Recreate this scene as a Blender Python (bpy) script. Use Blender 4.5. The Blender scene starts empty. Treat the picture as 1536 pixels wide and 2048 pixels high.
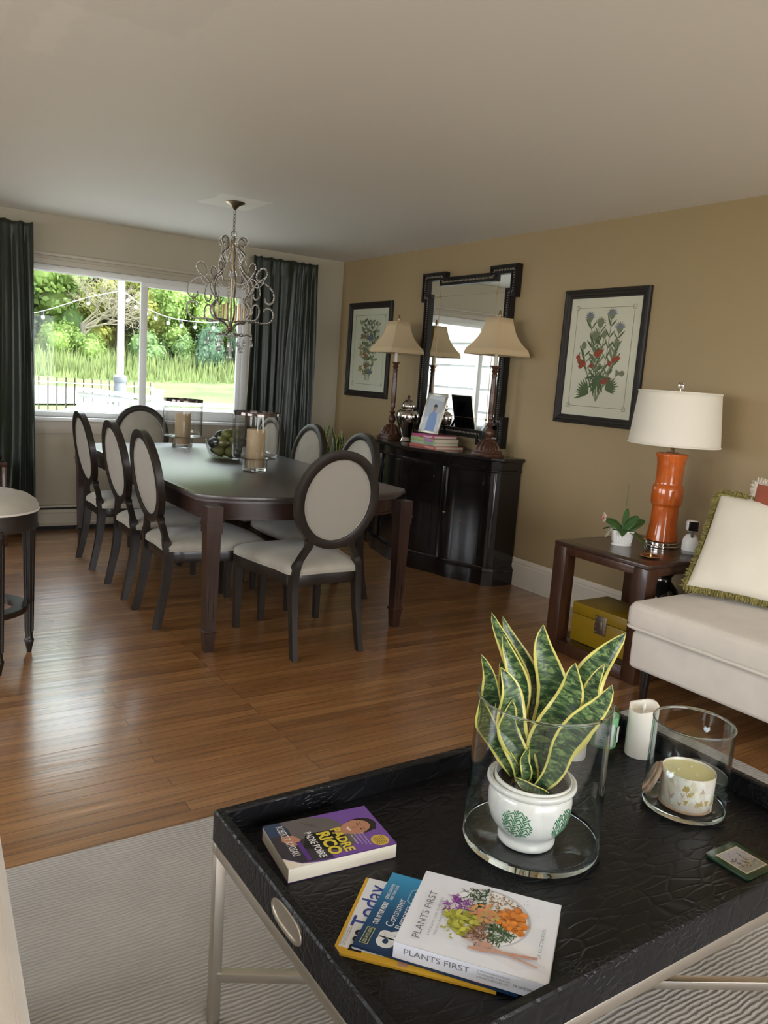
import bpy, bmesh, math, random
from mathutils import Vector, Matrix, noise
R = random.Random(7)
PI = math.pi
COL = bpy.context.scene.collection
SC = bpy.context.scene

# ------------------------------------------------------------------ camera
def make_camera():
    yaw, pit, rol, f = 0.59518512, -0.16506292, 0.07085952, 1590.4
    fw = Vector((math.sin(yaw)*math.cos(pit), math.cos(yaw)*math.cos(pit), math.sin(pit)))
    r = Vector((math.cos(yaw), -math.sin(yaw), 0)); u = r.cross(fw)
    r2 = math.cos(rol)*r + math.sin(rol)*u; u2 = -math.sin(rol)*r + math.cos(rol)*u
    M = Matrix((( r2.x, u2.x, -fw.x, 0), (r2.y, u2.y, -fw.y, 0), (r2.z, u2.z, -fw.z, 1.3833), (0, 0, 0, 1)))
    c = bpy.data.cameras.new('camera'); o = bpy.data.objects.new('camera', c); COL.objects.link(o)
    o.matrix_world = M; c.sensor_fit = 'VERTICAL'; c.sensor_height = 24; c.lens = 24*f/2048.0
    c.clip_start = 0.02; c.clip_end = 300
    SC.camera = o
make_camera()
SC.view_settings.view_transform = 'Standard'; SC.view_settings.look = 'None'
SC.view_settings.gamma = 1; SC.view_settings.use_curve_mapping = False
SC.view_settings.exposure = 1.5
SC.cycles.max_bounces = 10; SC.cycles.diffuse_bounces = 5; SC.cycles.glossy_bounces = 5
SC.cycles.transmission_bounces = 10; SC.cycles.transparent_max_bounces = 16
SC.cycles.sample_clamp_indirect = 6; SC.cycles.caustics_reflective = False; SC.cycles.caustics_refractive = False
# ------------------------------------------------------------------ sky, sun, daylight
SKY, SUN = 3.6, 5.0
w = bpy.data.worlds.new('sky'); SC.world = w; w.use_nodes = True
nt = w.node_tree; bg = nt.nodes['Background']
tc = nt.nodes.new('ShaderNodeTexCoord'); sx = nt.nodes.new('ShaderNodeSeparateXYZ'); cr = nt.nodes.new('ShaderNodeValToRGB')
nt.links.new(tc.outputs['Generated'], sx.inputs[0]); nt.links.new(sx.outputs['Z'], cr.inputs[0])
cr.color_ramp.elements[0].position = 0.0; cr.color_ramp.elements[0].color = (0.93, 0.96, 1.0, 1)
cr.color_ramp.elements[1].position = 0.8; cr.color_ramp.elements[1].color = (0.78, 0.88, 1.0, 1)
nt.links.new(cr.outputs[0], bg.inputs[0]); bg.inputs[1].default_value = SKY
s = bpy.data.lights.new('sun', 'SUN'); so = bpy.data.objects.new('sun', s); COL.objects.link(so)
s.energy = SUN; s.angle = 0.03; s.color = (1.0, 0.95, 0.86)
so.rotation_euler = Vector((-0.36, 0.42, -0.83)).to_track_quat('-Z', 'Y').to_euler()
def window_portal(name, loc, rot, sx_, sy_):
    l = bpy.data.lights.new(name, 'AREA'); l.shape = 'RECTANGLE'; l.size = sx_; l.size_y = sy_; l.cycles.is_portal = True
    o = bpy.data.objects.new(name, l); COL.objects.link(o); o.location = loc; o.rotation_euler = rot

# room extents
XL, X1, Y_F, Y_B, H = -2.4, 3.907, -3.2, 6.735, 2.44
WIN = (1.03, 2.985, 0.905, 2.075)           # back window opening x0,x1,z0,z1
WLEFT = [(0.4, 2.9, 0.85, 2.1), (3.9, 5.7, 0.85, 2.1)]  # unseen left wall windows, added for daylight: y0,y1,z0,z1
WFRONT = (-1.2, 3.4, 0.25, 2.2)  # unseen front window, added and widened to brighten the foreground
window_portal('daylight_portal', ((WIN[0]+WIN[1])/2, Y_B+0.14, (WIN[2]+WIN[3])/2), (-PI/2, 0, 0), WIN[1]-WIN[0], WIN[3]-WIN[2])
for y0, y1, z0, z1 in WLEFT: window_portal('daylight_portal', (XL-0.14, (y0+y1)/2, (z0+z1)/2), (PI/2, 0, -PI/2), y1-y0, z1-z0)
window_portal('daylight_portal', ((WFRONT[0]+WFRONT[1])/2, Y_F-0.14, (WFRONT[2]+WFRONT[3])/2), (PI/2, 0, 0), WFRONT[1]-WFRONT[0], WFRONT[3]-WFRONT[2])

# ------------------------------------------------------------------ mesh helpers
class MB:
    def __init__(s): s.v = []; s.f = []; s.m = []; s.uv = {}
    def add_bm(s, bm, mat=0, M=None):
        o = len(s.v); bm.verts.ensure_lookup_table()
        for v in bm.verts: s.v.append((M @ v.co) if M else v.co.copy())
        bm.verts.index_update()
        for f in bm.faces: s.f.append([o+v.index for v in f.verts]); s.m.append(mat)
        bm.free(); return s
    def raw(s, vs, fs, mat=0, M=None):
        o = len(s.v)
        for v in vs:
            v = Vector(v); s.v.append((M @ v) if M else v)
        for f in fs: s.f.append([o+i for i in f]); s.m.append(mat)
        return s
    def box(s, c, d, bev=0.0, mat=0, M=None, seg=2):
        bm = bmesh.new(); bmesh.ops.create_cube(bm, size=1)
        for v in bm.verts: v.co = Vector((v.co.x*d[0]+c[0], v.co.y*d[1]+c[1], v.co.z*d[2]+c[2]))
        if bev > 0: bmesh.ops.bevel(bm, geom=bm.edges[:], offset=min(bev, min(d)*0.49), segments=seg, profile=0.5, affect='EDGES')
        return s.add_bm(bm, mat, M)
    def bb(s, x0, x1, y0, y1, z0, z1, bev=0.0, mat=0, M=None, seg=2):
        return s.box(((x0+x1)/2, (y0+y1)/2, (z0+z1)/2), (abs(x1-x0), abs(y1-y0), abs(z1-z0)), bev, mat, M, seg)
    def lathe(s, prof, seg=32, mat=0, M=None, caps=True):
        vs = []; fs = []; n = len(prof)
        for r, z in prof:
            for k in range(seg):
                a = 2*PI*k/seg; vs.append((r*math.cos(a), r*math.sin(a), z))
        for i in range(n-1):
            for k in range(seg):
                k2 = (k+1) % seg; fs.append([i*seg+k, i*seg+k2, (i+1)*seg+k2, (i+1)*seg+k])
        if caps:
            if prof[0][0] > 1e-4: fs.append([k for k in reversed(range(seg))])
            if prof[-1][0] > 1e-4: fs.append([(n-1)*seg+k for k in range(seg)])
        return s.raw(vs, fs, mat, M)
    def tube(s, pts, rad, seg=8, mat=0, M=None, closed=False, caps=True, flat=1.0):
        P = [Vector(p) for p in pts]; n = len(P); rad = rad if isinstance(rad, (list, tuple)) else [rad]*n
        vs = []; fs = []; up = None
        for i in range(n):
            a = P[i-1] if (i > 0 or closed) else P[i]; b = P[(i+1) % n] if (i < n-1 or closed) else P[i]
            t = (b-a).normalized()
            if up is None: up = Vector((0, 0, 1)) if abs(t.z) < 0.9 else Vector((1, 0, 0))
            sd = t.cross(up)
            if sd.length < 1e-5: sd = t.cross(Vector((0, 1, 0)))
            sd.normalize(); up = sd.cross(t).normalized()
            for k in range(seg):
                an = 2*PI*k/seg; vs.append(P[i] + rad[i]*(math.cos(an)*sd*flat + math.sin(an)*up))
        m = n if closed else n-1
        for i in range(m):
            j = (i+1) % n
            for k in range(seg):
                k2 = (k+1) % seg; fs.append([i*seg+k, j*seg+k, j*seg+k2, i*seg+k2])
        if caps and not closed:
            fs.append([k for k in range(seg)]); fs.append([(n-1)*seg+k for k in reversed(range(seg))])
        return s.raw(vs, fs, mat, M)
    def loft(s, rings, mat=0, M=None, caps=True, closed_ring=True):
        n = len(rings[0]); vs = [p for r in rings for p in r]; fs = []
        for i in range(len(rings)-1):
            for k in range(n if closed_ring else n-1):
                k2 = (k+1) % n; fs.append([i*n+k, i*n+k2, (i+1)*n+k2, (i+1)*n+k])
        if caps: fs.append([k for k in reversed(range(n))]); fs.append([(len(rings)-1)*n+k for k in range(n)])
        return s.raw(vs, fs, mat, M)
    def prism(s, poly, z0, z1, bev=0.0, mat=0, M=None, seg=2):
        bm = bmesh.new(); vs = [bm.verts.new((x, y, z0)) for x, y in poly]; f = bm.faces.new(vs)
        r = bmesh.ops.extrude_face_region(bm, geom=[f]); nv = [e for e in r['geom'] if isinstance(e, bmesh.types.BMVert)]
        bmesh.ops.translate(bm, verts=nv, vec=(0, 0, z1-z0)); bmesh.ops.recalc_face_normals(bm, faces=bm.faces[:])
        if bev > 0:
            ed = [e for e in bm.edges if abs(e.verts[0].co.z-e.verts[1].co.z) < 1e-6]
            bmesh.ops.bevel(bm, geom=ed, offset=bev, segments=seg, profile=0.5, affect='EDGES')
        return s.add_bm(bm, mat, M)
    def sphere(s, c, r, sub=2, mat=0, sc=(1, 1, 1), M=None):
        bm = bmesh.new(); bmesh.ops.create_icosphere(bm, subdivisions=sub, radius=1)
        for v in bm.verts: v.co = Vector((v.co.x*r*sc[0]+c[0], v.co.y*r*sc[1]+c[1], v.co.z*r*sc[2]+c[2]))
        return s.add_bm(bm, mat, M)
    def build(s, name, mats, parent=None, loc=None, rot=None, smooth=True, angle=38, fix=True):
        me = bpy.data.meshes.new(name); me.from_pydata([tuple(v) for v in s.v], [], s.f)
        mats = mats if isinstance(mats, (list, tuple)) else [mats]
        for m in mats: me.materials.append(m)
        me.polygons.foreach_set('material_index', s.m)
        if fix:
            bm = bmesh.new(); bm.from_mesh(me); bmesh.ops.recalc_face_normals(bm, faces=bm.faces[:]); bm.to_mesh(me); bm.free()
        if smooth:
            me.polygons.foreach_set('use_smooth', [True]*len(me.polygons)); me.set_sharp_from_angle(angle=math.radians(angle))
        me.update()
        o = bpy.data.objects.new(name, me); COL.objects.link(o)
        if parent: o.parent = parent
        if loc: o.location = loc
        if rot: o.rotation_euler = rot
        return o
def tag(o, label=None, cat=None, group=None, kind=None):
    if label: o['label'] = label
    if cat: o['category'] = cat
    if group: o['group'] = group
    if kind: o['kind'] = kind
    return o
def thing(name, label, cat, loc=(0, 0, 0), rz=0, group=None):
    o = bpy.data.objects.new(name, None); COL.objects.link(o); o.location = loc; o.rotation_euler = (0, 0, rz)
    o.empty_display_size = 0.05
    return tag(o, label, cat, group)
def dup(root, loc=None, rz=None, label=None):
    def cp(o, par):
        c = o.copy(); COL.objects.link(c)
        if par: c.parent = par
        for ch in list(o.children): cp(ch, c)
        return c
    r = cp(root, None)
    if loc: r.location = loc
    if rz is not None: r.rotation_euler = (0, 0, rz)
    if label: r['label'] = label
    return r
def T(x, y, z): return Matrix.Translation((x, y, z))
def RZ(a): return Matrix.Rotation(a, 4, 'Z')
def RX(a): return Matrix.Rotation(a, 4, 'X')
def RY(a): return Matrix.Rotation(a, 4, 'Y')
def smoothpath(pts, n=6, closed=False):
    P = [Vector(p) for p in pts]; out = []; N = len(P)
    for i in range(N if closed else N-1):
        p0 = P[(i-1) % N] if (i > 0 or closed) else P[0]; p1 = P[i]; p2 = P[(i+1) % N]; p3 = P[(i+2) % N] if (i < N-2 or closed) else P[-1]
        for k in range(n):
            t = k/n; out.append(0.5*((2*p1)+(-p0+p2)*t+(2*p0-5*p1+4*p2-p3)*t*t+(-p0+3*p1-3*p2+p3)*t*t*t))
    if not closed: out.append(P[-1])
    return out
def ellipse(cx, cy, a, b, n=48): return [(cx+a*math.cos(2*PI*k/n), cy+b*math.sin(2*PI*k/n)) for k in range(n)]

# ------------------------------------------------------------------ materials
def mat(name, col, rough=0.5, metal=0.0, spec=0.5, bump=None, vary=None, coat=0.0, trans=0.0, ior=1.45, sheen=0.0, emit=0.0, sss=0.0, coatr=0.1):
    m = bpy.data.materials.new(name); m.use_nodes = True; n = m.node_tree; b = n.nodes['Principled BSDF']
    b.inputs['Base Color'].default_value = (*col, 1); b.inputs['Roughness'].default_value = rough; b.inputs['Metallic'].default_value = metal
    b.inputs['Specular IOR Level'].default_value = spec; b.inputs['IOR'].default_value = ior
    b.inputs['Coat Weight'].default_value = coat; b.inputs['Coat Roughness'].default_value = coatr
    b.inputs['Transmission Weight'].default_value = trans; b.inputs['Sheen Weight'].default_value = sheen
    if sss: b.inputs['Subsurface Weight'].default_value = sss; b.inputs['Subsurface Radius'].default_value = (0.02, 0.012, 0.008); b.inputs['Subsurface Scale'].default_value = 0.6
    tcn = n.nodes.new('ShaderNodeTexCoord')
    if vary:      # (amount, scale, (stretch))
        am, sc, st = vary
        mp = n.nodes.new('ShaderNodeMapping'); mp.inputs['Scale'].default_value = st; n.links.new(tcn.outputs['Object'], mp.inputs[0])
        nz = n.nodes.new('ShaderNodeTexNoise'); nz.inputs['Scale'].default_value = sc; nz.inputs['Detail'].default_value = 5; n.links.new(mp.outputs[0], nz.inputs['Vector'])
        rp = n.nodes.new('ShaderNodeMapRange'); rp.inputs['From Min'].default_value = 0.3; rp.inputs['From Max'].default_value = 0.7
        rp.inputs['To Min'].default_value = 1-am; rp.inputs['To Max'].default_value = 1+am; n.links.new(nz.outputs[0], rp.inputs[0])
        mx = n.nodes.new('ShaderNodeVectorMath'); mx.operation = 'SCALE'; mx.inputs[0].default_value = col; n.links.new(rp.outputs[0], mx.inputs['Scale'])
        n.links.new(mx.outputs[0], b.inputs['Base Color'])
    if bump:      # (strength, scale, stretch, distance)
        st, sc, sr, dist = bump
        mp = n.nodes.new('ShaderNodeMapping'); mp.inputs['Scale'].default_value = sr; n.links.new(tcn.outputs['Object'], mp.inputs[0])
        nz = n.nodes.new('ShaderNodeTexNoise'); nz.inputs['Scale'].default_value = sc; nz.inputs['Detail'].default_value = 3; n.links.new(mp.outputs[0], nz.inputs['Vector'])
        bp = n.nodes.new('ShaderNodeBump'); bp.inputs['Strength'].default_value = st; bp.inputs['Distance'].default_value = dist
        n.links.new(nz.outputs[0], bp.inputs['Height']); n.links.new(bp.outputs[0], b.inputs['Normal'])
    return m
def nd(m, t, **kw):
    x = m.node_tree.nodes.new(t)
    for k, v in kw.items():
        if k in x.inputs: x.inputs[k].default_value = v
        else: setattr(x, k, v)
    return x
def lk(m, a, b): m.node_tree.links.new(a, b)
def bsdf(m): return m.node_tree.nodes['Principled BSDF']
def rampn(m, stops, interp='LINEAR'):
    r = nd(m, 'ShaderNodeValToRGB'); e = r.color_ramp.elements; r.color_ramp.interpolation = interp
    e[0].position, e[0].color = stops[0][0], (*stops[0][1], 1); e[1].position, e[1].color = stops[-1][0], (*stops[-1][1], 1)
    for p, c in stops[1:-1]:
        k = e.new(p); k.color = (*c, 1)
    return r

# wall paints
M_tan = mat('tan_wall_paint', (0.37, 0.28, 0.155), 0.55, bump=(0.15, 220, (1, 1, 1), 0.002), spec=0.35)
M_beige = mat('beige_wall_paint', (0.42, 0.375, 0.285), 0.6, bump=(0.15, 220, (1, 1, 1), 0.002), spec=0.3)
M_trimbeige = mat('beige_trim_paint', (0.45, 0.405, 0.32), 0.4)
M_trim = mat('cream_trim_paint', (0.72, 0.66, 0.56), 0.35)
M_white = mat('white_vinyl', (0.8, 0.8, 0.78), 0.35)
# ceiling: paint with patched areas
M_ceil = mat('ceiling_paint', (0.84, 0.82, 0.765), 0.6, spec=0.3)
def ceil_nodes():
    m = M_ceil; tcn = nd(m, 'ShaderNodeTexCoord'); sp = nd(m, 'ShaderNodeSeparateXYZ'); lk(m, tcn.outputs['Object'], sp.inputs[0])
    nz = nd(m, 'ShaderNodeTexNoise', Scale=1.3, Detail=3.0); lk(m, tcn.outputs['Object'], nz.inputs['Vector'])
    def rng(sock, a, b, soft):
        r = nd(m, 'ShaderNodeMapRange'); r.interpolation_type = 'SMOOTHSTEP'; lk(m, sock, r.inputs[0]); r.inputs[1].default_value = a-soft; r.inputs[2].default_value = a
        q = nd(m, 'ShaderNodeMapRange'); q.interpolation_type = 'SMOOTHSTEP'; lk(m, sock, q.inputs[0]); q.inputs[1].default_value = b; q.inputs[2].default_value = b+soft; q.inputs[3].default_value = 1; q.inputs[4].default_value = 0
        x = nd(m, 'ShaderNodeMath', operation='MULTIPLY'); lk(m, r.outputs[0], x.inputs[0]); lk(m, q.outputs[0], x.inputs[1]); return x.outputs[0]
    wob = nd(m, 'ShaderNodeTexNoise', Scale=9.0, Detail=4.0); lk(m, tcn.outputs['Object'], wob.inputs['Vector'])
    wx = nd(m, 'ShaderNodeMath', operation='MULTIPLY_ADD'); lk(m, wob.outputs[0], wx.inputs[0]); wx.inputs[1].default_value = 0.12; lk(m, sp.outputs['X'], wx.inputs[2])
    wy = nd(m, 'ShaderNodeMath', operation='MULTIPLY_ADD'); lk(m, wob.outputs[0], wy.inputs[0]); wy.inputs[1].default_value = -0.12; lk(m, sp.outputs['Y'], wy.inputs[2])
    tot = None
    for (x0, x1, y0, y1, amt) in CP:
        a = rng(wx.outputs[0], x0, x1, 0.03); b = rng(wy.outputs[0], y0, y1, 0.03)
        mm = nd(m, 'ShaderNodeMath', operation='MULTIPLY'); lk(m, a, mm.inputs[0]); lk(m, b, mm.inputs[1])
        m2 = nd(m, 'ShaderNodeMath', operation='MULTIPLY_ADD'); lk(m, mm.outputs[0], m2.inputs[0]); m2.inputs[1].default_value = amt
        if tot is None: m2.inputs[2].default_value = 1.0
        else: lk(m, tot, m2.inputs[2])
        tot = m2.outputs[0]
    mx = nd(m, 'ShaderNodeVectorMath', operation='SCALE'); mx.inputs[0].default_value = (0.82, 0.80, 0.745); lk(m, tot, mx.inputs['Scale'])
    lk(m, mx.outputs[0], bsdf(m).inputs['Base Color'])
CP = [(2.02, 2.32, 4.84, 5.20, 0.16), (0.62, 0.68, 1.5, 3.2, 0.05), (0.25, 0.6, 2.0, 2.35, -0.05), (0.75, 1.3, 1.5, 1.75, -0.05), (0.55, 1.0, 2.3, 2.7, -0.04), (0.2, 0.5, 2.5, 3.4, 0.04)]
ceil_nodes()
# oak strip floor
def floor_mat():
    m = mat('oak_strip_floor', (0.3, 0.15, 0.06), 0.3, coat=1.0, coatr=0.22); b = bsdf(m); b.inputs['Coat IOR'].default_value = 1.65
    tcn = nd(m, 'ShaderNodeTexCoord')
    br = nd(m, 'ShaderNodeTexBrick'); br.offset = 0.37; br.offset_frequency = 3; br.squash = 1
    br.inputs['Scale'].default_value = 1; br.inputs['Mortar Size'].default_value = 0.0012; br.inputs['Mortar Smooth'].default_value = 0.3
    br.inputs['Brick Width'].default_value = 1.35; br.inputs['Row Height'].default_value = 0.057
    br.inputs['Color1'].default_value = (0, 0, 0, 1); br.inputs['Color2'].default_value = (1, 1, 1, 1); br.inputs['Mortar'].default_value = (0.5, 0.5, 0.5, 1)
    lk(m, tcn.outputs['Object'], br.inputs['Vector'])
    rmp = rampn(m, [(0.0, (0.20, 0.085, 0.026)), (0.35, (0.285, 0.13, 0.042)), (0.7, (0.36, 0.175, 0.06)), (1.0, (0.245, 0.105, 0.034))])
    lk(m, br.outputs['Color'], rmp.inputs[0])
    mp = nd(m, 'ShaderNodeMapping'); mp.inputs['Scale'].default_value = (1.6, 34, 1); lk(m, tcn.outputs['Object'], mp.inputs[0])
    off = nd(m, 'ShaderNodeVectorMath', operation='ADD'); lk(m, mp.outputs[0], off.inputs[0])
    sc = nd(m, 'ShaderNodeVectorMath', operation='SCALE'); lk(m, br.outputs['Color'], sc.inputs[0]); sc.inputs['Scale'].default_value = 17.0; lk(m, sc.outputs[0], off.inputs[1])
    nz = nd(m, 'ShaderNodeTexNoise', Scale=2.2, Detail=8.0, Roughness=0.62, Distortion=0.5); lk(m, off.outputs[0], nz.inputs['Vector'])
    g = nd(m, 'ShaderNodeMapRange'); lk(m, nz.outputs[0], g.inputs[0]); g.inputs[1].default_value = 0.32; g.inputs[2].default_value = 0.68; g.inputs[3].default_value = 0.62; g.inputs[4].default_value = 1.3
    mx = nd(m, 'ShaderNodeVectorMath', operation='SCALE'); lk(m, rmp.outputs[0], mx.inputs[0]); lk(m, g.outputs[0], mx.inputs['Scale'])
    mo = nd(m, 'ShaderNodeMix', data_type='RGBA'); lk(m, br.outputs['Fac'], mo.inputs[0]); lk(m, mx.outputs[0], mo.inputs[6]); mo.inputs[7].default_value = (0.05, 0.022, 0.01, 1)
    lk(m, mo.outputs[2], b.inputs['Base Color'])
    # wear: roughness and gentle board cupping
    n2 = nd(m, 'ShaderNodeTexNoise', Scale=2.5, Detail=6.0); lk(m, tcn.outputs['Object'], n2.inputs['Vector'])
    rr = nd(m, 'ShaderNodeMapRange'); lk(m, n2.outputs[0], rr.inputs[0]); rr.inputs[3].default_value = 0.24; rr.inputs[4].default_value = 0.44; lk(m, rr.outputs[0], b.inputs['Roughness'])
    wv = nd(m, 'ShaderNodeTexWave', Scale=0.5/0.057*0.628*0.5, Distortion=0.0); wv.bands_direction = 'Y'
    mp3 = nd(m, 'ShaderNodeMapping'); mp3.inputs['Scale'].default_value = (0.5, 9, 1); lk(m, tcn.outputs['Object'], mp3.inputs[0])
    n3 = nd(m, 'ShaderNodeTexNoise', Scale=2.4, Detail=3.0); lk(m, mp3.outputs[0], n3.inputs['Vector'])
    h = nd(m, 'ShaderNodeMath', operation='MULTIPLY_ADD'); lk(m, br.outputs['Fac'], h.inputs[0]); h.inputs[1].default_value = -0.6; lk(m, n3.outputs[0], h.inputs[2])
    bp = nd(m, 'ShaderNodeBump', Strength=0.35, Distance=0.003); lk(m, h.outputs[0], bp.inputs['Height'])
    lk(m, bp.outputs[0], b.inputs['Normal']); lk(m, bp.outputs[0], b.inputs['Coat Normal'])
    return m
M_floor = floor_mat()
def rug_mat():
    m = mat('ribbed_grey_rug', (0.36, 0.33, 0.29), 0.9, sheen=0.3); b = bsdf(m); tcn = nd(m, 'ShaderNodeTexCoord')
    mp = nd(m, 'ShaderNodeMapping'); mp.inputs['Rotation'].default_value = (0, 0, math.radians(2)); lk(m, tcn.outputs['Object'], mp.inputs[0])
    nz0 = nd(m, 'ShaderNodeTexNoise', Scale=5.0, Detail=3.0); lk(m, mp.outputs[0], nz0.inputs['Vector'])
    ad = nd(m, 'ShaderNodeVectorMath', operation='SCALE'); lk(m, nz0.outputs['Color'], ad.inputs[0]); ad.inputs['Scale'].default_value = 0.03
    av = nd(m, 'ShaderNodeVectorMath', operation='ADD'); lk(m, mp.outputs[0], av.inputs[0]); lk(m, ad.outputs[0], av.inputs[1])
    wv = nd(m, 'ShaderNodeTexWave', Scale=27.0, Distortion=2.2, Detail=3.0); wv.bands_direction = 'Y'; wv.inputs['Detail Scale'].default_value = 2.0; lk(m, av.outputs[0], wv.inputs['Vector'])
    mps = nd(m, 'ShaderNodeMapping'); mps.inputs['Scale'].default_value = (40, 160, 1); lk(m, tcn.outputs['Object'], mps.inputs[0])
    nz = nd(m, 'ShaderNodeTexNoise', Scale=1.0, Detail=4.0); lk(m, mps.outputs[0], nz.inputs['Vector'])
    big = nd(m, 'ShaderNodeTexNoise', Scale=3.0, Detail=4.0); lk(m, tcn.outputs['Object'], big.inputs['Vector'])
    s1 = nd(m, 'ShaderNodeMath', operation='MULTIPLY_ADD'); lk(m, nz.outputs[0], s1.inputs[0]); s1.inputs[1].default_value = 0.7; lk(m, wv.outputs['Fac'], s1.inputs[2])
    rmp = rampn(m, [(0.15, (0.31, 0.285, 0.245)), (0.8, (0.41, 0.38, 0.335)), (1.0, (0.46, 0.43, 0.39))]); dv = nd(m, 'ShaderNodeMath', operation='MULTIPLY'); lk(m, s1.outputs[0], dv.inputs[0]); dv.inputs[1].default_value = 0.75; lk(m, dv.outputs[0], rmp.inputs[0])
    bg_ = nd(m, 'ShaderNodeMapRange'); lk(m, big.outputs[0], bg_.inputs[0]); bg_.inputs[1].default_value = 0.3; bg_.inputs[2].default_value = 0.7; bg_.inputs[3].default_value = 0.9; bg_.inputs[4].default_value = 1.12
    mx = nd(m, 'ShaderNodeVectorMath', operation='SCALE'); lk(m, rmp.outputs[0], mx.inputs[0]); lk(m, bg_.outputs[0], mx.inputs['Scale']); lk(m, mx.outputs[0], b.inputs['Base Color'])
    bp = nd(m, 'ShaderNodeBump', Strength=0.6, Distance=0.004); lk(m, s1.outputs[0], bp.inputs['Height']); lk(m, bp.outputs[0], b.inputs['Normal'])
    return m
M_rug = rug_mat()
M_espresso = mat('espresso_wood', (0.015, 0.0105, 0.008), 0.36, coat=0.2, vary=(0.3, 30, (1, 1, 0.15)))
M_espresso2 = mat('dark_mahogany', (0.030, 0.013, 0.009), 0.32, coat=0.3, vary=(0.35, 26, (1, 1, 0.12)))
M_tabletop = mat('dark_table_top', (0.042, 0.029, 0.026), 0.42, coat=1.0, coatr=0.34, vary=(0.3, 14, (6, 1, 1)), bump=(0.25, 90, (1, 1, 1), 0.002))
M_walnut = mat('red_brown_walnut', (0.05, 0.019, 0.009), 0.33, coat=0.3, vary=(0.4, 22, (1, 1, 0.15)))
M_seat = mat('cream_patterned_fabric', (0.37, 0.34, 0.28), 0.85, sheen=0.2, bump=(0.4, 300, (1, 1, 1), 0.002), vary=(0.06, 14, (1, 1, 1)))
M_back = mat('woven_back_fabric', (0.30, 0.275, 0.23), 0.85, sheen=0.2, bump=(0.4, 350, (1, 1, 0.4), 0.002))
M_black = mat('black_lacquer', (0.008, 0.006, 0.006), 0.2, coat=0.5)
M_curtain = mat('dark_green_silk', (0.016, 0.021, 0.012), 0.36, sheen=0.1, bump=(0.35, 40, (1, 1, 0.08), 0.004), vary=(0.2, 9, (3, 1, 0.3)))
def thin_glass(name, face, edge, f0=0.04, f1=0.75):
    # blown glass walls: clear face on, tinted and reflective towards the silhouette
    m = bpy.data.materials.new(name); m.use_nodes = True; n = m.node_tree; n.nodes.clear()
    o = n.nodes.new('ShaderNodeOutputMaterial'); t = n.nodes.new('ShaderNodeBsdfTransparent'); g = n.nodes.new('ShaderNodeBsdfGlossy'); mx = n.nodes.new('ShaderNodeMixShader'); lw = n.nodes.new('ShaderNodeLayerWeight'); lw.inputs[0].default_value = 0.5
    p = n.nodes.new('ShaderNodeMath'); p.operation = 'POWER'; p.inputs[1].default_value = 3.5; a = n.nodes.new('ShaderNodeMath'); a.operation = 'MULTIPLY_ADD'; a.inputs[1].default_value = f1; a.inputs[2].default_value = f0
    c = n.nodes.new('ShaderNodeMix'); c.data_type = 'RGBA'; c.inputs[6].default_value = (*face, 1); c.inputs[7].default_value = (*edge, 1); g.inputs['Roughness'].default_value = 0.01
    n.links.new(lw.outputs['Facing'], p.inputs[0]); n.links.new(p.outputs[0], a.inputs[0]); n.links.new(a.outputs[0], mx.inputs[0]); n.links.new(p.outputs[0], c.inputs[0]); n.links.new(c.outputs[2], t.inputs[0])
    n.links.new(t.outputs[0], mx.inputs[1]); n.links.new(g.outputs[0], mx.inputs[2]); n.links.new(mx.outputs[0], o.inputs[0]); return m
M_thin = thin_glass('blown_glass', (0.975, 0.985, 0.98), (0.60, 0.80, 0.82), 0.05, 0.95)
M_hurr = thin_glass('hurricane_glass', (0.97, 0.97, 0.965), (0.5, 0.52, 0.52))
M_glass = mat('clear_glass', (0.97, 0.99, 0.985), 0.0, trans=1.0, ior=1.45)
M_glassg = mat('thick_glass', (0.90, 0.965, 0.955), 0.0, trans=1.0, ior=1.48)
M_steel = mat('brushed_nickel', (0.62, 0.57, 0.50), 0.33, metal=1.0, bump=(0.15, 200, (1, 1, 1), 0.001))
M_chrome = mat('polished_chrome', (0.8, 0.78, 0.74), 0.08, metal=1.0)
M_gold = mat('antique_brass', (0.42, 0.30, 0.17), 0.35, metal=1.0)
M_cream = mat('cream_linen', (0.66, 0.60, 0.52), 0.9, sheen=0.25, bump=(0.35, 260, (1, 1, 1), 0.0015), vary=(0.04, 10, (1, 1, 1)))
M_ivory = mat('ivory_satin', (0.72, 0.67, 0.55), 0.75, sheen=0.2, vary=(0.04, 6, (1, 1, 1)), bump=(0.2, 8, (1, 1, 1), 0.01))
M_fringe = mat('olive_fringe', (0.22, 0.185, 0.055), 0.9, vary=(0.5, 120, (1, 1, 1)), bump=(0.8, 200, (1, 1, 1), 0.004))

# ------------------------------------------------------------------ the room
def structure(o): o['kind'] = 'structure'; return o
b = MB(); b.bb(XL-0.15, X1+0.15, Y_F-0.15, Y_B+0.15, -0.12, 0); structure(b.build('floor', M_floor, smooth=False))
b = MB(); b.bb(XL-0.15, X1+0.15, Y_F-0.15, Y_B+0.15, H, H+0.25); structure(b.build('ceiling', M_ceil, smooth=False))
b = MB(); b.bb(X1, X1+0.15, Y_F-0.15, Y_B+0.15, 0, H); structure(b.build('wall_right', M_tan, smooth=False))
def wall_hole(name, axis, p0, p1, a0, a1, holes, m):
    b = MB()
    def add(u0, u1, z0, z1):
        if u1-u0 < 1e-4 or z1-z0 < 1e-4: return
        if axis == 'y': b.bb(u0, u1, p0, p1, z0, z1)
        else: b.bb(p0, p1, u0, u1, z0, z1)
    cur = a0
    for (u0, u1, z0, z1) in sorted(holes):
        add(cur, u0, 0, H); add(u0, u1, 0, z0); add(u0, u1, z1, H); cur = u1
    add(cur, a1, 0, H)
    return structure(b.build(name, m, smooth=False))
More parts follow.
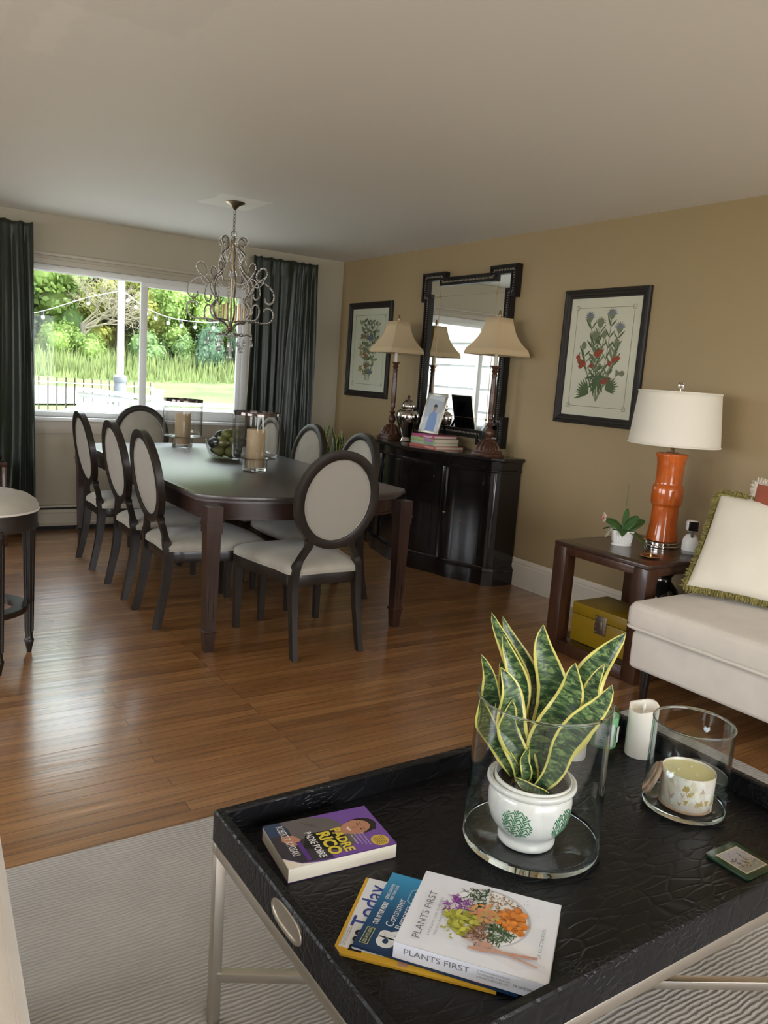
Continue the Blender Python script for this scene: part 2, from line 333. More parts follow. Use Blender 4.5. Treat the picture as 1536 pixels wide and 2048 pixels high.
wall_hole('wall_back', 'y', Y_B, Y_B+0.15, XL-0.15, X1, [WIN], M_beige)
wall_hole('wall_left', 'x', XL-0.15, XL, Y_F, Y_B, WLEFT, M_beige)
wall_hole('wall_front', 'y', Y_F-0.15, Y_F, XL-0.15, X1, [WFRONT], M_beige)
# right baseboard with moulded top
def baseboard(name, pts, m, x, y0, y1):
    b = MB(); prof = [(0, 0), (0.016, 0), (0.016, 0.155), (0.012, 0.165), (0.014, 0.172), (0.009, 0.188), (0.004, 0.197), (0, 0.2)]
    b.loft([[(x-px, y, pz) for px, pz in prof] for y in (y0, y1)]); return structure(b.build(name, m, smooth=False))
baseboard('baseboard_right', None, M_trim, X1, Y_F, Y_B)
# back window: vinyl slider
wx0, wx1, wz0, wz1 = WIN
win = structure(MB().bb(wx0, wx1, Y_B+0.035, Y_B+0.10, wz0, wz0+0.04, 0.004).bb(wx0, wx1, Y_B+0.035, Y_B+0.10, wz1-0.045, wz1, 0.004)
    .bb(wx0, wx0+0.05, Y_B+0.035, Y_B+0.10, wz0+0.04, wz1-0.045, 0.004).bb(wx1-0.06, wx1, Y_B+0.035, Y_B+0.10, wz0+0.04, wz1-0.045, 0.004)
    .build('window_1', M_white))
def sash(x0, x1, y, wd, tp, bt):
    b = MB(); z0, z1 = wz0+0.035, wz1-0.04
    b.bb(x0, x1, y, y+0.03, z0, z0+bt, 0.003).bb(x0, x1, y, y+0.03, z1-tp, z1, 0.003).bb(x0, x0+wd, y, y+0.03, z0+bt, z1-tp, 0.003).bb(x1-wd, x1, y, y+0.03, z0+bt, z1-tp, 0.003)
    o = b.build('window_sash', M_white, win)
    MB().bb(x0+wd, x1-wd, y+0.012, y+0.017, z0+bt, z1-tp).build('glass_pane', M_pane, o, smooth=False); return o
def pane_mat():
    m = bpy.data.materials.new('window_glass'); m.use_nodes = True; n = m.node_tree; n.nodes.clear()
    o = n.nodes.new('ShaderNodeOutputMaterial'); t = n.nodes.new('ShaderNodeBsdfTransparent'); g = n.nodes.new('ShaderNodeBsdfGlossy'); mx = n.nodes.new('ShaderNodeMixShader'); fr = n.nodes.new('ShaderNodeLayerWeight'); pw = n.nodes.new('ShaderNodeMath'); pw.operation = 'POWER'; pw.inputs[1].default_value = 4.0; n.links.new(fr.outputs['Facing'], pw.inputs[0]); ml = n.nodes.new('ShaderNodeMath'); ml.operation = 'MULTIPLY_ADD'; ml.inputs[1].default_value = 0.35; ml.inputs[2].default_value = 0.012; n.links.new(pw.outputs[0], ml.inputs[0])
    t.inputs[0].default_value = (0.96, 0.98, 0.97, 1); g.inputs['Roughness'].default_value = 0.0; fr.inputs[0].default_value = 0.5
    n.links.new(ml.outputs[0], mx.inputs[0]); n.links.new(t.outputs[0], mx.inputs[1]); n.links.new(g.outputs[0], mx.inputs[2]); n.links.new(mx.outputs[0], o.inputs[0]); return m
M_pane = pane_mat()
sash(wx0+0.04, 2.06, Y_B+0.07, 0.025, 0.01, 0.012)
sash(2.02, wx1-0.05, Y_B+0.038, 0.055, 0.04, 0.05)
b = MB()
b.bb(wx0-0.1, wx1+0.1, Y_B-0.012, Y_B, wz1, wz1+0.085, 0.003).bb(wx0-0.1, wx1+0.1, Y_B-0.03, Y_B, wz1+0.06, wz1+0.085, 0.004).bb(wx0-0.1, wx1+0.1, Y_B-0.02, Y_B, wz1+0.035, wz1+0.045, 0.003)
b.bb(wx0-0.1, wx0, Y_B-0.014, Y_B, wz0-0.02, wz1, 0.003).bb(wx1, wx1+0.1, Y_B-0.014, Y_B, wz0-0.02, wz1, 0.003)
b.bb(wx0-0.12, wx1+0.12, Y_B-0.012, Y_B, wz0-0.13, wz0-0.025, 0.003)
structure(b.build('trim_1', M_trimbeige))
structure(MB().bb(wx0-0.14, wx1+0.14, Y_B-0.05, Y_B+0.04, wz0-0.028, wz0, 0.006).build('trim_2', M_white))
# unseen windows, added at guessed spots and enlarged to light the room
for i, (y0, y1, z0, z1) in enumerate(WLEFT):
    b = MB(); x = XL-0.09
    b.bb(x, x+0.06, y0, y1, z0, z0+0.05).bb(x, x+0.06, y0, y1, z1-0.05, z1).bb(x, x+0.06, y0, y0+0.05, z0, z1).bb(x, x+0.06, y1-0.05, y1, z0, z1).bb(x, x+0.06, (y0+y1)/2-0.025, (y0+y1)/2+0.025, z0, z1)
    structure(b.build('window_%d' % (i+2), M_white))
x0, x1, z0, z1 = WFRONT; y = Y_F-0.09; b = MB()
b.bb(x0, x1, y, y+0.06, z0, z0+0.05).bb(x0, x1, y, y+0.06, z1-0.05, z1).bb(x0, x0+0.05, y, y+0.06, z0, z1).bb(x1-0.05, x1, y, y+0.06, z0, z1)
structure(b.build('window_4', M_white))
# baseboard heater under the window
def heater():
    t = thing('baseboard_heater', 'long low beige baseboard heater under the back window', 'heater', (1.5, Y_B, 0))
    L0, L1 = -1.9, 2.05
    b = MB(); prof = [(-0.005, 0.035), (-0.062, 0.035), (-0.068, 0.06), (-0.062, 0.066), (-0.062, 0.135), (-0.066, 0.145), (-0.058, 0.165), (-0.058, 0.168), (-0.005, 0.168)]
    for a, c in ((L0, -0.55), (-0.547, 0.75), (0.753, L1)): b.loft([[(x, py, pz) for py, pz in prof] for x in (a, c)])
    b.build('front_cover', M_trimbeige, t, smooth=False)
    MB().bb(L0, L1, -0.064, -0.004, 0.185, 0.20, 0.004).build('top_rail', M_trimbeige, t)
    MB().bb(L0, L1, -0.045, -0.003, 0.0, 0.19).build('dark_interior', mat('heater_shadow_gap', (0.02, 0.018, 0.016), 0.8), t, smooth=False)
heater()

# ------------------------------------------------------------------ curtains
def curtain(name, x0, x1, z0, z1, y, folds, seed, label, slant=0.0):
    rr = random.Random(seed); ph = [rr.uniform(0, 6.28) for _ in range(6)]; nx, nz = 150, 60; vs = []; fs = []
    for j in range(nz+1):
        tz = j/nz; z = z0+(z1-z0)*tz
        for i in range(nx+1):
            u = i/nx; du = 0.012*math.sin(tz*3+ph[0])*math.sin(u*9)
            x = x0+(x1-x0)*(u+du*0.6)+slant*(1-tz)*(1-u)
            a = 2*PI*folds*(u+0.035*math.sin(tz*2.2+ph[1]+u*7)+0.02*math.sin(u*17+ph[2]))
            d = math.sin(a)*0.7+0.3*math.sin(a*2.1+ph[3]+tz*2)
            n_ = noise.noise(Vector((u*9+seed, tz*2.2, 0)))
            amp = 0.018+0.024*(1-tz)**0.6
            if tz > 0.955: amp *= 0.5
            vs.append((x, y+d*amp+n_*0.028*(1-tz*0.6), z-(0.012*abs(math.sin(a*0.5)) if j == nz else 0)))
    for j in range(nz):
        for i in range(nx): a = j*(nx+1)+i; fs.append([a, a+1, a+nx+2, a+nx+1])
    o = MB().raw(vs, fs).build(name, M_curtain, angle=80)
    md = o.modifiers.new('thickness', 'SOLIDIFY'); md.thickness = 0.004
    return tag(o, label, 'curtain', 'green curtains')
curtain('curtain', 0.28, 1.165, 0.03, 2.345, Y_B-0.13, 8, 3, 'dark green pleated silk curtain left of the window, at the photo edge')
curtain('curtain', 2.935, 3.565, 0.03, 2.365, Y_B-0.13, 7, 11, 'dark green pleated silk curtain right of the window, behind the chandelier', slant=-0.05)

# ------------------------------------------------------------------ dining table
def dining_table():
    t = thing('dining_table', 'long dark wood dining table with a bowed end and square tapered legs', 'table', (2.03, 3.5, 0))
    hw = 0.635; L = 2.75   # local: x -hw..hw, y 0..L
    def outline(ins):
        e = []
        # near bowed edge then clipped corners
        pts = [(-hw, 0.55), (-hw, 0.24), (-hw+0.03, 0.19), (-hw+0.12, 0.12)]
        arc = [(-0.515+1.03*k/14, 0.115-0.09*(1-((k/7)-1)**2)) for k in range(15)]
        near = pts+arc[1:-1]+[(hw-0.12, 0.12), (hw-0.03, 0.19), (hw, 0.24), (hw, 0.55)]
        far = [(x, L-y) for x, y in reversed(near)]
        out = near+far
        cx, cy = 0, L/2
        return [((abs(x)-ins)*(1 if x > 0 else -1) if abs(x) > ins else x, y+ins if y < cy else y-ins) for x, y in out]
    b = MB(); b.prism(outline(0.0), 0.742, 0.765, 0.005); b.prism(outline(0.014), 0.728, 0.742)
    b.build('tabletop', M_tabletop, t)
    b = MB(); o1, o2 = outline(0.035), outline(0.06); n = len(o1)
    vs = [(x, y, 0.728) for x, y in o1]+[(x, y, 0.64) for x, y in o1]+[(x, y, 0.728) for x, y in o2]+[(x, y, 0.64) for x, y in o2]; fs = []
    for k in range(n):
        k2 = (k+1) % n; fs += [[k, k2, n+k2, n+k], [n+k, n+k2, 3*n+k2, 3*n+k], [2*n+k, 3*n+k, 3*n+k2, 2*n+k2]]
    b.raw(vs, fs)
    o3 = outline(0.029); b.prism(o3, 0.640, 0.650, 0.0) if False else None
    vs = [(x, y, z) for z, oo in ((0.640, o3), (0.651, o3), (0.651, o2), (0.640, o2)) for x, y in oo]; fs = []
    for k in range(n):
        k2 = (k+1) % n
        for q in range(4): fs.append([q*n+k, q*n+k2, ((q+1) % 4)*n+k2, ((q+1) % 4)*n+k])
    b.raw(vs, fs); b.build('apron', M_espresso2, t)
    for sx_ in (-1, 1):
        for y in (0.105, L-0.105):
            cx = sx_*0.5575-0.0475; y = y-0.035 if y < 1 else y+0.035; b = MB()
            def sq(c, hs, z): return [(c-hs, y-hs, z), (c+hs, y-hs, z), (c+hs, y+hs, z), (c-hs, y+hs, z)]
            b.loft([sq(cx, 0.022, 0), sq(cx, 0.028, 0.10)]); b.loft([sq(cx, 0.032, 0.10), sq(cx, 0.034, 0.106), sq(cx, 0.030, 0.113)])
            b.loft([sq(cx, 0.027, 0.11), sq(cx, 0.036, 0.62)]); b.loft([sq(cx, 0.040, 0.60), sq(cx, 0.040, 0.728)]); b.loft([sq(cx, 0.044, 0.636), sq(cx, 0.044, 0.65)])
            for k in (-0.012, 0.012): b.box((cx+k, y-0.030, 0.37), (0.004, 0.006, 0.42))
            b.build('leg', M_espresso2, t, smooth=False)
    return t
dining_table()

# ------------------------------------------------------------------ oval back chairs
def make_chair(label):
    t = thing('dining_chair', label, 'chair', group='oval back dining chairs'); SL = 0.355; ST = 0.415
    # back plane: y as function of z
    def by(z): return 0.055-0.1*max(0, (z-0.40))/0.64
    cz, a, bb_ = 0.79, 0.228, 0.247
    # oval frame
    b = MB(); n = 56; rings = []
    for k in range(n):
        an = 2*PI*k/n; ca, sa = math.cos(an), math.sin(an)
        x, z = ca*a, cz+sa*bb_; xi, zi = ca*(a-0.044), cz+sa*(bb_-0.044)
        xm, zm = ca*(a-0.022), cz+sa*(bb_-0.022)
        yo = by(z)
        rings.append([(x, by(z)-0.018, z), (x, by(z)+0.018, z), (xm, by(zm)+0.024, zm), (xi, by(zi)+0.015, zi), (xi, by(zi)-0.015, zi), (xm, by(zm)-0.022, zm)])
    vs = [p for r in rings for p in r]; fs = []
    for k in range(n):
        k2 = (k+1) % n
        for q in range(6): q2 = (q+1) % 6; fs.append([k*6+q, k*6+q2, k2*6+q2, k2*6+q])
    b.raw(vs, fs); fr = b.build('back_frame', M_espresso, t, angle=50)
    # oval pad
    def pad(sgn, m, name):
        b = MB(); vs = []; fs = []; K, N = 7, 48; aa, bb2 = a-0.046, bb_-0.046
        for i in range(K+1):
            r = math.sin(i/K*PI/2); h = math.cos(i/K*PI/2)
            for k in range(N):
                an = 2*PI*k/N; x, z = r*aa*math.cos(an), cz+r*bb2*math.sin(an); vs.append((x, by(z)+sgn*(0.004+(0.016 if sgn > 0 else 0.006)*h), z))
        for i in range(K):
            for k in range(N): k2 = (k+1) % N; fs.append([i*N+k, i*N+k2, (i+1)*N+k2, (i+1)*N+k])
        b.raw(vs, fs)
        ring = [(aa*math.cos(2*PI*k/N)*1.0, by(cz+bb2*math.sin(2*PI*k/N))+sgn*0.006, cz+bb2*math.sin(2*PI*k/N)) for k in range(N)]
        b.tube(ring, 0.004, 6, closed=True)
        return b.build(name, m, t, angle=60)
    pad(-1, M_back, 'back_panel'); pad(1, M_seat, 'back_cushion')
    # rear legs sweeping up into the oval
    def rleg(s):
        P = [(s*0.188, -0.0, 0.0), (s*0.185, 0.022, 0.10), (s*0.182, 0.045, 0.22), (s*0.180, 0.058, 0.34), (s*0.178, 0.058, 0.42), (s*0.168, 0.05, 0.47), (s*0.14, 0.044, 0.52), (s*0.118, 0.038, 0.56), (s*0.125, 0.033, 0.59)]
        P = smoothpath(P, 4); rings = []
        for i, p in enumerate(P):
            z = p.z; w_ = 0.0165 if z < 0.3 else 0.0175; d_ = 0.019+0.006*min(1, z/0.35) if z < 0.45 else 0.021
            if z > 0.47: w_ = 0.0175; d_ = 0.015
            if z < 0.2: w_ = 0.0145
            rings.append([(p.x-w_, p.y-d_, z), (p.x+w_, p.y-d_, z), (p.x+w_, p.y+d_, z), (p.x-w_, p.y+d_, z)])
        b = MB(); b.loft(rings); b.build('leg', M_espresso, t, angle=45)
    def fleg(s):
        c = (s*0.245, 0.575); rings = []
        for z, h in ((0, 0.014), (0.2, 0.018), (0.36, 0.022), (0.405, 0.023)): rings.append([(c[0]-h, c[1]-h, z), (c[0]+h, c[1]-h, z), (c[0]+h, c[1]+h, z), (c[0]-h, c[1]+h, z)])
        MB().loft(rings).build('leg', M_espresso, t, smooth=False)
    for s_ in (-1, 1): rleg(s_); fleg(s_)
    def seat_poly(ins):
        P = [(-0.185, 0.055), (-0.215, 0.20), (-0.25, 0.38), (-0.268, 0.52), (-0.262, 0.585), (-0.2, 0.602), (0, 0.618), (0.2, 0.602), (0.262, 0.585), (0.268, 0.52), (0.25, 0.38), (0.215, 0.20), (0.185, 0.055), (0, 0.05)]
        P = [(p.x, p.y) for p in smoothpath([(x, y, 0) for x, y in P], 3, closed=True)]
        return [(x*(1-ins/0.26), 0.33+(y-0.33)*(1-ins/0.28)) for x, y in P]
    MB().prism(seat_poly(0.004), SL, ST, 0.004).build('seat_rail', M_espresso, t)
    b = MB(); zs = [(0.0, 0.413), (-0.006, 0.423), (-0.006, 0.438), (0.004, 0.452), (0.02, 0.463), (0.05, 0.474), (0.10, 0.483), (0.17, 0.489), (0.24, 0.491)]
    b.loft([[(x, y, z) for x, y in seat_poly(i_)] for i_, z in zs]); seat = b.build('seat', M_seat, t, angle=60)
    MB().tube([(x, y, 0.418) for x, y in seat_poly(-0.004)], 0.004, 6, closed=True).build('piping', M_seat, seat)
    return t
def place(o, x, y, rz): o.location = (x, y, 0); o.rotation_euler = (0, 0, rz)
ch = make_chair('oval back dining chair at the near table end, its plain linen back facing us'); place(ch, 1.945, 3.29, 0)
dup(ch, (1.30, 4.175, 0), -PI/2, 'oval back dining chair on the table left side, nearest one of its row')
dup(ch, (1.30, 4.765, 0), -PI/2, 'oval back dining chair on the table left side, middle one of its row')
dup(ch, (1.295, 5.51, 0), -PI/2, 'oval back dining chair on the table left side, farthest one of that row')
dup(ch, (1.96, 6.5, 0), PI, 'oval back dining chair at the far table end, its back against the window')
dup(ch, (2.675, 4.30, 0), PI/2, 'oval back dining chair on the table right side, nearest the black sideboard')
dup(ch, (2.675, 4.97, 0), PI/2, 'oval back dining chair on the table right side, middle of three')
dup(ch, (2.675, 5.62, 0), PI/2, 'oval back dining chair on the table right side, farthest, seen through the glass hurricane')

# ------------------------------------------------------------------ bar stool
def bar_stool():
    cx, cy = 0.45, 3.83
    t = thing('bar_stool', 'round cream seat bar stool with dark fluted legs and ring footrest at the left edge', 'stool', (cx, cy, 0))
    b = MB(); b.lathe([(0.0, 0.70), (0.235, 0.70), (0.243, 0.708), (0.243, 0.718), (0.232, 0.742), (0.20, 0.765), (0.14, 0.782), (0.07, 0.79), (0.0, 0.792)], 56); st = b.build('seat', M_seat, t, angle=50)
    MB().tube([(0.242*math.cos(2*PI*k/56), 0.242*math.sin(2*PI*k/56), 0.705) for k in range(56)], 0.005, 6, closed=True).build('piping', M_cream, st)
    MB().lathe([(0.18, 0.63), (0.228, 0.63), (0.238, 0.622), (0.243, 0.627), (0.238, 0.637), (0.238, 0.70), (0.18, 0.70)], 56).build('seat_rail', M_espresso, t, angle=40)
    for k in range(4):
        a = math.radians(12+90*k); lx, ly = 0.215*math.cos(a), 0.215*math.sin(a)
        prof = []; b = MB()
        b.lathe([(0.010, 0), (0.013, 0.02), (0.019, 0.045), (0.022, 0.06), (0.019, 0.066), (0.016, 0.07), (0.0165, 0.09), (0.018, 0.3), (0.024, 0.57), (0.026, 0.60), (0.029, 0.607), (0.027, 0.612), (0.027, 0.64)], 20, M=T(lx, ly, 0))
        for q in range(8):
            an = 2*PI*q/8; b.tube([(lx+0.0165*math.cos(an), ly+0.0165*math.sin(an), 0.1), (lx+0.0245*math.cos(an), ly+0.0245*math.sin(an), 0.58)], 0.004, 6)
        b.build('leg', M_espresso, t)
    MB().lathe([(0.135, 0.235), (0.195, 0.235), (0.198, 0.24), (0.198, 0.257), (0.194, 0.262), (0.138, 0.262), (0.134, 0.257), (0.135, 0.235)], 56, caps=False).build('footrest_ring', M_espresso, t)
bar_stool()

# ------------------------------------------------------------------ low shelf at far left
def low_shelf():
    t = thing('side_cabinet', 'small brown wood open cabinet under the left curtain, cut by the photo edge', 'cabinet', (0.62, 6.32, 0))
    b = MB(); w_ = 0.29
    b.bb(-w_, w_, -0.16, 0.16, 0.58, 0.61, 0.004); b.build('top', M_walnut, t)
    for sx_ in (-1, 1): MB().bb(sx_*w_-0.035 if sx_ > 0 else -w_, w_ if sx_ > 0 else -w_+0.035, -0.15, 0.15, 0, 0.58, 0.004).build('side_panel', M_walnut, t)
    for z in (0.04, 0.30): MB().bb(-w_+0.035, w_-0.035, -0.15, 0.15, z, z+0.02).build('shelf', M_walnut, t)
    MB().bb(-w_+0.035, w_-0.035, 0.13, 0.15, 0.06, 0.58).build('back_panel', M_espresso, t)
    g = thing('radio', 'small black device with a round silver knob on the brown cabinet at the left edge', 'radio', (0.80, 6.25, 0.61))
    MB().box((0, 0, 0.038), (0.17, 0.1, 0.055), 0.018).box((0, 0, 0.006), (0.19, 0.11, 0.012), 0.004).build('housing', M_black, g)
    MB().lathe([(0.0, 0), (0.017, 0), (0.02, 0.006), (0.012, 0.012), (0, 0.013)], 20, M=T(0.045, -0.052, 0.036) @ RX(PI/2)).build('knob', M_chrome, g)
    MB().tube(smoothpath([(-0.06, 0, 0.06), (-0.03, 0, 0.085), (0.03, 0, 0.085), (0.06, 0, 0.06)], 5), 0.004, 8).build('handle', M_chrome, g)
low_shelf()

# ------------------------------------------------------------------ black serpentine sideboard
SBX, SBY = 3.893, 4.90
def sb_outline(off, n=10):
    # returns list of (d, y): distance from the wall and offset along it, from near side to far side
    half = [(0.0, 0.825), (0.185, 0.825), (0.235, 0.78)]                      # side and chamfered corner
    c = [(0.235+(0.345-0.235)*(0.5-0.5*math.cos(PI*(k/n)))*1.0-0.012*math.sin(PI*k/n), 0.78-(0.78-0.445)*k/n) for k in range(1, n+1)]
    m = [(0.345, 0.40)]
    bulge = [(0.345+0.085*math.cos(PI/2*(1-k/n)) if False else 0.345+0.088*math.sin(PI/2*k/n), 0.40*(1-k/n)) for k in range(1, n+1)]
    side = half+c+m+bulge
    pts = [(d, -y) for d, y in side]+[(d, y) for d, y in reversed(side[:-1])]
    out = []
    for i, (d, y) in enumerate(pts):
        if d == 0: out.append((0.0, y+(off if y > 0 else -off))); continue
        a = pts[i-1]; b_ = pts[i+1]; t = Vector((b_[0]-a[0], b_[1]-a[1])).normalized(); nrm = Vector((t.y, -t.x))
        out.append((d+nrm.x*off, y+nrm.y*off))
    return out
def sideboard():
    t = thing('sideboard', 'black lacquered serpentine front sideboard against the tan wall', 'sideboard', (SBX, SBY, 0))
    def P(off): return [(-d, y) for d, y in sb_outline(off)]
    def slab(b, o, z0, z1, o2=None):
        b.loft([[(x, y, z0) for x, y in P(o)], [(x, y, z1) for x, y in P(o if o2 is None else o2)]])
    b = MB(); slab(b, 0, 0.1, 0.83); b.build('body', M_black, t, angle=30)
    b = MB(); slab(b, 0.016, 0, 0.098); slab(b, 0.016, 0.098, 0.104, 0.020); slab(b, 0.020, 0.104, 0.112, 0.018); slab(b, 0.012, 0.112, 0.124, 0.010); slab(b, 0.008, 0.124, 0.13, 0.002); b.build('plinth', M_black, t, angle=30)
    b = MB(); slab(b, 0.004, 0.80, 0.806, 0.010); slab(b, 0.010, 0.806, 0.814, 0.010); slab(b, 0.010, 0.814, 0.82, 0.004); slab(b, 0.003, 0.82, 0.872, 0.006); slab(b, 0.010, 0.872, 0.884, 0.022); b.build('frieze', M_black, t, angle=30)
    b = MB(); slab(b, 0.024, 0.884, 0.888, 0.028); slab(b, 0.028, 0.888, 0.899, 0.028); slab(b, 0.028, 0.899, 0.903, 0.024); b.build('top', M_blacktop, t, angle=30)
    # doors follow the curves
    pts = sb_outline(0.004, 10); ins = sb_outline(-0.002, 10); N = len(pts)
    def door(i0, i1, knob_i=None):
        b = MB(); vs = []; seg = list(range(i0, i1+1)); z0, z1 = 0.145, 0.79
        rings = []
        for i in seg: (d, y), (d2, y2) = pts[i], ins[i]; rings.append([(-d, y, z0), (-d, y, z1), (-d2, y2, z1), (-d2, y2, z0)])
        b.loft(rings); o = b.build('door', M_chin, t, angle=30)
        if knob_i: (d, y) = pts[knob_i]; MB().sphere((-d-0.008, y, 0.47), 0.009, 2).lathe([(0, -0.003), (0.008, -0.003), (0.008, 0), (0, 0)], 12, M=T(-d-0.001, y, 0.47) @ RY(-PI/2)).build('door_knob', M_gold, o)
        for zz in (0.22, 0.70):
            (d, y) = pts[i0 if knob_i != i0 else i1]; MB().box((-d-0.003, y, zz), (0.006, 0.008, 0.05), 0.002).build('hinge', M_black, o)
    door(4, 12, 12); door(15, 23, 23); door(24, 32, 24); door(N-13, N-5, N-13)
    # pilasters
    for s_ in (-1, 1):
        MB().box((-0.352, s_*0.4225, 0.465), (0.02, 0.052, 0.67), 0.004).build('pilaster', M_black, t)
        MB().box((-0.216, s_*0.808, 0.465), (0.016, 0.054, 0.67), 0.004, M=T(-0.216, s_*0.808, 0) @ RZ(s_*PI*0.24) @ T(0.216, -s_*0.808, 0)).build('pilaster', M_black, t)
M_blacktop = mat('black_lacquer_top', (0.012, 0.009, 0.008), 0.25, coat=0.5)
def chinoiserie():
    m = mat('painted_black_lacquer', (0.008, 0.006, 0.006), 0.22, coat=0.5); tcn = nd(m, 'ShaderNodeTexCoord')
    mp = nd(m, 'ShaderNodeMapping'); mp.inputs['Scale'].default_value = (1, 1.0, 2.2); lk(m, tcn.outputs['Object'], mp.inputs[0])
    nz = nd(m, 'ShaderNodeTexNoise', Scale=9.0, Detail=6.0, Roughness=0.7, Distortion=1.2); lk(m, mp.outputs[0], nz.inputs['Vector'])
    r = rampn(m, [(0.56, (0.008, 0.006, 0.006)), (0.64, (0.03, 0.014, 0.008)), (0.75, (0.10, 0.07, 0.04))]); lk(m, nz.outputs[0], r.inputs[0])
    sp = nd(m, 'ShaderNodeSeparateXYZ'); lk(m, tcn.outputs['Object'], sp.inputs[0]); rr = nd(m, 'ShaderNodeMapRange'); lk(m, sp.outputs['Z'], rr.inputs[0]); rr.inputs[1].default_value = 0.6; rr.inputs[2].default_value = 0.4
    mx = nd(m, 'ShaderNodeMix', data_type='RGBA'); lk(m, rr.outputs[0], mx.inputs[0]); mx.inputs[6].default_value = (0.008, 0.006, 0.006, 1); lk(m, r.outputs[0], mx.inputs[7]); lk(m, mx.outputs[2], bsdf(m).inputs['Base Color']); return m
M_chin = chinoiserie()
sideboard()
ZT = 0.903
# ------------------------------------------------------------------ buffet lamps
M_shade = mat('gold_silk_shade', (0.60, 0.46, 0.27), 0.8, sheen=0.2, bump=(0.2, 180, (1, 1, 0.3), 0.002))
M_carved = mat('carved_red_brown_wood', (0.075, 0.030, 0.016), 0.38, coat=0.3, vary=(0.5, 60, (1, 1, 1)))
def buffet_lamp():
    t = thing('buffet_lamp', 'tall buffet lamp at the right end of the black sideboard, in front of the mirror', 'lamp', (3.69, 4.215, ZT), 0, 'pair of buffet lamps')
    b = MB(); b.box((0, 0, 0.012), (0.165, 0.165, 0.024), 0.003).box((0, 0, 0.032), (0.145, 0.145, 0.018), 0.004); b.build('base', M_carved, t)
    b = MB(); N = 48; rings = []
    for z, r in ((0.038, 0.072), (0.05, 0.070), (0.07, 0.062), (0.09, 0.05), (0.108, 0.036), (0.12, 0.024), (0.126, 0.02)):
        sq_ = 1-min(1, (z-0.038)/0.06)
        rings.append([(lambda a, rr: (rr*math.cos(a), rr*math.sin(a), z))(2*PI*k/N, r*(1+0.06*math.cos(12*2*PI*k/N))*(1+0.16*sq_*abs(math.sin(2*2*PI*k/N)))) for k in range(N)])
    b.loft(rings)
    for k in range(12):
        a = 2*PI*k/12; b.tube(smoothpath([(0.08*math.cos(a), 0.08*math.sin(a), 0.045), (0.068*math.cos(a), 0.068*math.sin(a), 0.075), (0.045*math.cos(a), 0.045*math.sin(a), 0.105), (0.03*math.cos(a), 0.03*math.sin(a), 0.118)], 3), [0.009, 0.009, 0.009, 0.008, 0.008, 0.007, 0.006, 0.005, 0.004, 0.003], 6)
    b.build('carved_foot', M_carved, t)
    MB().lathe([(0.02, 0.12), (0.017, 0.13), (0.026, 0.14), (0.032, 0.158), (0.031, 0.175), (0.022, 0.192), (0.014, 0.203), (0.022, 0.213), (0.024, 0.223), (0.015, 0.233), (0.013, 0.245), (0.019, 0.256), (0.021, 0.268), (0.0165, 0.282), (0.0195, 0.30), (0.0215, 0.40), (0.0175, 0.53), (0.0165, 0.548), (0.02, 0.556), (0.018, 0.566), (0.015, 0.573), (0.024, 0.585), (0.017, 0.596), (0.022, 0.608), (0.033, 0.618), (0.034, 0.624), (0.0, 0.625)], 28).build('column', M_carved, t)
    MB().lathe([(0.0, 0.622), (0.0135, 0.622), (0.0135, 0.72), (0.0, 0.72)], 20).build('candle_sleeve', M_ivory, t)
    MB().lathe([(0.004, 0.72), (0.004, 0.95), (0.010, 0.955), (0.011, 0.97), (0.006, 0.978), (0.009, 0.985), (0.004, 0.995), (0, 0.997)], 14).build('finial', M_gold, t)
    # bell shade, square
    prof = [(0.695, 0.158), (0.712, 0.156), (0.730, 0.150), (0.734, 0.150), (0.752, 0.134), (0.775, 0.117), (0.81, 0.097), (0.85, 0.081), (0.90, 0.069), (0.942, 0.062)]
    b = MB()
    def sq(h, z, n=6):
        out = []; cs = [(-h, -h), (h, -h), (h, h), (-h, h)]; 
        for i in range(4):
            a_, c_ = cs[i], cs[(i+1) % 4]
            for k in range(n):
                tt = k/n; x = a_[0]+(c_[0]-a_[0])*tt; y = a_[1]+(c_[1]-a_[1])*tt; bow = 0.05*h*math.sin(PI*tt)
                nx, ny = (a_[1]+c_[1])/2, 0
                mx_, my_ = (a_[0]+c_[0])/2, (a_[1]+c_[1])/2; L = math.hypot(mx_, my_); out.append((x-mx_/L*bow, y-my_/L*bow, z))
        return out
    b.loft([sq(h, z) for z, h in prof], caps=False); o = b.build('lamp_shade', M_shade, t, angle=28)
    md = o.modifiers.new('t', 'SOLIDIFY'); md.thickness = 0.002
    b = MB()
    for cx, cy in ((-1, -1), (1, -1), (1, 1), (-1, 1)): b.tube([(cx*h, cy*h, z) for z, h in prof], 0.0022, 5)
    for z, h in (prof[0], prof[2], prof[-1]): b.tube([(x, y, z) for x, y, _ in sq(h+0.001, z)], 0.002, 5, closed=True)
    b.build('shade_trim', M_shade, o)
    return t
bl = buffet_lamp(); dup(bl, (3.69, 5.43, ZT), 0, 'tall buffet lamp at the left end of the black sideboard, beside the silver jar')

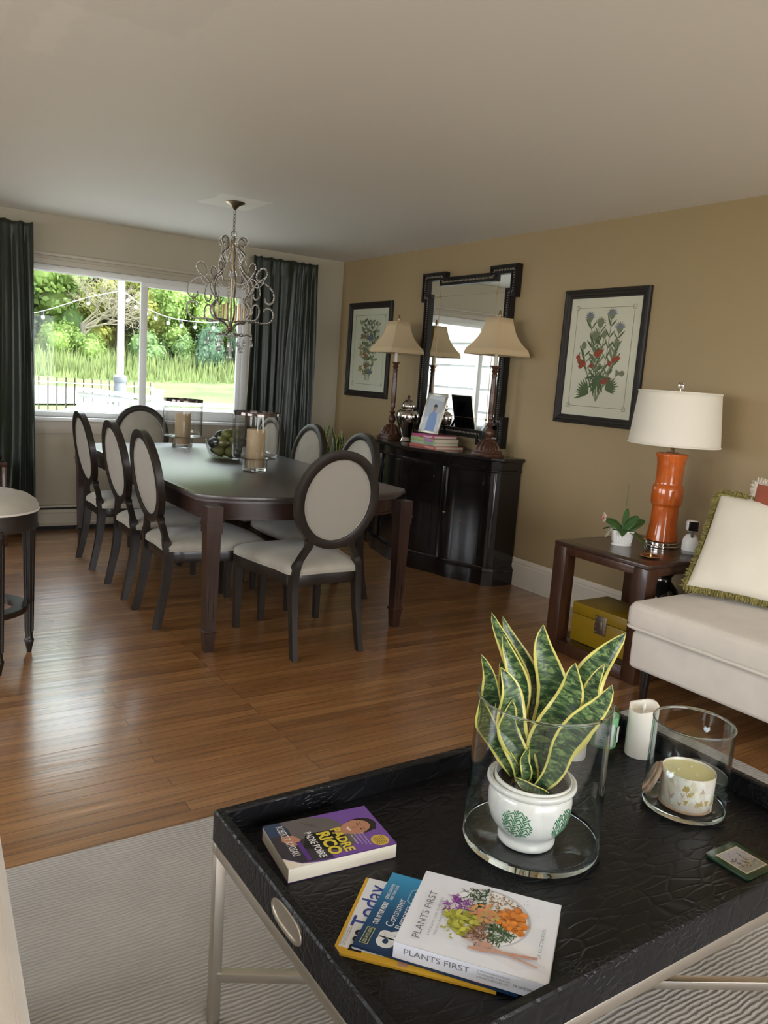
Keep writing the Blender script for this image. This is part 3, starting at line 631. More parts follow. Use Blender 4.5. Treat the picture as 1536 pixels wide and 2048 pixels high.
# ------------------------------------------------------------------ mirror
def eared(a, b_, e, ly, lz):
    q = [(a, b_+e-lz), (a+e, b_+e-lz), (a+e, b_+e), (a+e-ly, b_+e), (a+e-ly, b_)]
    p = list(q); p += [(-x, z) for x, z in reversed(q)]; p += [(-x, -z) for x, z in q]; p += [(x, -z) for x, z in reversed(q)]
    return p
def mirror():
    cy, cz = 4.818, 1.594; t = thing('mirror', 'large black framed mirror with stepped corners on the tan wall', 'mirror', (3.905, cy, cz))
    A, B, E_, LY, LZ = 0.507, 0.598, 0.045, 0.285, 0.225; W = 0.062
    def ring(b, w0, w1, x0, x1):
        o = eared(A-w0, B-w0, E_, LY-2*w0, LZ-2*w0); i = eared(A-w1, B-w1, E_, LY-2*w1, LZ-2*w1); n = len(o)
        vs = [(x0, y, z) for y, z in o]+[(x1, y, z) for y, z in o]+[(x1, y, z) for y, z in i]+[(x0, y, z) for y, z in i]; fs = []
        for k in range(n):
            k2 = (k+1) % n
            for q in range(4): fs.append([q*n+k, q*n+k2, ((q+1) % 4)*n+k2, ((q+1) % 4)*n+k])
        b.raw(vs, fs)
    b = MB(); ring(b, 0, W, -0.002, -0.045); ring(b, 0.002, 0.018, -0.045, -0.055); ring(b, 0.05, W, -0.045, -0.05)
    b.build('frame', mat('black_bronze_frame', (0.012, 0.009, 0.007), 0.45, spec=0.3), t, smooth=False)
    b = MB(); mid = eared(A-0.034, B-0.034, E_, LY-0.068, LZ-0.068); n = len(mid)
    for k in range(n):
        p, q = Vector(mid[k]), Vector(mid[(k+1) % n]); L = (q-p).length; m_ = max(1, int(L/0.016))
        for j in range(m_): c = p+(q-p)*((j+0.5)/m_); b.sphere((-0.047, c.x, c.y), 0.0062, 1, sc=(0.8, 0.8 if abs(q.x-p.x) > abs(q.y-p.y) else 1.6, 1.6 if abs(q.x-p.x) > abs(q.y-p.y) else 0.8))
    b.build('beading', M_bead, t)
    bm = MB(); g = eared(A-W+0.002, B-W+0.002, E_, LY-2*W+0.004, LZ-2*W+0.004); bm.prism(g, 0, 0.004, M=T(-0.022, 0, 0) @ Matrix(((0, 0, -1, 0), (1, 0, 0, 0), (0, 1, 0, 0), (0, 0, 0, 1))))
    bm.build('mirror_glass', M_mirror, t, smooth=False)
    b = MB(); ys, zt, zb = 0.335, B-0.142, -B+0.145
    for y in (-ys, ys): b.tube([(-0.0275, y, -B+W), (-0.0275, y, B-W)], 0.0014, 5)
    for z in (zt, zb): b.tube([(-0.0275, -A+W, z), (-0.0275, A-W, z)], 0.0014, 5)
    for y in (-ys, ys):
        for z in (zt, zb): b.sphere((-0.028, y, z), 0.009, 2, sc=(0.6, 1, 1))
    b.build('glazing_lines', M_gold, t)
M_mirror = mat('mirror_silver', (0.86, 0.88, 0.85), 0.012, metal=1.0)
M_bead = mat('aged_silver_bead', (0.30, 0.26, 0.22), 0.35, metal=0.8)
mirror()

# ------------------------------------------------------------------ mercury glass jar, photo frame, stacked books
M_merc = mat('mercury_silver', (0.62, 0.57, 0.52), 0.09, metal=1.0)
def ginger_jar():
    t = thing('ginger_jar', 'shiny silver lidded ginger jar beside the left buffet lamp', 'jar', (3.71, 5.24, ZT))
    MB().lathe([(0, 0), (0.048, 0), (0.052, 0.006), (0.045, 0.02), (0.038, 0.035), (0.044, 0.055), (0.066, 0.11), (0.086, 0.16), (0.094, 0.20), (0.090, 0.228), (0.072, 0.248), (0.05, 0.256), (0.046, 0.262), (0.046, 0.27), (0, 0.27)], 48).build('body', M_merc, t)
    MB().lathe([(0.0, 0.266), (0.055, 0.266), (0.056, 0.272), (0.052, 0.276), (0.053, 0.285), (0.047, 0.305), (0.03, 0.325), (0.012, 0.335), (0.006, 0.342), (0.012, 0.35), (0.014, 0.358), (0.01, 0.366), (0.004, 0.37), (0.005, 0.378), (0, 0.382)], 40).build('lid', M_merc, t)
ginger_jar()
def simple_book(name, label, w_, h_, th, col, loc, rz, pages=(0.62, 0.55, 0.42), group=None, band=None):
    # spine along local y at x=0, pages open towards +x
    t = thing(name, label, 'book', loc, rz, group); mc = mat('book_cloth', col, 0.55)
    b = MB(); b.bb(0, w_, -h_/2, h_/2, 0, 0.0025, 0.0008).bb(0, w_, -h_/2, h_/2, th-0.0025, th, 0.0008).bb(-0.002, 0.003, -h_/2, h_/2, 0, th, 0.0015); c = b.build('cover', mc, t)
    MB().bb(0.003, w_-0.004, -h_/2+0.004, h_/2-0.004, 0.0025, th-0.0025).build('pages', mat('page_block', pages, 0.8, bump=(0.5, 600, (0.02, 0.02, 1), 0.001)), t, smooth=False)
    if band: MB().bb(-0.0028, -0.0018, -h_/2+0.02, -h_/2+0.13, 0.003, th-0.003).build('spine_label', mat('spine_label', band, 0.5), c, smooth=False)
    return t
bz = ZT
for (nm, lb, w_, h_, th, col, x, y, a, band) in [
    ('hardcover_book', 'salmon pink hardcover at the bottom of the stack on the sideboard', 0.26, 0.335, 0.020, (0.60, 0.16, 0.13), 3.535, 4.775, -0.03, (0.75, 0.35, 0.3)),
    ('hardcover_book', 'pale green hardcover, second from the bottom of the sideboard stack', 0.225, 0.30, 0.022, (0.42, 0.52, 0.34), 3.555, 4.80, 0.02, (0.25, 0.4, 0.3)),
    ('hardcover_book', 'apple green hardcover, second from the top of the sideboard stack', 0.23, 0.30, 0.028, (0.36, 0.46, 0.20), 3.56, 4.81, -0.02, (0.45, 0.2, 0.5)),
    ('hardcover_book', 'magenta spined hardcover on top of the sideboard stack, under the photo frame', 0.22, 0.28, 0.020, (0.50, 0.07, 0.20), 3.575, 4.83, 0.0, (0.7, 0.4, 0.55))]:
    simple_book(nm, lb, w_, h_, th, col, (x, y, bz), a, band=band, group='books stacked on the sideboard'); bz += th+0.0006
def photo_frame():
    z0 = bz+0.001
    t = thing('photo_frame', 'silver framed photo of a person in blue, leaning on the stacked books', 'photo frame', (3.69, 4.925, z0), -PI/2, None)
    W_, H_ = 0.25, 0.315; tilt = math.radians(-14); M = RX(tilt); b = MB(); F = 0.02
    for (x0, x1, zz0, zz1) in ((-W_/2, W_/2, 0, F), (-W_/2, W_/2, H_-F, H_), (-W_/2, -W_/2+F, F, H_-F), (W_/2-F, W_/2, F, H_-F)): b.bb(x0, x1, -0.008, 0.006, zz0, zz1, 0.003, M=M)
    b.build('frame', M_steel, t)
    MB().bb(-W_/2+0.004, W_/2-0.004, -0.002, 0.0075, 0.004, H_-0.004, M=M).build('backing', mat('black_velvet', (0.01, 0.01, 0.011), 0.9), t, smooth=False)
    cols = [mat('photo_paper', (0.62, 0.66, 0.68), 0.35), mat('photo_blue', (0.20, 0.32, 0.58), 0.4), mat('photo_skin', (0.42, 0.24, 0.17), 0.4), mat('photo_hair', (0.03, 0.025, 0.02), 0.4), mat('photo_grey', (0.46, 0.50, 0.54), 0.4)]
    b = MB(); k_ = 1.15
    def flat(pts, y, m_): b.raw([(x, y, z) for x, z in pts], [list(range(len(pts)))], m_, M)
    flat([(-W_/2+F, F), (W_/2-F, F), (W_/2-F, H_-F), (-W_/2+F, H_-F)], -0.0025, 0)
    flat([(-W_/2+F, 0.12), (W_/2-F, 0.17), (W_/2-F, H_-0.06), (-W_/2+F, H_-0.04)], -0.0028, 4)
    flat([(-0.05, 0.022), (0.062, 0.022), (0.066, 0.10), (0.05, 0.155), (0.022, 0.172), (-0.012, 0.172), (-0.04, 0.15), (-0.05, 0.09)], -0.0031, 1)
    flat([(0.008+0.021*math.cos(k*PI/8), 0.198+0.027*math.sin(k*PI/8)) for k in range(16)], -0.0034, 2)
    flat([(0.008+0.024*math.cos(k*PI/8), 0.208+0.024*math.sin(k*PI/8)) for k in range(9)], -0.0037, 3)
    b.build('photograph', cols, t, smooth=False, fix=False)
    b = MB(); b.loft([[(-0.075+q, yy, 0.0), (-0.05+q, yy, 0.0), (-0.012+q*0.2, yy2, 0.13), (-0.035+q*0.3, yy2, 0.13)] for q, yy, yy2 in ((0, 0.125, 0.095), (0, 0.13, 0.10))])
    b.loft([[(0.05, yy, 0.0), (0.075, yy, 0.0), (0.035, yy2, 0.13), (0.012, yy2, 0.13)] for yy, yy2 in ((0.125, 0.095), (0.13, 0.10))])
    b.loft([[(-0.035, yy, 0.125), (0.035, yy, 0.125), (0.045, yy2, 0.25), (-0.045, yy2, 0.25)] for yy, yy2 in ((0.096, 0.068), (0.101, 0.073))]); b.build('easel_stand', mat('black_felt', (0.01, 0.01, 0.011), 0.95, spec=0.1), t, smooth=False)
photo_frame()

# ------------------------------------------------------------------ framed botanical prints
M_frame = mat('dark_brown_frame', (0.022, 0.018, 0.015), 0.5, spec=0.35)
M_mat1 = mat('cream_mat_board', (0.74, 0.70, 0.56), 0.8); M_mat2 = mat('ivory_mat_board', (0.78, 0.71, 0.58), 0.8)
BC = [mat('print_leaf_green', (0.11, 0.145, 0.07), 0.8), mat('print_sage', (0.24, 0.245, 0.15), 0.8), mat('print_red', (0.38, 0.07, 0.04), 0.8), mat('print_grey_violet', (0.24, 0.24, 0.26), 0.8), mat('print_blue', (0.13, 0.18, 0.32), 0.8), mat('print_ochre', (0.42, 0.31, 0.09), 0.8), mat('print_line', (0.28, 0.24, 0.16), 0.8), mat('print_rust', (0.30, 0.12, 0.06), 0.8)]
def framed_print(label, y0, y1, z0, z1, board, draw, fw=0.055):
    cy, cz = (y0+y1)/2, (z0+z1)/2; t = thing('framed_print', label, 'picture', (X1, cy, cz), 0, 'framed botanical prints')
    hy, hz = (y1-y0)/2, (z1-z0)/2; b = MB()
    prof = [(0, 0.0), (0, 0.018), (0.006, 0.026), (0.018, 0.028), (0.026, 0.022), (0.036, 0.020), (0.044, 0.014), (fw, 0.012), (fw, 0.0)]
    rings = []
    for d, x in prof: rings.append([(-x-0.002, -hy+d, -hz+d), (-x-0.002, hy-d, -hz+d), (-x-0.002, hy-d, hz-d), (-x-0.002, -hy+d, hz-d)])
    b.loft(rings, caps=False); b.build('frame', M_frame, t, smooth=False)
    MB().bb(-0.008, -0.003, -hy+0.02, hy-0.02, -hz+0.02, hz-0.02).build('mat_board', board, t, smooth=False)
    b = MB(); iy, iz = hy-fw-0.055, hz-fw-0.06
    AS = 1.0
    def P(u, v): return (-0.0088, -u, v)     # u to the right as seen from the room
    def strip(p, q, w_, m_=6):
        p, q = Vector(p), Vector(q); dd = (q-p).normalized(); nn = Vector((-dd.y, dd.x))*w_/2
        b.raw([P(*(p+nn)), P(*(q+nn)), P(*(q-nn)), P(*(p-nn))], [[0, 1, 2, 3]], m_)
    for p, q in (((-iy, -iz), (iy, -iz)), ((iy, -iz), (iy, iz)), ((iy, iz), (-iy, iz)), ((-iy, iz), (-iy, -iz))): strip(p, q, 0.003)
    for sx_ in (-1, 1):
        for sz in (-1, 1):
            c = (sx_*iy, sz*iz)
            for k in range(4):
                o = [(-1, -1), (1, -1), (1, 1), (-1, 1)]; a1, a2 = o[k], o[(k+1) % 4]; strip((c[0]+a1[0]*0.012, c[1]+a1[1]*0.012), (c[0]+a2[0]*0.012, c[1]+a2[1]*0.012), 0.003)
    cnt = [0]
    def lay():
        cnt[0] += 1; return -0.0089-0.000004*cnt[0]
    def poly(pts, m_):
        x = lay(); b.raw([(x, -u*1.3, v*1.13) for u, v in pts], [list(range(len(pts)))], m_)
    def leaf(u, v, L, wd, ang, m_=0):
        ca, sa = math.cos(ang), math.sin(ang); pts = []
        for k in range(7): s_ = k/6; pts.append((s_*L, wd*math.sin(PI*s_)**0.8))
        for k in range(5, 0, -1): s_ = k/6; pts.append((s_*L, -wd*math.sin(PI*s_)**0.8))
        poly([(u+x*ca-y*sa, v+x*sa+y*ca) for x, y in pts], m_)
    def blob(u, v, r, m_, sy=1.0): poly([(u+r*math.cos(2*PI*k/12), v+r*sy*math.sin(2*PI*k/12)) for k in range(12)], m_)
    def stem(p, q, bend, w_, m_=0):
        pts = [(p[0]+(q[0]-p[0])*k/8+bend*math.sin(PI*k/8), p[1]+(q[1]-p[1])*k/8) for k in range(9)]
        poly([(x-w_/2, y) for x, y in pts]+[(x+w_/2, y) for x, y in reversed(pts)], m_); return pts
    draw(stem, leaf, blob); b.build('botanical_artwork', BC, t, smooth=False, fix=False)
    MB().bb(-0.0125, -0.0115, -hy+fw-0.002, hy-fw+0.002, -hz+fw-0.002, hz-fw+0.002).build('picture_glass', M_pane, t, smooth=False)
def draw_thistle(stem, leaf, blob):
    r = random.Random(4)
    tops = [(-0.09, 0.21), (-0.02, 0.18), (0.045, 0.225), (-0.045, 0.11), (0.10, 0.15), (-0.11, 0.04), (0.09, 0.06), (0.01, 0.10)]
    for i, (u, v) in enumerate(tops):
        pts = stem((0.0, -0.24), (u, v), 0.012*(-1)**i, 0.004, 1)
        for k in range(2, 8):
            for s_ in (-1, 1): x, y = pts[k]; leaf(x, y, r.uniform(0.04, 0.08), r.uniform(0.0035, 0.006), PI/2-s_*r.uniform(0.35, 0.8), r.choice([0, 0, 1]))
        if i < 5:
            m_ = 3 if i in (2, 4, 0) else 1; blob(u, v+0.01, 0.02, m_, 1.25)
            for q in range(9): leaf(u, v+0.01, 0.036, 0.003, PI*q/8, m_)
            blob(u, v-0.005, 0.014, 1)
        else: leaf(u, v, 0.05, 0.016, PI/2, 1)
    for q in range(15):
        a = -PI*0.9+PI*0.85*q/14+r.uniform(-.1, .1); leaf(r.uniform(-.03, .03), -0.10, r.uniform(0.07, 0.12), 0.0075, a, 0)
    for (u, v) in ((-0.13, -0.02), (-0.12, -0.05), (-0.105, -0.035), (-0.05, -0.045), (-0.02, 0.02), (0.0, 0.035), (0.06, -0.03), (0.085, -0.01), (0.105, 0.0), (0.035, -0.13), (0.06, -0.125), (-0.14, 0.0)): blob(u, v, 0.019 if r.random() < .6 else 0.014, 2); leaf(u, v+0.012, 0.02, 0.004, r.uniform(0, 3), 0)
    for (u, v, s_) in ((-0.10, -0.22, -1), (0.10, -0.19, 1)):
        for q in range(9): leaf(u*0.5, v+0.02, r.uniform(0.06, 0.10), 0.006, (PI/2-s_*(0.3+q*0.2)), 0)
    for q in range(8): leaf(0.10, -0.06-0.02*q*0.3, 0.06, 0.006, -0.7+q*0.2, 1)
def draw_vine(stem, leaf, blob):
    r = random.Random(9)
    for i in range(7):
        pts = stem((r.uniform(-.03, .03), -0.24), (-0.11+0.035*i, 0.20+0.02*math.sin(i*2)), 0.03*(-1)**i, 0.003, 1)
        for k in range(1, 9):
            for s_ in (-1, 1): x, y = pts[k]; leaf(x, y, r.uniform(0.03, 0.055), r.uniform(0.007, 0.012), PI/2-s_*r.uniform(0.4, 1.4), r.choice([0, 1, 1, 1]))
    fr = ((0.02, 0.10, 4, .026), (0.035, 0.085, 4, .022), (0.0, 0.095, 4, .02), (-0.09, 0.10, 7, .02), (-0.05, 0.11, 7, .018), (-0.10, 0.02, 5, .028), (-0.09, -0.03, 5, .022), (-0.05, -0.03, 2, .02), (-0.02, -0.05, 7, .024), (-0.09, -0.15, 5, .026), (-0.03, -0.13, 2, .02), (0.03, -0.17, 4, .026), (-0.04, -0.18, 5, .022), (0.05, 0.0, 1, .02), (0.06, -0.08, 5, .018), (-0.03, 0.04, 1, .022))
    for (u, v, m_, s_) in fr:
        for q in range(5): leaf(u, v, s_*1.5, s_*0.28, q*1.25+u*30, 1)
    for (u, v, m_, s_) in fr:
        s_ *= 0.62; blob(u, v, s_, m_)
        for q in range(6): leaf(u, v, s_*1.35, s_*0.4, q*PI/3+v*9, m_)
        blob(u, v, s_*0.35, 5)
framed_print('dark framed print of red tomatoes and thistles, above the orange lamp', 3.143, 3.816, 1.188, 2.03, M_mat2, draw_thistle)
framed_print('dark framed print of flowering fruit vine, behind the left buffet lamp', 5.838, 6.547, 1.212, 2.053, M_mat1, draw_vine)

# ------------------------------------------------------------------ snake plant material and builder
def snake_mat():
    m = mat('snake_leaf', (0.05, 0.09, 0.04), 0.35, coat=0.15); uv = nd(m, 'ShaderNodeUVMap'); sp = nd(m, 'ShaderNodeSeparateXYZ'); lk(m, uv.outputs[0], sp.inputs[0])
    a = nd(m, 'ShaderNodeMath', operation='SUBTRACT'); lk(m, sp.outputs['X'], a.inputs[0]); a.inputs[1].default_value = 0.5
    a2 = nd(m, 'ShaderNodeMath', operation='ABSOLUTE'); lk(m, a.outputs[0], a2.inputs[0])
    wn = nd(m, 'ShaderNodeTexNoise', Scale=7.0, Detail=2.0); lk(m, uv.outputs[0], wn.inputs['Vector'])
    a3 = nd(m, 'ShaderNodeMath', operation='MULTIPLY_ADD'); lk(m, wn.outputs[0], a3.inputs[0]); a3.inputs[1].default_value = 0.12; lk(m, a2.outputs[0], a3.inputs[2])
    edge = nd(m, 'ShaderNodeMapRange'); lk(m, a3.outputs[0], edge.inputs[0]); edge.inputs[1].default_value = 0.452; edge.inputs[2].default_value = 0.466
    mp = nd(m, 'ShaderNodeMapping'); mp.inputs['Scale'].default_value = (1.8, 30, 1); lk(m, uv.outputs[0], mp.inputs[0])
    nz = nd(m, 'ShaderNodeTexNoise', Scale=1.0, Detail=5.0, Roughness=0.65, Distortion=0.8); lk(m, mp.outputs[0], nz.inputs['Vector'])
    r = rampn(m, [(0.38, (0.012, 0.032, 0.015)), (0.50, (0.03, 0.07, 0.025)), (0.60, (0.16, 0.23, 0.08))]); lk(m, nz.outputs[0], r.inputs[0])
    mx = nd(m, 'ShaderNodeMix', data_type='RGBA'); lk(m, edge.outputs[0], mx.inputs[0]); lk(m, r.outputs[0], mx.inputs[6]); mx.inputs[7].default_value = (0.58, 0.52, 0.13, 1)
    lk(m, mx.outputs[2], bsdf(m).inputs['Base Color']); return m
M_snake = snake_mat()
M_soil = mat('potting_soil', (0.035, 0.022, 0.014), 0.95, vary=(0.7, 160, (1, 1, 1)), bump=(1.0, 140, (1, 1, 1), 0.01))
def snake_leaf(name, parent, base, tip, width, face, twist=0.0, bend=(0, 0, 0), wmax=0.5):
    base, tip, bend = Vector(base), Vector(tip), Vector(bend); N, K = 22, 6; vs = []; fs = []; uvs = []
    mid = (base+tip)/2+bend
    for i in range(N+1):
        t_ = i/N; c = base*(1-t_)**2+2*mid*t_*(1-t_)+tip*t_*t_; c = c+Vector((math.sin(face), -math.cos(face), 0))*(0.085*(tip-base).length*math.sin(t_*5.6+base.x*90)*t_*(1-t_)*3); d = (2*(mid-base)*(1-t_)+2*(tip-mid)*t_).normalized()
        a = face+twist*(t_-0.4); nrm = Vector((math.cos(a), math.sin(a), 0)); side = d.cross(nrm).normalized(); nrm = side.cross(d).normalized()
        wpro = (0.42+0.58*math.sin(min(1, t_/wmax)*PI/2)) if t_ < wmax else max(0.0, math.cos((t_-wmax)/(1-wmax)*PI/2))**0.75
        w_ = width/2*wpro; fold = 0.38*(1-t_*0.45)
        for k in range(K+1):
            u = k/K*2-1; vs.append(c+side*(w_*u)+nrm*(w_*fold*(abs(u)**1.4)+0.11*width*math.sin(t_*12+u*2.5+base.y*70)*abs(u)*wpro)); uvs.append((k/K, t_))
    for i in range(N):
        for k in range(K): a = i*(K+1)+k; fs.append([a, a+1, a+K+2, a+K+1])
    b = MB().raw(vs, fs); o = b.build(name, M_snake, parent, angle=80, fix=False); me = o.data; ul = me.uv_layers.new(name='UVMap')
    for l in me.loops: ul.data[l.index].uv = uvs[l.vertex_index]
    md = o.modifiers.new('t', 'SOLIDIFY'); md.thickness = 0.0016
    return o
# plant behind the right-hand chairs, in the corner
def corner_plant():
    t = thing('snake_plant', 'snake plant in the room corner behind the dining chairs', 'plant', (3.62, 6.2, 0))
    MB().lathe([(0, 0), (0.10, 0), (0.11, 0.01), (0.14, 0.28), (0.15, 0.30), (0.14, 0.305), (0.13, 0.28), (0, 0.28)], 36).build('pot', mat('dark_pot', (0.03, 0.03, 0.03), 0.4), t)
    r = random.Random(2)
    for k, (x, y, z, w_) in enumerate([(-0.13, -0.02, 0.95, .06), (-0.06, 0.02, 1.00, .06), (0.02, -0.03, 0.90, .055), (0.08, 0.03, 0.92, .06), (-0.1, 0.07, 0.86, .055), (0.0, 0.08, 0.93, .06), (0.12, -0.05, 0.84, .05), (-0.17, 0.05, 0.80, .05), (-0.02, -0.1, 0.82, .055), (0.13, 0.09, 0.88, 0.055)]):
        snake_leaf('leaf', t, (x*0.4, y*0.4, 0.27), (x, y, z), w_, r.uniform(-2.6, -1.6), r.uniform(-0.8, 0.8), (x*0.25, y*0.25, 0))
corner_plant()

# ------------------------------------------------------------------ side table group
def side_table():
    x0, x1, y0, y1, Z = 3.12, 3.80, 2.345, 2.955, 0.60; cx, cy = (x0+x1)/2, (y0+y1)/2
    t = thing('side_table', 'square dark walnut side table with a low shelf beside the sofa', 'table', (cx, cy, 0)); hx, hy = (x1-x0)/2, (y1-y0)/2
    b = MB(); b.bb(-hx, hx, -hy, hy, Z-0.022, Z, 0.004); 
    b.bb(-hx+0.05, hx-0.05, -hy+0.05, hy-0.05, Z, Z+0.0006); b.build('tabletop', M_walnut2, t)
    MB().bb(-hx+0.003, hx-0.003, -hy+0.003, -hy+0.03, Z-0.062, Z-0.022, 0.002).bb(-hx+0.003, hx-0.003, hy-0.03, hy-0.003, Z-0.062, Z-0.022, 0.002).bb(-hx+0.003, -hx+0.03, -hy+0.03, hy-0.03, Z-0.062, Z-0.022, 0.002).bb(hx-0.03, hx-0.003, -hy+0.03, hy-0.03, Z-0.062, Z-0.022, 0.002).build('apron', M_walnut, t)
    for sx_ in (-1, 1):
        for sy in (-1, 1): MB().box((sx_*(hx-0.0425), sy*(hy-0.0425), (Z-0.022)/2), (0.083, 0.083, Z-0.0225), 0.004).build('leg', M_walnut, t)
    b = MB(); b.bb(-hx+0.085, hx-0.085, -hy+0.002, hy-0.002, 0.004, 0.07, 0.003).bb(-hx+0.002, -hx+0.085, -hy+0.086, hy-0.086, 0.004, 0.07, 0.003).bb(hx-0.085, hx-0.002, -hy+0.086, hy-0.086, 0.004, 0.07, 0.003); b.build('bottom_shelf', M_walnut, t)
M_walnut2 = mat('walnut_table_top', (0.045, 0.022, 0.014), 0.3, coat=0.3, vary=(0.35, 16, (6, 1, 1)))
side_table()
M_orange = mat('orange_glaze', (0.55, 0.115, 0.018), 0.16, coat=0.6, coatr=0.03, vary=(0.12, 20, (1, 1, 1)))
M_acrylic = mat('clear_acrylic', (0.96, 0.97, 0.96), 0.02, trans=1.0, ior=1.49)
M_drum = mat('white_linen_shade', (0.76, 0.71, 0.60), 0.85, sheen=0.2, bump=(0.3, 260, (1, 1, 1), 0.001))
def orange_lamp():
    t = thing('table_lamp', 'orange ceramic table lamp with a white drum shade', 'lamp', (3.625, 2.665, 0.601))
    MB().lathe([(0, 0), (0.094, 0), (0.098, 0.003), (0.098, 0.009), (0.094, 0.012), (0.088, 0.013), (0.085, 0.014), (0.092, 0.016), (0.092, 0.026), (0.088, 0.029), (0, 0.029)], 56).build('lamp_base', M_chrome, t, angle=30)
    MB().lathe([(0, 0.030), (0.078, 0.030), (0.084, 0.034), (0.083, 0.045), (0.077, 0.08), (0.071, 0.13), (0.0695, 0.19), (0.0695, 0.217), (0.0705, 0.2205), (0.0765, 0.224), (0.0805, 0.238), (0.0825, 0.275), (0.0805, 0.312), (0.0765, 0.330), (0.0705, 0.334), (0.0695, 0.340), (0.069, 0.35), (0.069, 0.39), (0.071, 0.44), (0.076, 0.475), (0.083, 0.492), (0.083, 0.498), (0.078, 0.502), (0.05, 0.504), (0, 0.504)], 56).build('ceramic_body', M_orange, t, angle=60)
    b = MB(); b.lathe([(0, 0.504), (0.03, 0.504), (0.031, 0.508), (0.012, 0.512), (0.008, 0.52), (0.014, 0.53), (0.008, 0.54), (0.006, 0.56), (0.014, 0.565), (0.014, 0.61), (0, 0.61)], 24)
    for k in range(3): a = 2*PI*k/3+0.5; b.tube([(0, 0, 0.79), (0.205*math.cos(a), 0.205*math.sin(a), 0.80)], 0.0025, 6)
    b.tube([(0, 0, 0.61), (0, 0, 0.845)], 0.003, 8); b.build('socket_and_harp', M_chrome, t)
    MB().box((0, 0, 0.858), (0.022, 0.022, 0.034), 0.003).build('finial', M_acrylic, t)
    o = MB().lathe([(0.233, 0.548), (0.2315, 0.57), (0.210, 0.80), (0.2085, 0.822)], 72, caps=False).build('lamp_shade', M_drum, t)
    md = o.modifiers.new('t', 'SOLIDIFY'); md.thickness = 0.003
    for r_, z in ((0.2335, 0.549), (0.2085, 0.822)): MB().tube([(r_*math.cos(2*PI*k/72), r_*math.sin(2*PI*k/72), z) for k in range(72)], 0.0045, 8, closed=True).build('shade_trim', M_drum, o)
orange_lamp()
M_ceramic = mat('white_ceramic', (0.78, 0.76, 0.72), 0.18, coat=0.4)
M_leaf = mat('orchid_leaf', (0.045, 0.11, 0.03), 0.3, coat=0.2)
def orchid():
    t = thing('orchid', 'small potted orchid in a ribbed white pot on the side table', 'plant', (3.40, 2.745, 0.6012), -0.55)
    b = MB(); N = 96; rings = []
    for z, s_ in ((0.008, 0.80), (0.02, 0.86), (0.06, 0.97), (0.076, 1.02), (0.080, 1.0), (0.074, 0.9), (0.03, 0.8)):
        rings.append([(s_*(0.058+(0.002*math.cos(28*a) if z < 0.077 and s_ > 0.82 else 0))*math.copysign(abs(math.cos(a))**0.75, math.cos(a)), s_*(0.042+(0.002*math.cos(28*a) if z < 0.077 else 0))*math.copysign(abs(math.sin(a))**0.75, math.sin(a)), z) for a in [2*PI*k/N for k in range(N)]])
    b.loft(rings); b.build('pot', M_ceramic, t, angle=60)
    MB().raw([(1.05*(0.052*math.cos(2*PI*k/32)), 1.05*(0.038*math.sin(2*PI*k/32)), z) for z in (0, 0.008) for k in range(32)], [[k, (k+1) % 32, 32+(k+1) % 32, 32+k] for k in range(32)]+[list(range(31, -1, -1)), list(range(32, 64))]).build('saucer', M_ceramic, t)
    MB().lathe([(0, 0.066), (0.035, 0.066), (0.0, 0.076)], 20, M=Matrix.Diagonal((1.3, 0.95, 1, 1))).build('bark', M_soil, t)
    def lf(p, L, wd, az, up, droop, tw=0.0):
        vs = []; fs = []; N_, K = 14, 4; c = Vector(p); d = Vector((math.cos(az), math.sin(az), 0)); sd = Vector((-math.sin(az), math.cos(az), 0)); sd = (sd*math.cos(tw)+Vector((0, 0, 1))*math.sin(tw))
        for i in range(N_+1):
            s_ = i/N_; q = c+d*(L*s_*math.cos(up))+Vector((0, 0, L*(s_*math.sin(up)-droop*s_*s_))); w_ = wd*(0.3+0.7*math.sin(PI*min(1, s_*0.9+0.12)))*(1 if s_ < .97 else 0.4)
            for k in range(K+1): u = k/K*2-1; vs.append(q+sd*w_*u+Vector((0, 0, 0.006*abs(u))))
        for i in range(N_):
            for k in range(K): a = i*(K+1)+k; fs.append([a, a+1, a+K+2, a+K+1])
        o = MB().raw(vs, fs).build('leaf', M_leaf, t, angle=80, fix=False); md = o.modifiers.new('t', 'SOLIDIFY'); md.thickness = 0.0025
    for (az, up, L, wd, dr, tw) in ((-0.1, 0.95, 0.135, 0.032, 0.25, 0.9), (0.3, 0.5, 0.155, 0.033, 0.15, 0.7), (PI-0.3, 0.7, 0.125, 0.031, 0.3, -0.7), (0.9, 1.15, 0.135, 0.034, 0.1, 1.1), (-0.5, 0.25, 0.15, 0.025, 0.9, 0.2), (-1.9, 0.35, 0.10, 0.025, 0.5, 0.0), (2.4, 0.4, 0.12, 0.026, 0.45, 0.0)): lf((0, 0, 0.072), L, wd, az, up, dr, tw)
    MB().tube(smoothpath([(0, 0, 0.07), (0.003, 0, 0.2), (0.004, 0.003, 0.325)], 4), 0.0018, 6).build('stake', M_leaf, t)
    MB().tube(smoothpath([(-0.005, 0, 0.072), (-0.03, -0.01, 0.12), (-0.07, -0.02, 0.14), (-0.115, -0.03, 0.145)], 5), 0.0018, 6).build('stem', M_leaf, t)
    b = MB()
    for k in range(6):
        a = 2*PI*k/5; 
        if k < 5: b.sphere((-0.122+0.004, -0.034+0.017*math.cos(a), 0.147+0.017*math.sin(a)), 0.016, 2, sc=(0.25, 0.75, 0.75))
        else: b.sphere((-0.128, -0.036, 0.145), 0.007, 2, 1)
    b.build('flower', [mat('pale_pink_petal', (0.72, 0.52, 0.45), 0.6), mat('rose_petal', (0.5, 0.12, 0.15), 0.5)], t)
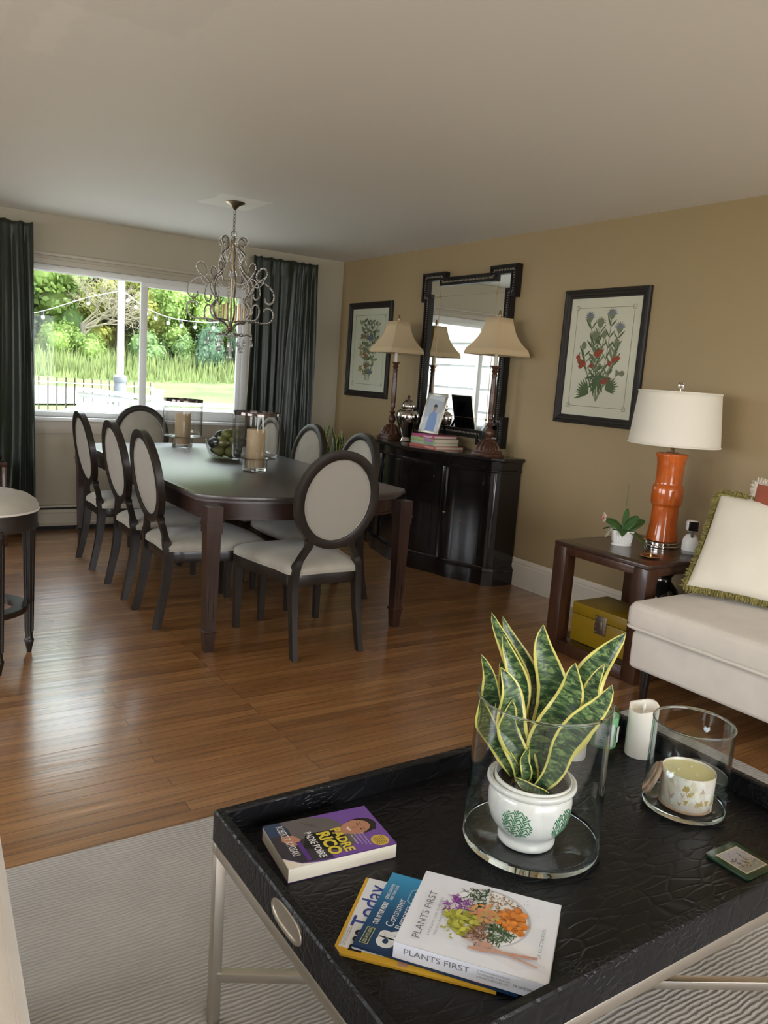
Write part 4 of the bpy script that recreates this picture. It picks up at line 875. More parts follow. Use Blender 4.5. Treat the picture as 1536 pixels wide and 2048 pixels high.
    for k in range(3): MB().tube(smoothpath([(-0.02, 0.0, 0.07), (-0.06, -0.015+0.02*k, 0.09), (-0.085, -0.02+0.02*k, 0.05-0.01*k)], 4), 0.002, 6).build('root', mat('aerial_root', (0.35, 0.36, 0.25), 0.7), t)
orchid()
def camera_gadget():
    t = thing('security_camera', 'small white indoor security camera with a black square lens face', 'security camera', (3.60, 2.47, 0.6012), -0.75)
    MB().lathe([(0, 0), (0.031, 0), (0.033, 0.003), (0.033, 0.014), (0.031, 0.016), (0, 0.016)], 40).build('base', mat('grey_plastic', (0.35, 0.34, 0.33), 0.4), t)
    MB().lathe([(0, 0.016), (0.034, 0.016), (0.035, 0.03), (0.034, 0.055), (0.030, 0.072), (0.021, 0.085), (0.01, 0.091), (0, 0.092)], 40).build('body', M_white, t)
    MB().box((0, -0.012, 0.092), (0.012, 0.03, 0.045), 0.004).build('neck', mat('dark_grey_plastic', (0.12, 0.12, 0.12), 0.4), t)
    MB().box((0, -0.005, 0.128), (0.052, 0.045, 0.050), 0.012, seg=4).build('head', M_white, t)
    MB().box((0, -0.028, 0.128), (0.042, 0.004, 0.041), 0.001).lathe([(0, 0), (0.012, 0), (0.010, 0.003), (0, 0.002)], 24, M=T(0, -0.030, 0.13) @ RX(PI/2)).build('lens_face', M_black, t)
    t.scale = (1.16, 1.16, 1.16)
camera_gadget()
def trinket():
    t = thing('trinket_dish', 'small round brass rimmed trinket dish at the side table corner', 'dish', (3.30, 2.475, 0.6012))
    MB().lathe([(0, 0), (0.03, 0.001), (0.05, 0.006), (0.048, 0.008), (0.03, 0.004), (0, 0.003)], 36).build('dish', M_walnut2, t)
    MB().tube([(0.05*math.cos(2*PI*k/36), 0.05*math.sin(2*PI*k/36), 0.0075) for k in range(36)], 0.0018, 6, closed=True).build('rim', M_brass, t)
    MB().lathe([(0.006, 0.003), (0.002, 0.028), (0, 0.03)], 12).build('ring_cone', M_brass, t)
M_brass = mat('bright_brass', (0.65, 0.45, 0.22), 0.22, metal=1.0)
trinket()
def yellow_box():
    x0, x1, y0, y1, z0, z1 = 3.2, 3.47, 2.44, 2.85, 0.0705, 0.283
    t = thing('storage_box', 'mustard yellow lidded box with a square metal latch under the side table', 'box', ((x0+x1)/2, (y0+y1)/2, z0)); hx, hy, h = (x1-x0)/2, (y1-y0)/2, z1-z0
    M_y = mat('mustard_lacquer', (0.27, 0.165, 0.006), 0.4, coat=0.2); zs = h-0.062
    MB().bb(-hx, hx, -hy, hy, 0, zs-0.001, 0.004).build('body', M_y, t); MB().bb(-hx-0.001, hx+0.001, -hy-0.001, hy+0.001, zs+0.001, h, 0.005).build('lid', M_y, t)
    b = MB(); b.box((-hx-0.0025, 0.005, zs-0.018), (0.003, 0.075, 0.098), 0.001); b.box((-hx-0.005, 0.005, zs-0.02), (0.004, 0.03, 0.045), 0.001)
    l = b.build('latch_plate', mat('pewter', (0.22, 0.17, 0.13), 0.4, metal=0.9), t)
    b = MB()
    for dy in (-0.03, 0.03):
        for dz in (-0.04, -0.012, 0.012, 0.038): b.sphere((-hx-0.0045, 0.005+dy, zs-0.018+dz), 0.004, 1, sc=(0.5, 1, 1))
    b.build('rivets', M_steel, l)
yellow_box()
def dark_jar():
    t = thing('urn', 'dark glossy round urn under the side table behind the table leg', 'urn', (3.605, 2.61, 0.0705))
    MB().lathe([(0, 0), (0.06, 0), (0.07, 0.01), (0.092, 0.09), (0.106, 0.18), (0.102, 0.25), (0.085, 0.305), (0.055, 0.34), (0.046, 0.352), (0.046, 0.375), (0.057, 0.388), (0.053, 0.393), (0.038, 0.385), (0.036, 0.36), (0, 0.355)], 44).build('body', mat('gunmetal_glaze', (0.12, 0.11, 0.10), 0.12, metal=0.9), t)
dark_jar()

# ------------------------------------------------------------------ sofas
def soft_box(x0, x1, y0, y1, z0, z1, bev, puff=0.0, n=14):
    # rounded box grid with a crowned top
    b = MB(); bm = bmesh.new(); bmesh.ops.create_cube(bm, size=1)
    for v in bm.verts: v.co = Vector(((x0+x1)/2+v.co.x*(x1-x0), (y0+y1)/2+v.co.y*(y1-y0), (z0+z1)/2+v.co.z*(z1-z0)))
    bmesh.ops.bevel(bm, geom=bm.edges[:], offset=bev, segments=4, profile=0.5, affect='EDGES')
    bmesh.ops.subdivide_edges(bm, edges=[e for e in bm.edges if e.calc_length() > 0.15], cuts=n, use_grid_fill=True)
    cx, cy = (x0+x1)/2, (y0+y1)/2
    for v in bm.verts:
        u, w_ = (v.co.x-cx)/((x1-x0)/2), (v.co.y-cy)/((y1-y0)/2); k = max(0, 1-abs(u)**3)*max(0, 1-abs(w_)**6)
        if v.co.z > (z0+z1)/2: v.co.z += puff*k
        f = 1-abs((v.co.z-(z0+z1)/2)/((z1-z0)/2))**2
        if f > 0: v.co.x += 0.35*puff*f*(1 if u > 0.98 else -1 if u < -0.98 else 0); v.co.y += 0.35*puff*f*(1 if w_ > 0.99 else -1 if w_ < -0.99 else 0)
    return b.add_bm(bm)
def welt(b, x0, x1, y0, y1, z, r_=0.005, rad=0.03):
    pts = []
    for cx, cy, a0 in ((x1-rad, y1-rad, 0), (x0+rad, y1-rad, PI/2), (x0+rad, y0+rad, PI), (x1-rad, y0+rad, 1.5*PI)):
        for k in range(7): a = a0+PI/2*k/6; pts.append((cx+rad*math.cos(a), cy+rad*math.sin(a), z))
    b.tube(pts, r_, 8, closed=True)
def sofa(label, X0, X1, Y0, Y1, back, arm=None, zc=(0.165, 0.35, 0.475), legs=None, name='sofa'):
    cx, cy = (X0+X1)/2, (Y0+Y1)/2; t = thing(name, label, 'sofa', (cx, cy, 0)); x0, x1, y0, y1 = X0-cx, X1-cx, Y0-cy, Y1-cy
    o = soft_box(x0+0.018, x1-0.018, y0+0.018, y1-0.018, zc[0], zc[1]-0.008, 0.022, 0.004).build('seat_base', M_cream, t, angle=60)
    o = soft_box(x0, x1, y0, y1, zc[1], zc[2], 0.03, 0.022).build('seat_cushion', M_cream, t, angle=60)
    b = MB(); welt(b, x0-0.003, x1+0.003, y0-0.003, y1+0.003, zc[1]+0.010, 0.0075, 0.035); welt(b, x0+0.014, x1-0.014, y0+0.014, y1-0.014, zc[2]-0.006, 0.004, 0.03); b.build('piping', M_cream, o)
    bx0, bx1, by0, by1 = back; soft_box(bx0-cx, bx1-cx, by0-cy, by1-cy, zc[0]+0.02, 0.80, 0.04, 0.01).build('back_rest', M_cream, t, angle=60)
    for lx, ly in legs: MB().lathe([(0.013, 0.0), (0.016, 0.01), (0.026, zc[0]+0.002), (0, zc[0]+0.002)], 20, M=T(lx-cx, ly-cy, 0)).build('leg', M_black, t)
sofa('cream linen sofa with piped seat cushion against the right wall', 2.905, 3.86, 0.28, 2.262, (3.62, 3.86, 0.28, 2.20), legs=[(2.985, 2.185), (3.78, 2.15), (2.985, 0.36), (3.78, 0.36)])
sofa('cream upholstered sofa corner at the bottom left edge of the photo', -0.77, 0.154, -0.3, 1.75, (-0.77, -0.55, -0.3, 1.75), legs=[(0.08, 1.66), (-0.69, 1.66), (0.08, -0.22), (-0.69, -0.22)])
_s2 = [o for o in COL.objects if o.name.startswith('sofa')][-1]; _s2.rotation_euler = (0, 0, math.radians(-3.66))
for _c in _s2.children:
    if _c.name.startswith('seat_base'): _c.location.x = 0.03
def pillow(name, label, bl_, u, v, nrm, W_, H_, th, mat_, fringe, fm, seed, group=None, fr=0.021):
    # bl_: lower corner, u along bottom, v up, nrm facing the room
    u, v = Vector(u).normalized(), Vector(v).normalized(); nrm = u.cross(v).normalized()*(1 if u.cross(v).dot(Vector(nrm)) > 0 else -1)
    bl_ = Vector(bl_); t = thing(name, label, 'pillow', tuple(bl_+u*W_/2), 0, group); O = bl_-(bl_+u*W_/2); N = 26; vs = []; fs = []
    def pt(i, j, sgn):
        a, c = i/N*2-1, j/N*2-1; pin = 1-0.055*(1-(abs(a)*abs(c))**1.5)*(abs(a)**6+abs(c)**6)/1.0
        x = a*(1-0.05*(1-c*c)*abs(a)**3); y = c*(1-0.05*(1-a*a)*abs(c)**3)
        h = ((1-a*a)*(1-c*c))**0.42*th/2
        h *= 1+0.10*noise.noise(Vector((a*2+seed, c*2, sgn)))
        return O+u*(W_*(x+1)/2)+v*(H_*(y+1)/2)+nrm*(sgn*h)
    for sgn in (1, -1):
        for j in range(N+1):
            for i in range(N+1): vs.append(pt(i, j, sgn))
    for q in (0, 1):
        o_ = q*(N+1)**2
        for j in range(N):
            for i in range(N): a = o_+j*(N+1)+i; fs.append([a, a+1, a+N+2, a+N+1])
    body = MB().raw(vs, fs); body.build('pillow_cover', mat_, t, angle=80)
    rr = random.Random(seed); loop = [(i, 0) for i in range(N)]+[(N, j) for j in range(N)]+[(N-i, N) for i in range(N)]+[(0, N-j) for j in range(N)]
    P = [pt(i, j, 1)*0.5+pt(i, j, -1)*0.5 for i, j in loop]; b = MB(); n = len(P); C_ = O+u*W_/2+v*H_/2
    b.tube(P, fr*0.55, 8, closed=True)
    sub = 7
    for k in range(n):
        for s_ in range(sub):
            p = P[k].lerp(P[(k+1) % n], s_/sub); tan = (P[(k+1) % n]-P[k]).normalized(); out = (p-C_).normalized(); out = (out-tan*out.dot(tan)).normalized()
            e = p+out*fr*rr.uniform(0.7, 1.35)+nrm*fr*rr.uniform(-0.5, 0.8)+tan*fr*rr.uniform(-0.35, 0.35)
            q = p+nrm*fr*rr.uniform(0.2, 0.9); b.tube([p+nrm*fr*rr.uniform(-.5, .3), q, e], [fr*0.20, fr*0.26, fr*0.12], 5)
    b.build('fringe', fm, t, angle=60)
M_rust = mat('rust_red_velvet', (0.30, 0.065, 0.025), 0.8, sheen=0.4); M_crtrim = mat('cream_cord', (0.62, 0.56, 0.46), 0.9, bump=(0.8, 160, (1, 1, 1), 0.004))
pillow('throw_pillow', 'ivory throw pillow with olive green fringe on the sofa', (3.247, 2.224, 0.518), (0.27, -0.96, 0.0), (0.42, 0.04, 0.90), (-1, -0.3, 0.3), 0.50, 0.485, 0.15, M_ivory, 0.02, M_fringe, 3)
pillow('throw_pillow', 'rust red throw pillow with cream cord edge behind the ivory pillow', (3.40, 2.10, 0.565), (0.12, -0.99, 0.0), (0.22, 0.0, 0.97), (-1, 0, 0.2), 0.48, 0.48, 0.10, M_rust, 0.02, M_crtrim, 5, fr=0.018)

# ------------------------------------------------------------------ rug
b = MB(); b.bb(0, 4.1, -3.4, 0, 0.0005, 0.011, 0.004); rug = b.build('rug', M_rug, loc=(-1.25, 2.146, 0)); tag(rug, 'large ribbed greige area rug under the coffee table', 'rug')

# ------------------------------------------------------------------ tray coffee table
def croc_mat():
    m = mat('black_crocodile_leather', (0.006, 0.006, 0.007), 0.34, spec=0.32); tcn = nd(m, 'ShaderNodeTexCoord')
    ns = nd(m, 'ShaderNodeTexNoise', Scale=6.0, Detail=2.0); lk(m, tcn.outputs['Object'], ns.inputs['Vector'])
    sc = nd(m, 'ShaderNodeVectorMath', operation='SCALE'); lk(m, ns.outputs['Color'], sc.inputs[0]); sc.inputs['Scale'].default_value = 0.035
    av = nd(m, 'ShaderNodeVectorMath', operation='ADD'); lk(m, tcn.outputs['Object'], av.inputs[0]); lk(m, sc.outputs[0], av.inputs[1])
    def vor(scale, st):
        mp = nd(m, 'ShaderNodeMapping'); mp.inputs['Scale'].default_value = st; mp.inputs['Rotation'].default_value = (0, 0, 0.5); lk(m, av.outputs[0], mp.inputs[0])
        v = nd(m, 'ShaderNodeTexVoronoi', Scale=scale); v.feature = 'DISTANCE_TO_EDGE'; v.inputs['Randomness'].default_value = 0.75; lk(m, mp.outputs[0], v.inputs['Vector'])
        r = nd(m, 'ShaderNodeMapRange'); r.interpolation_type = 'SMOOTHSTEP'; lk(m, v.outputs['Distance'], r.inputs[0]); r.inputs[1].default_value = 0.0; r.inputs[2].default_value = 0.13; return r.outputs[0]
    big, small = vor(19.0, (0.8, 2.2, 1.0)), vor(75.0, (1.0, 1.25, 1.0))
    sel = nd(m, 'ShaderNodeTexNoise', Scale=3.2, Detail=1.0); lk(m, tcn.outputs['Object'], sel.inputs['Vector'])
    sr = nd(m, 'ShaderNodeMapRange'); lk(m, sel.outputs[0], sr.inputs[0]); sr.inputs[1].default_value = 0.47; sr.inputs[2].default_value = 0.55
    mx = nd(m, 'ShaderNodeMix', data_type='FLOAT'); lk(m, sr.outputs[0], mx.inputs[0]); lk(m, big, mx.inputs[2]); lk(m, small, mx.inputs[3])
    bp = nd(m, 'ShaderNodeBump', Strength=0.6, Distance=0.0016); lk(m, mx.outputs[0], bp.inputs['Height']); lk(m, bp.outputs[0], bsdf(m).inputs['Normal']); return m
M_croc = croc_mat()
TX0, TX1, TY0, TY1, TZ0, TZ, TZR = 0.585, 1.785, 0.705, 1.402, 0.432, 0.450, 0.500
def coffee_table():
    cx, cy = (TX0+TX1)/2, (TY0+TY1)/2; t = thing('coffee_table', 'black crocodile leather tray coffee table on a brushed metal frame', 'coffee table', (cx, cy, 0)); hx, hy = (TX1-TX0)/2, (TY1-TY0)/2; w_ = 0.02
    tr = MB().bb(-hx+w_, hx-w_, -hy+w_, hy-w_, TZ0+0.002, TZ).build('tray_base', M_croc, t, smooth=False)
    b = MB()   # rim as one mitred ring
    prof = [(0.0, TZ0), (0.0, TZR-0.004), (0.003, TZR), (w_-0.003, TZR), (w_, TZR-0.004), (w_, TZ-0.001), (w_, TZ0)]
    b.loft([[(-hx+d, -hy+d, z), (hx-d, -hy+d, z), (hx-d, hy-d, z), (-hx+d, hy-d, z)] for d, z in prof], caps=False); b.build('tray_rim', M_croc, t, angle=30)
    for sx_ in (-1, 1):
        b = MB()
        for side in (-1, 1):      # outer and inner face of the end wall
            xf = sx_*(hx-(0 if side > 0 else w_)); d = sx_*side
            def ring(s_, dx): return [(xf+d*dx, 0.015*0+s_[0]*math.copysign(abs(math.cos(a))**0.7, math.cos(a)), 0.4665+s_[1]*math.copysign(abs(math.sin(a))**0.9, math.sin(a))) for a in [2*PI*k/40 for k in range(40)]]
            b.loft([ring((0.056, 0.0235), 0.0002), ring((0.055, 0.0225), 0.002), ring((0.049, 0.0175), 0.002), ring((0.046, 0.015), -0.004), ring((0.02, 0.006), -0.006)], caps=True)
        b.build('handle_cup', M_steel, t, angle=50).location = (0, 0.018, 0)
    r = 0.011
    b = MB(); z = TZ0-0.013
    for y in (-hy+r, hy-r): b.box((0, y, z), (2*hx, 2*r, 0.026), 0.0015)
    for x in (-hx+r, hx-r): b.box((x, 0, z), (2*r, 2*hy-4*r, 0.026), 0.0015)
    b.build('frame_rail', M_steel, t)
    for sx_ in (-1, 1):
        for sy in (-1, 1): MB().box((sx_*(hx-r), sy*(hy-r), (TZ0-0.026+0.0115)/2), (2*r, 2*r, TZ0-0.026-0.0115), 0.0015).build('leg', M_steel, t)
    L = math.hypot(2*hx-0.03, 2*hy-0.03); a = math.atan2(hy-r, hx-r)
    for k, s_ in enumerate((1, -1)): MB().box((0, 0, 0.125), (L, 0.02, 0.02), 0.0015, M=RZ(s_*a)).build('cross_bar', M_steel, t)
coffee_table()
Z0 = TZ+0.0006

# ------------------------------------------------------------------ text and print helpers
def text_mesh(name, s_, size, m, parent, M, fit=None, bold=0.0, align='LEFT'):
    c = bpy.data.curves.new(name, 'FONT'); c.body = s_; c.size = size; c.align_x = align; c.extrude = 0.0; c.offset = bold; c.resolution_u = 3
    o = bpy.data.objects.new(name, c); COL.objects.link(o); bpy.context.view_layer.update()
    dg = bpy.context.evaluated_depsgraph_get(); me = bpy.data.meshes.new_from_object(o.evaluated_get(dg)); bpy.data.objects.remove(o); bpy.data.curves.remove(c)
    if fit and len(me.vertices):
        xs = [v.co.x for v in me.vertices]; ys = [v.co.y for v in me.vertices]; sx_ = fit[0]/max(1e-6, max(xs)-min(xs)); sy = (fit[1]/max(1e-6, max(ys)-min(ys))) if len(fit) > 1 and fit[1] else sx_
        x0 = min(xs); y0 = min(ys)
        for v in me.vertices: v.co.x = (v.co.x-x0)*sx_; v.co.y = (v.co.y-y0)*sy
    me.transform(M); me.materials.clear(); me.materials.append(m); ob = bpy.data.objects.new(name, me); COL.objects.link(ob); ob.parent = parent; return ob
FLAT = {}
def fm(col, rough=0.45):
    k = (col, rough)
    if k not in FLAT: FLAT[k] = mat('printed_ink', col, rough)
    return FLAT[k]
class Print:
    # flat printed shapes; each new layer sits a hair above the last
    def __init__(s, z): s.b = MB(); s.mats = []; s.z = z
    def poly(s, pts, col, rough=0.4):
        m = fm(col, rough)
        if m not in s.mats: s.mats.append(m)
        s.z += 0.000006; s.b.raw([(x, y, s.z) for x, y in pts], [list(range(len(pts)))], s.mats.index(m))
    def ell(s, cx, cy, a, b_, col, ang=0, n=20): s.poly([(cx+a*math.cos(t)*math.cos(ang)-b_*math.sin(t)*math.sin(ang), cy+a*math.cos(t)*math.sin(ang)+b_*math.sin(t)*math.cos(ang)) for t in [2*PI*k/n for k in range(n)]], col)
    def rect(s, x0, x1, y0, y1, col, rough=0.4): s.poly([(x0, y0), (x1, y0), (x1, y1), (x0, y1)], col, rough)
    def line(s, p, q, w_, col): p, q = Vector(p), Vector(q); d = (q-p).normalized(); n = Vector((-d.y, d.x))*w_/2; s.poly([tuple(p+n), tuple(p-n), tuple(q-n), tuple(q+n)], col)
    def build(s, name, parent): return s.b.build(name, s.mats, parent, smooth=False, fix=False)

# paperback with purple cover. local x = cover right, local y = cover up; origin at centre
def paperback():
    W_, H_, TH = 0.150, 0.228, 0.030
    # cover right points towards the camera, cover top towards +x
    a = math.radians(-6.3)-PI/2
    t = thing('paperback_book', 'thick purple paperback with a man in a grey jacket on its cover, on the tray', 'book', (0.765, 1.243, Z0), a)
    MB().bb(-W_/2+0.001, W_/2-0.0005, -H_/2+0.0005, H_/2-0.0005, 0.0005, TH-0.0008, 0.001).build('pages', mat('paperback_pages', (0.72, 0.66, 0.54), 0.8, bump=(0.5, 500, (0.02, 0.02, 1), 0.001)), t, smooth=False)
    # cover: back, spine, front with a curled lower right corner
    b = MB(); b.bb(-W_/2, W_/2, -H_/2, H_/2, 0, 0.0005).bb(-W_/2-0.0005, -W_/2+0.0005, -H_/2, H_/2, 0, TH)
    b.poly = None
    out = [(-W_/2, -H_/2), (W_/2-0.035, -H_/2), (W_/2-0.008, -H_/2+0.03), (W_/2-0.002, -H_/2+0.06), (W_/2, -H_/2+0.09), (W_/2, H_/2), (-W_/2, H_/2)]
    b.prism(out, TH-0.0008, TH); cv = b.build('cover', fm((0.10, 0.045, 0.19), 0.3), t, smooth=False)
    MB().prism([(W_/2-0.037, -H_/2), (W_/2, -H_/2), (W_/2, -H_/2+0.09), (W_/2-0.0025, -H_/2+0.06), (W_/2-0.010, -H_/2+0.03)], TH-0.0014, TH-0.0009).build('first_page', mat('grey_endpaper', (0.55, 0.54, 0.50), 0.7), t, smooth=False)
    p = Print(TH+0.0001); x0, x1, y0, y1 = -W_/2, W_/2, -H_/2, H_/2
    vio = (0.16, 0.07, 0.30); p.rect(x0, x1-0.002, -0.02, y1, vio); p.poly([(x0, y0), (x1-0.036, y0), (x1-0.009, y0+0.03), (x1-0.004, -0.02), (x0, -0.02)], (0.035, 0.03, 0.04))
    p.poly([(x0, y0), (x0+0.045, y0), (x0+0.04, y0+0.045), (x0, y0+0.05)], (0.03, 0.05, 0.10))
    jk = (0.115, 0.10, 0.095)
    p.poly([(x0, y0+0.035), (x0+0.03, y0+0.045), (x0+0.075, y0+0.04), (x0+0.06, y0+0.09), (x0+0.13, y0+0.10), (x1-0.02, y0+0.12), (x1-0.03, y0+0.15), (x0+0.085, y0+0.165), (x0+0.05, y0+0.155), (x0+0.02, y0+0.14), (x0, y0+0.10)], jk)
    p.poly([(x0+0.055, y0+0.07), (x0+0.10, y0+0.05), (x0+0.125, y0+0.11), (x0+0.085, y0+0.145), (x0+0.06, y0+0.135)], (0.012, 0.011, 0.012))
    for k in range(5): p.line((x0+0.012+0.004*k, y0+0.075+0.006*k), (x0+0.028+0.004*k, y0+0.085+0.004*k), 0.0015, (0.05, 0.045, 0.042))
    sk = (0.42, 0.20, 0.12)
    p.poly([(x0+0.055, y0+0.130), (x0+0.085, y0+0.128), (x0+0.082, y0+0.155), (x0+0.055, y0+0.155)], sk)
    p.ell(x0+0.066, y0+0.186, 0.027, 0.036, (0.015, 0.011, 0.010), 0.15); p.ell(x0+0.067, y0+0.176, 0.0235, 0.032, sk, 0.12)
    p.ell(x0+0.046, y0+0.178, 0.004, 0.008, sk); p.ell(x0+0.089, y0+0.177, 0.004, 0.008, sk)
    p.poly([(x0+0.045, y0+0.196), (x0+0.055, y0+0.206), (x0+0.075, y0+0.208), (x0+0.089, y0+0.196), (x0+0.088, y0+0.212), (x0+0.066, y0+0.222), (x0+0.046, y0+0.212)], (0.015, 0.011, 0.010))
    for ex in (0.058, 0.078): p.ell(x0+ex, y0+0.184, 0.0038, 0.0018, (0.02, 0.012, 0.01)); p.line((x0+ex-0.005, y0+0.190), (x0+ex+0.005, y0+0.1905), 0.0014, (0.03, 0.02, 0.015))
    p.poly([(x0+0.066, y0+0.184), (x0+0.071, y0+0.168), (x0+0.063, y0+0.168)], (0.33, 0.14, 0.08)); p.poly([(x0+0.058, y0+0.161), (x0+0.078, y0+0.162), (x0+0.068, y0+0.155)], (0.7, 0.62, 0.55))
    p.poly([(x0+0.048, y0+0.022), (x0+0.064, y0+0.018), (x0+0.085, y0+0.032), (x0+0.085, y0+0.046), (x0+0.07, y0+0.055), (x0+0.052, y0+0.046)], sk)
    p.rect(x0+0.075, x1-0.012, y0+0.043, y0+0.052, (0.09, 0.03, 0.20))
    p.ell(x1-0.024, y1-0.026, 0.0185, 0.0185, (0.55, 0.38, 0.07))
    for k in range(6): p.line((x1-0.037+0.0005*k, y1-0.016-0.004*k), (x1-0.011, y1-0.016-0.004*k), 0.0013, (0.10, 0.06, 0.02))
    p.build('cover_picture', cv)
    M_yel = fm((0.62, 0.50, 0.05)); wh = fm((0.75, 0.74, 0.72)); zt = TH+0.0011
    def tx(nm, s_, x, y, w_, h, m, b_=0.0): text_mesh(nm, s_, 0.02, m, cv, T(x, y, zt), (w_, h), b_)
    tx('title_lettering', 'PADRE', x0+0.058, y0+0.122, 0.082, 0.021, M_yel, 0.0006); tx('title_lettering', 'RICO', x0+0.062, y0+0.090, 0.078, 0.028, M_yel, 0.0008)
    tx('title_lettering', 'PADRE POBRE', x0+0.052, y0+0.068, 0.088, 0.015, wh, 0.0003); tx('author_lettering', 'ROBERT T. KIYOSAKI', x0+0.014, y0+0.022, 0.104, 0.015, wh)
    for k, s_ in enumerate(['Que les ensenan los ricos', 'a sus hijos acerca del dinero', 'que los pobres y la', 'clase media no']): tx('subtitle_lettering', s_, x0+0.09-0.004*k*0, y1-0.052-0.0075*k, 0.045-0.004*k, 0.0042, wh)
paperback()
# ------------------------------------------------------------------ magazines and cookbook (cover right = away from camera)
def rot_from(corner_v, th): return None
def mag(name, label, corner, th, W_, H_, z, TH, cover, draw, page=(0.66, 0.64, 0.60), group=None):
    # corner = world position of cover's upper left corner, th = direction of the cover's right
    t = thing(name, label, 'magazine' if TH < 0.01 else 'book', (corner[0], corner[1], z), th, group)
    MB().bb(0.0006, W_-0.0006, -H_+0.0006, -0.0006, 0.0004, TH-0.0004).build('pages', mat('white_page_block', page, 0.7, bump=(0.4, 600, (0.02, 0.02, 1), 0.001)), t, smooth=False)
    c = MB().bb(0, W_, -H_, 0, 0, 0.0005).bb(0, W_, -H_, 0, TH-0.0005, TH, 0.0).bb(-0.0006, 0.0004, -H_, 0, 0, TH).build('cover', fm(cover, 0.28), t, smooth=False)
    draw(c, W_, H_, TH); return t
DK = (0.05, 0.05, 0.055)
def draw_nea(c, W_, H_, TH):
    p = Print(TH+0.0001); p.rect(0.016, W_, -0.085, -0.006, (0.70, 0.72, 0.76)); p.rect(0.060, W_-0.05, -0.25, -0.12, (0.62, 0.6, 0.55)); p.poly([(0, 0), (0.014, 0), (0, -0.014)], (0.02, 0.02, 0.02))
    p.poly([(0.012, -0.16), (0.04, -0.15), (0.05, -0.215), (0.02, -0.205)], (0.12, 0.20, 0.30)); p.poly([(0.010, -0.206), (0.032, -0.205), (0.04, -0.235), (0.016, -0.225)], (0.30, 0.12, 0.07)); p.poly([(0.004, -0.11), (0.016, -0.108), (0.014, -0.128), (0.004, -0.124)], (0.42, 0.22, 0.14)); p.build('cover_picture', c)
    text_mesh('title_lettering', 'nea', 0.05, fm((0.01, 0.01, 0.01)), c, T(0.012, -0.047, TH+0.0006), (0.055, 0.024), 0.0006)
    text_mesh('title_lettering', 'Today', 0.05, fm((0.03, 0.06, 0.28)), c, T(0.070, -0.056, TH+0.0006), (0.122, 0.046), 0.0004)
    for k in range(3): text_mesh('small_lettering', 'NATIONAL EDUCATION ASSOCIATION' if k < 2 else 'NEA TODAY MAGAZINE', 0.004, fm((0.12, 0.10, 0.03)), c, T(0.02, -0.0085-0.0035*k, TH+0.0006), (0.045, 0.0018))
def blue_cover():
    m = mat('blue_cover_print', (0.02, 0.12, 0.30), 0.3); tcn = nd(m, 'ShaderNodeTexCoord'); sp = nd(m, 'ShaderNodeSeparateXYZ'); lk(m, tcn.outputs['Object'], sp.inputs[0]); r = rampn(m, [(0.0, (0.008, 0.035, 0.10)), (0.5, (0.012, 0.09, 0.22)), (1.0, (0.05, 0.33, 0.62))]); mr = nd(m, 'ShaderNodeMapRange'); lk(m, sp.outputs['X'], mr.inputs[0]); mr.inputs[2].default_value = 0.21; lk(m, mr.outputs[0], r.inputs[0]); lk(m, r.outputs[0], bsdf(m).inputs['Base Color']); return m
def draw_cr(c, W_, H_, TH):
    c.data.materials[0] = blue_cover(); p = Print(TH+0.0001)
    hx = lambda r_: [(0.160+r_*math.cos(PI*k/3)*1.25, -0.072+r_*math.sin(PI*k/3)) for k in range(6)]
    p.poly(hx(0.026), (0.30, 0.48, 0.55)); p.poly(hx(0.0235), (0.02, 0.17, 0.32)); p.rect(0.010, 0.052, -0.0225, -0.008, (0.55, 0.55, 0.20)); p.rect(0.0112, 0.0508, -0.0213, -0.0092, (0.012, 0.05, 0.12))
    p.poly([(0.0, -0.20), (0.012, -0.20), (0.008, -0.232), (0.0, -0.232)], (0.5, 0.08, 0.06)); p.rect(0.0, 0.005, -0.13, -0.09, (0.7, 0.7, 0.7)); p.build('cover_picture', c)
    wh = fm((0.78, 0.80, 0.82)); z = TH+0.0006
    def tx(s_, x, y, w_, h, b_=0, m=wh): text_mesh('lettering', s_, 0.02, m, c, T(x, y, z), (w_, h), b_)
    tx('CR', 0.012, -0.064, 0.050, 0.032, 0.0022); tx('Consumer', 0.066, -0.0485, 0.080, 0.0145); tx('Reports', 0.066, -0.0665, 0.064, 0.0145)
    tx('2023 AUTO ISSUE', 0.013, -0.0185, 0.036, 0.0062, 0.0003, fm((0.6, 0.6, 0.25))); tx('OUR 10 TOP PICKS!', 0.062, -0.0225, 0.062, 0.010, 0.0006); p = None
    tx('GREAT CARS FOR', 0.134, -0.017, 0.045, 0.0062, 0.0003); tx('LESS THAN $30K', 0.134, -0.026, 0.045, 0.0062, 0.0003); tx('260', 0.147, -0.070, 0.026, 0.012, 0.0006); tx('MODELS', 0.147, -0.082, 0.026, 0.006, 0.0002)
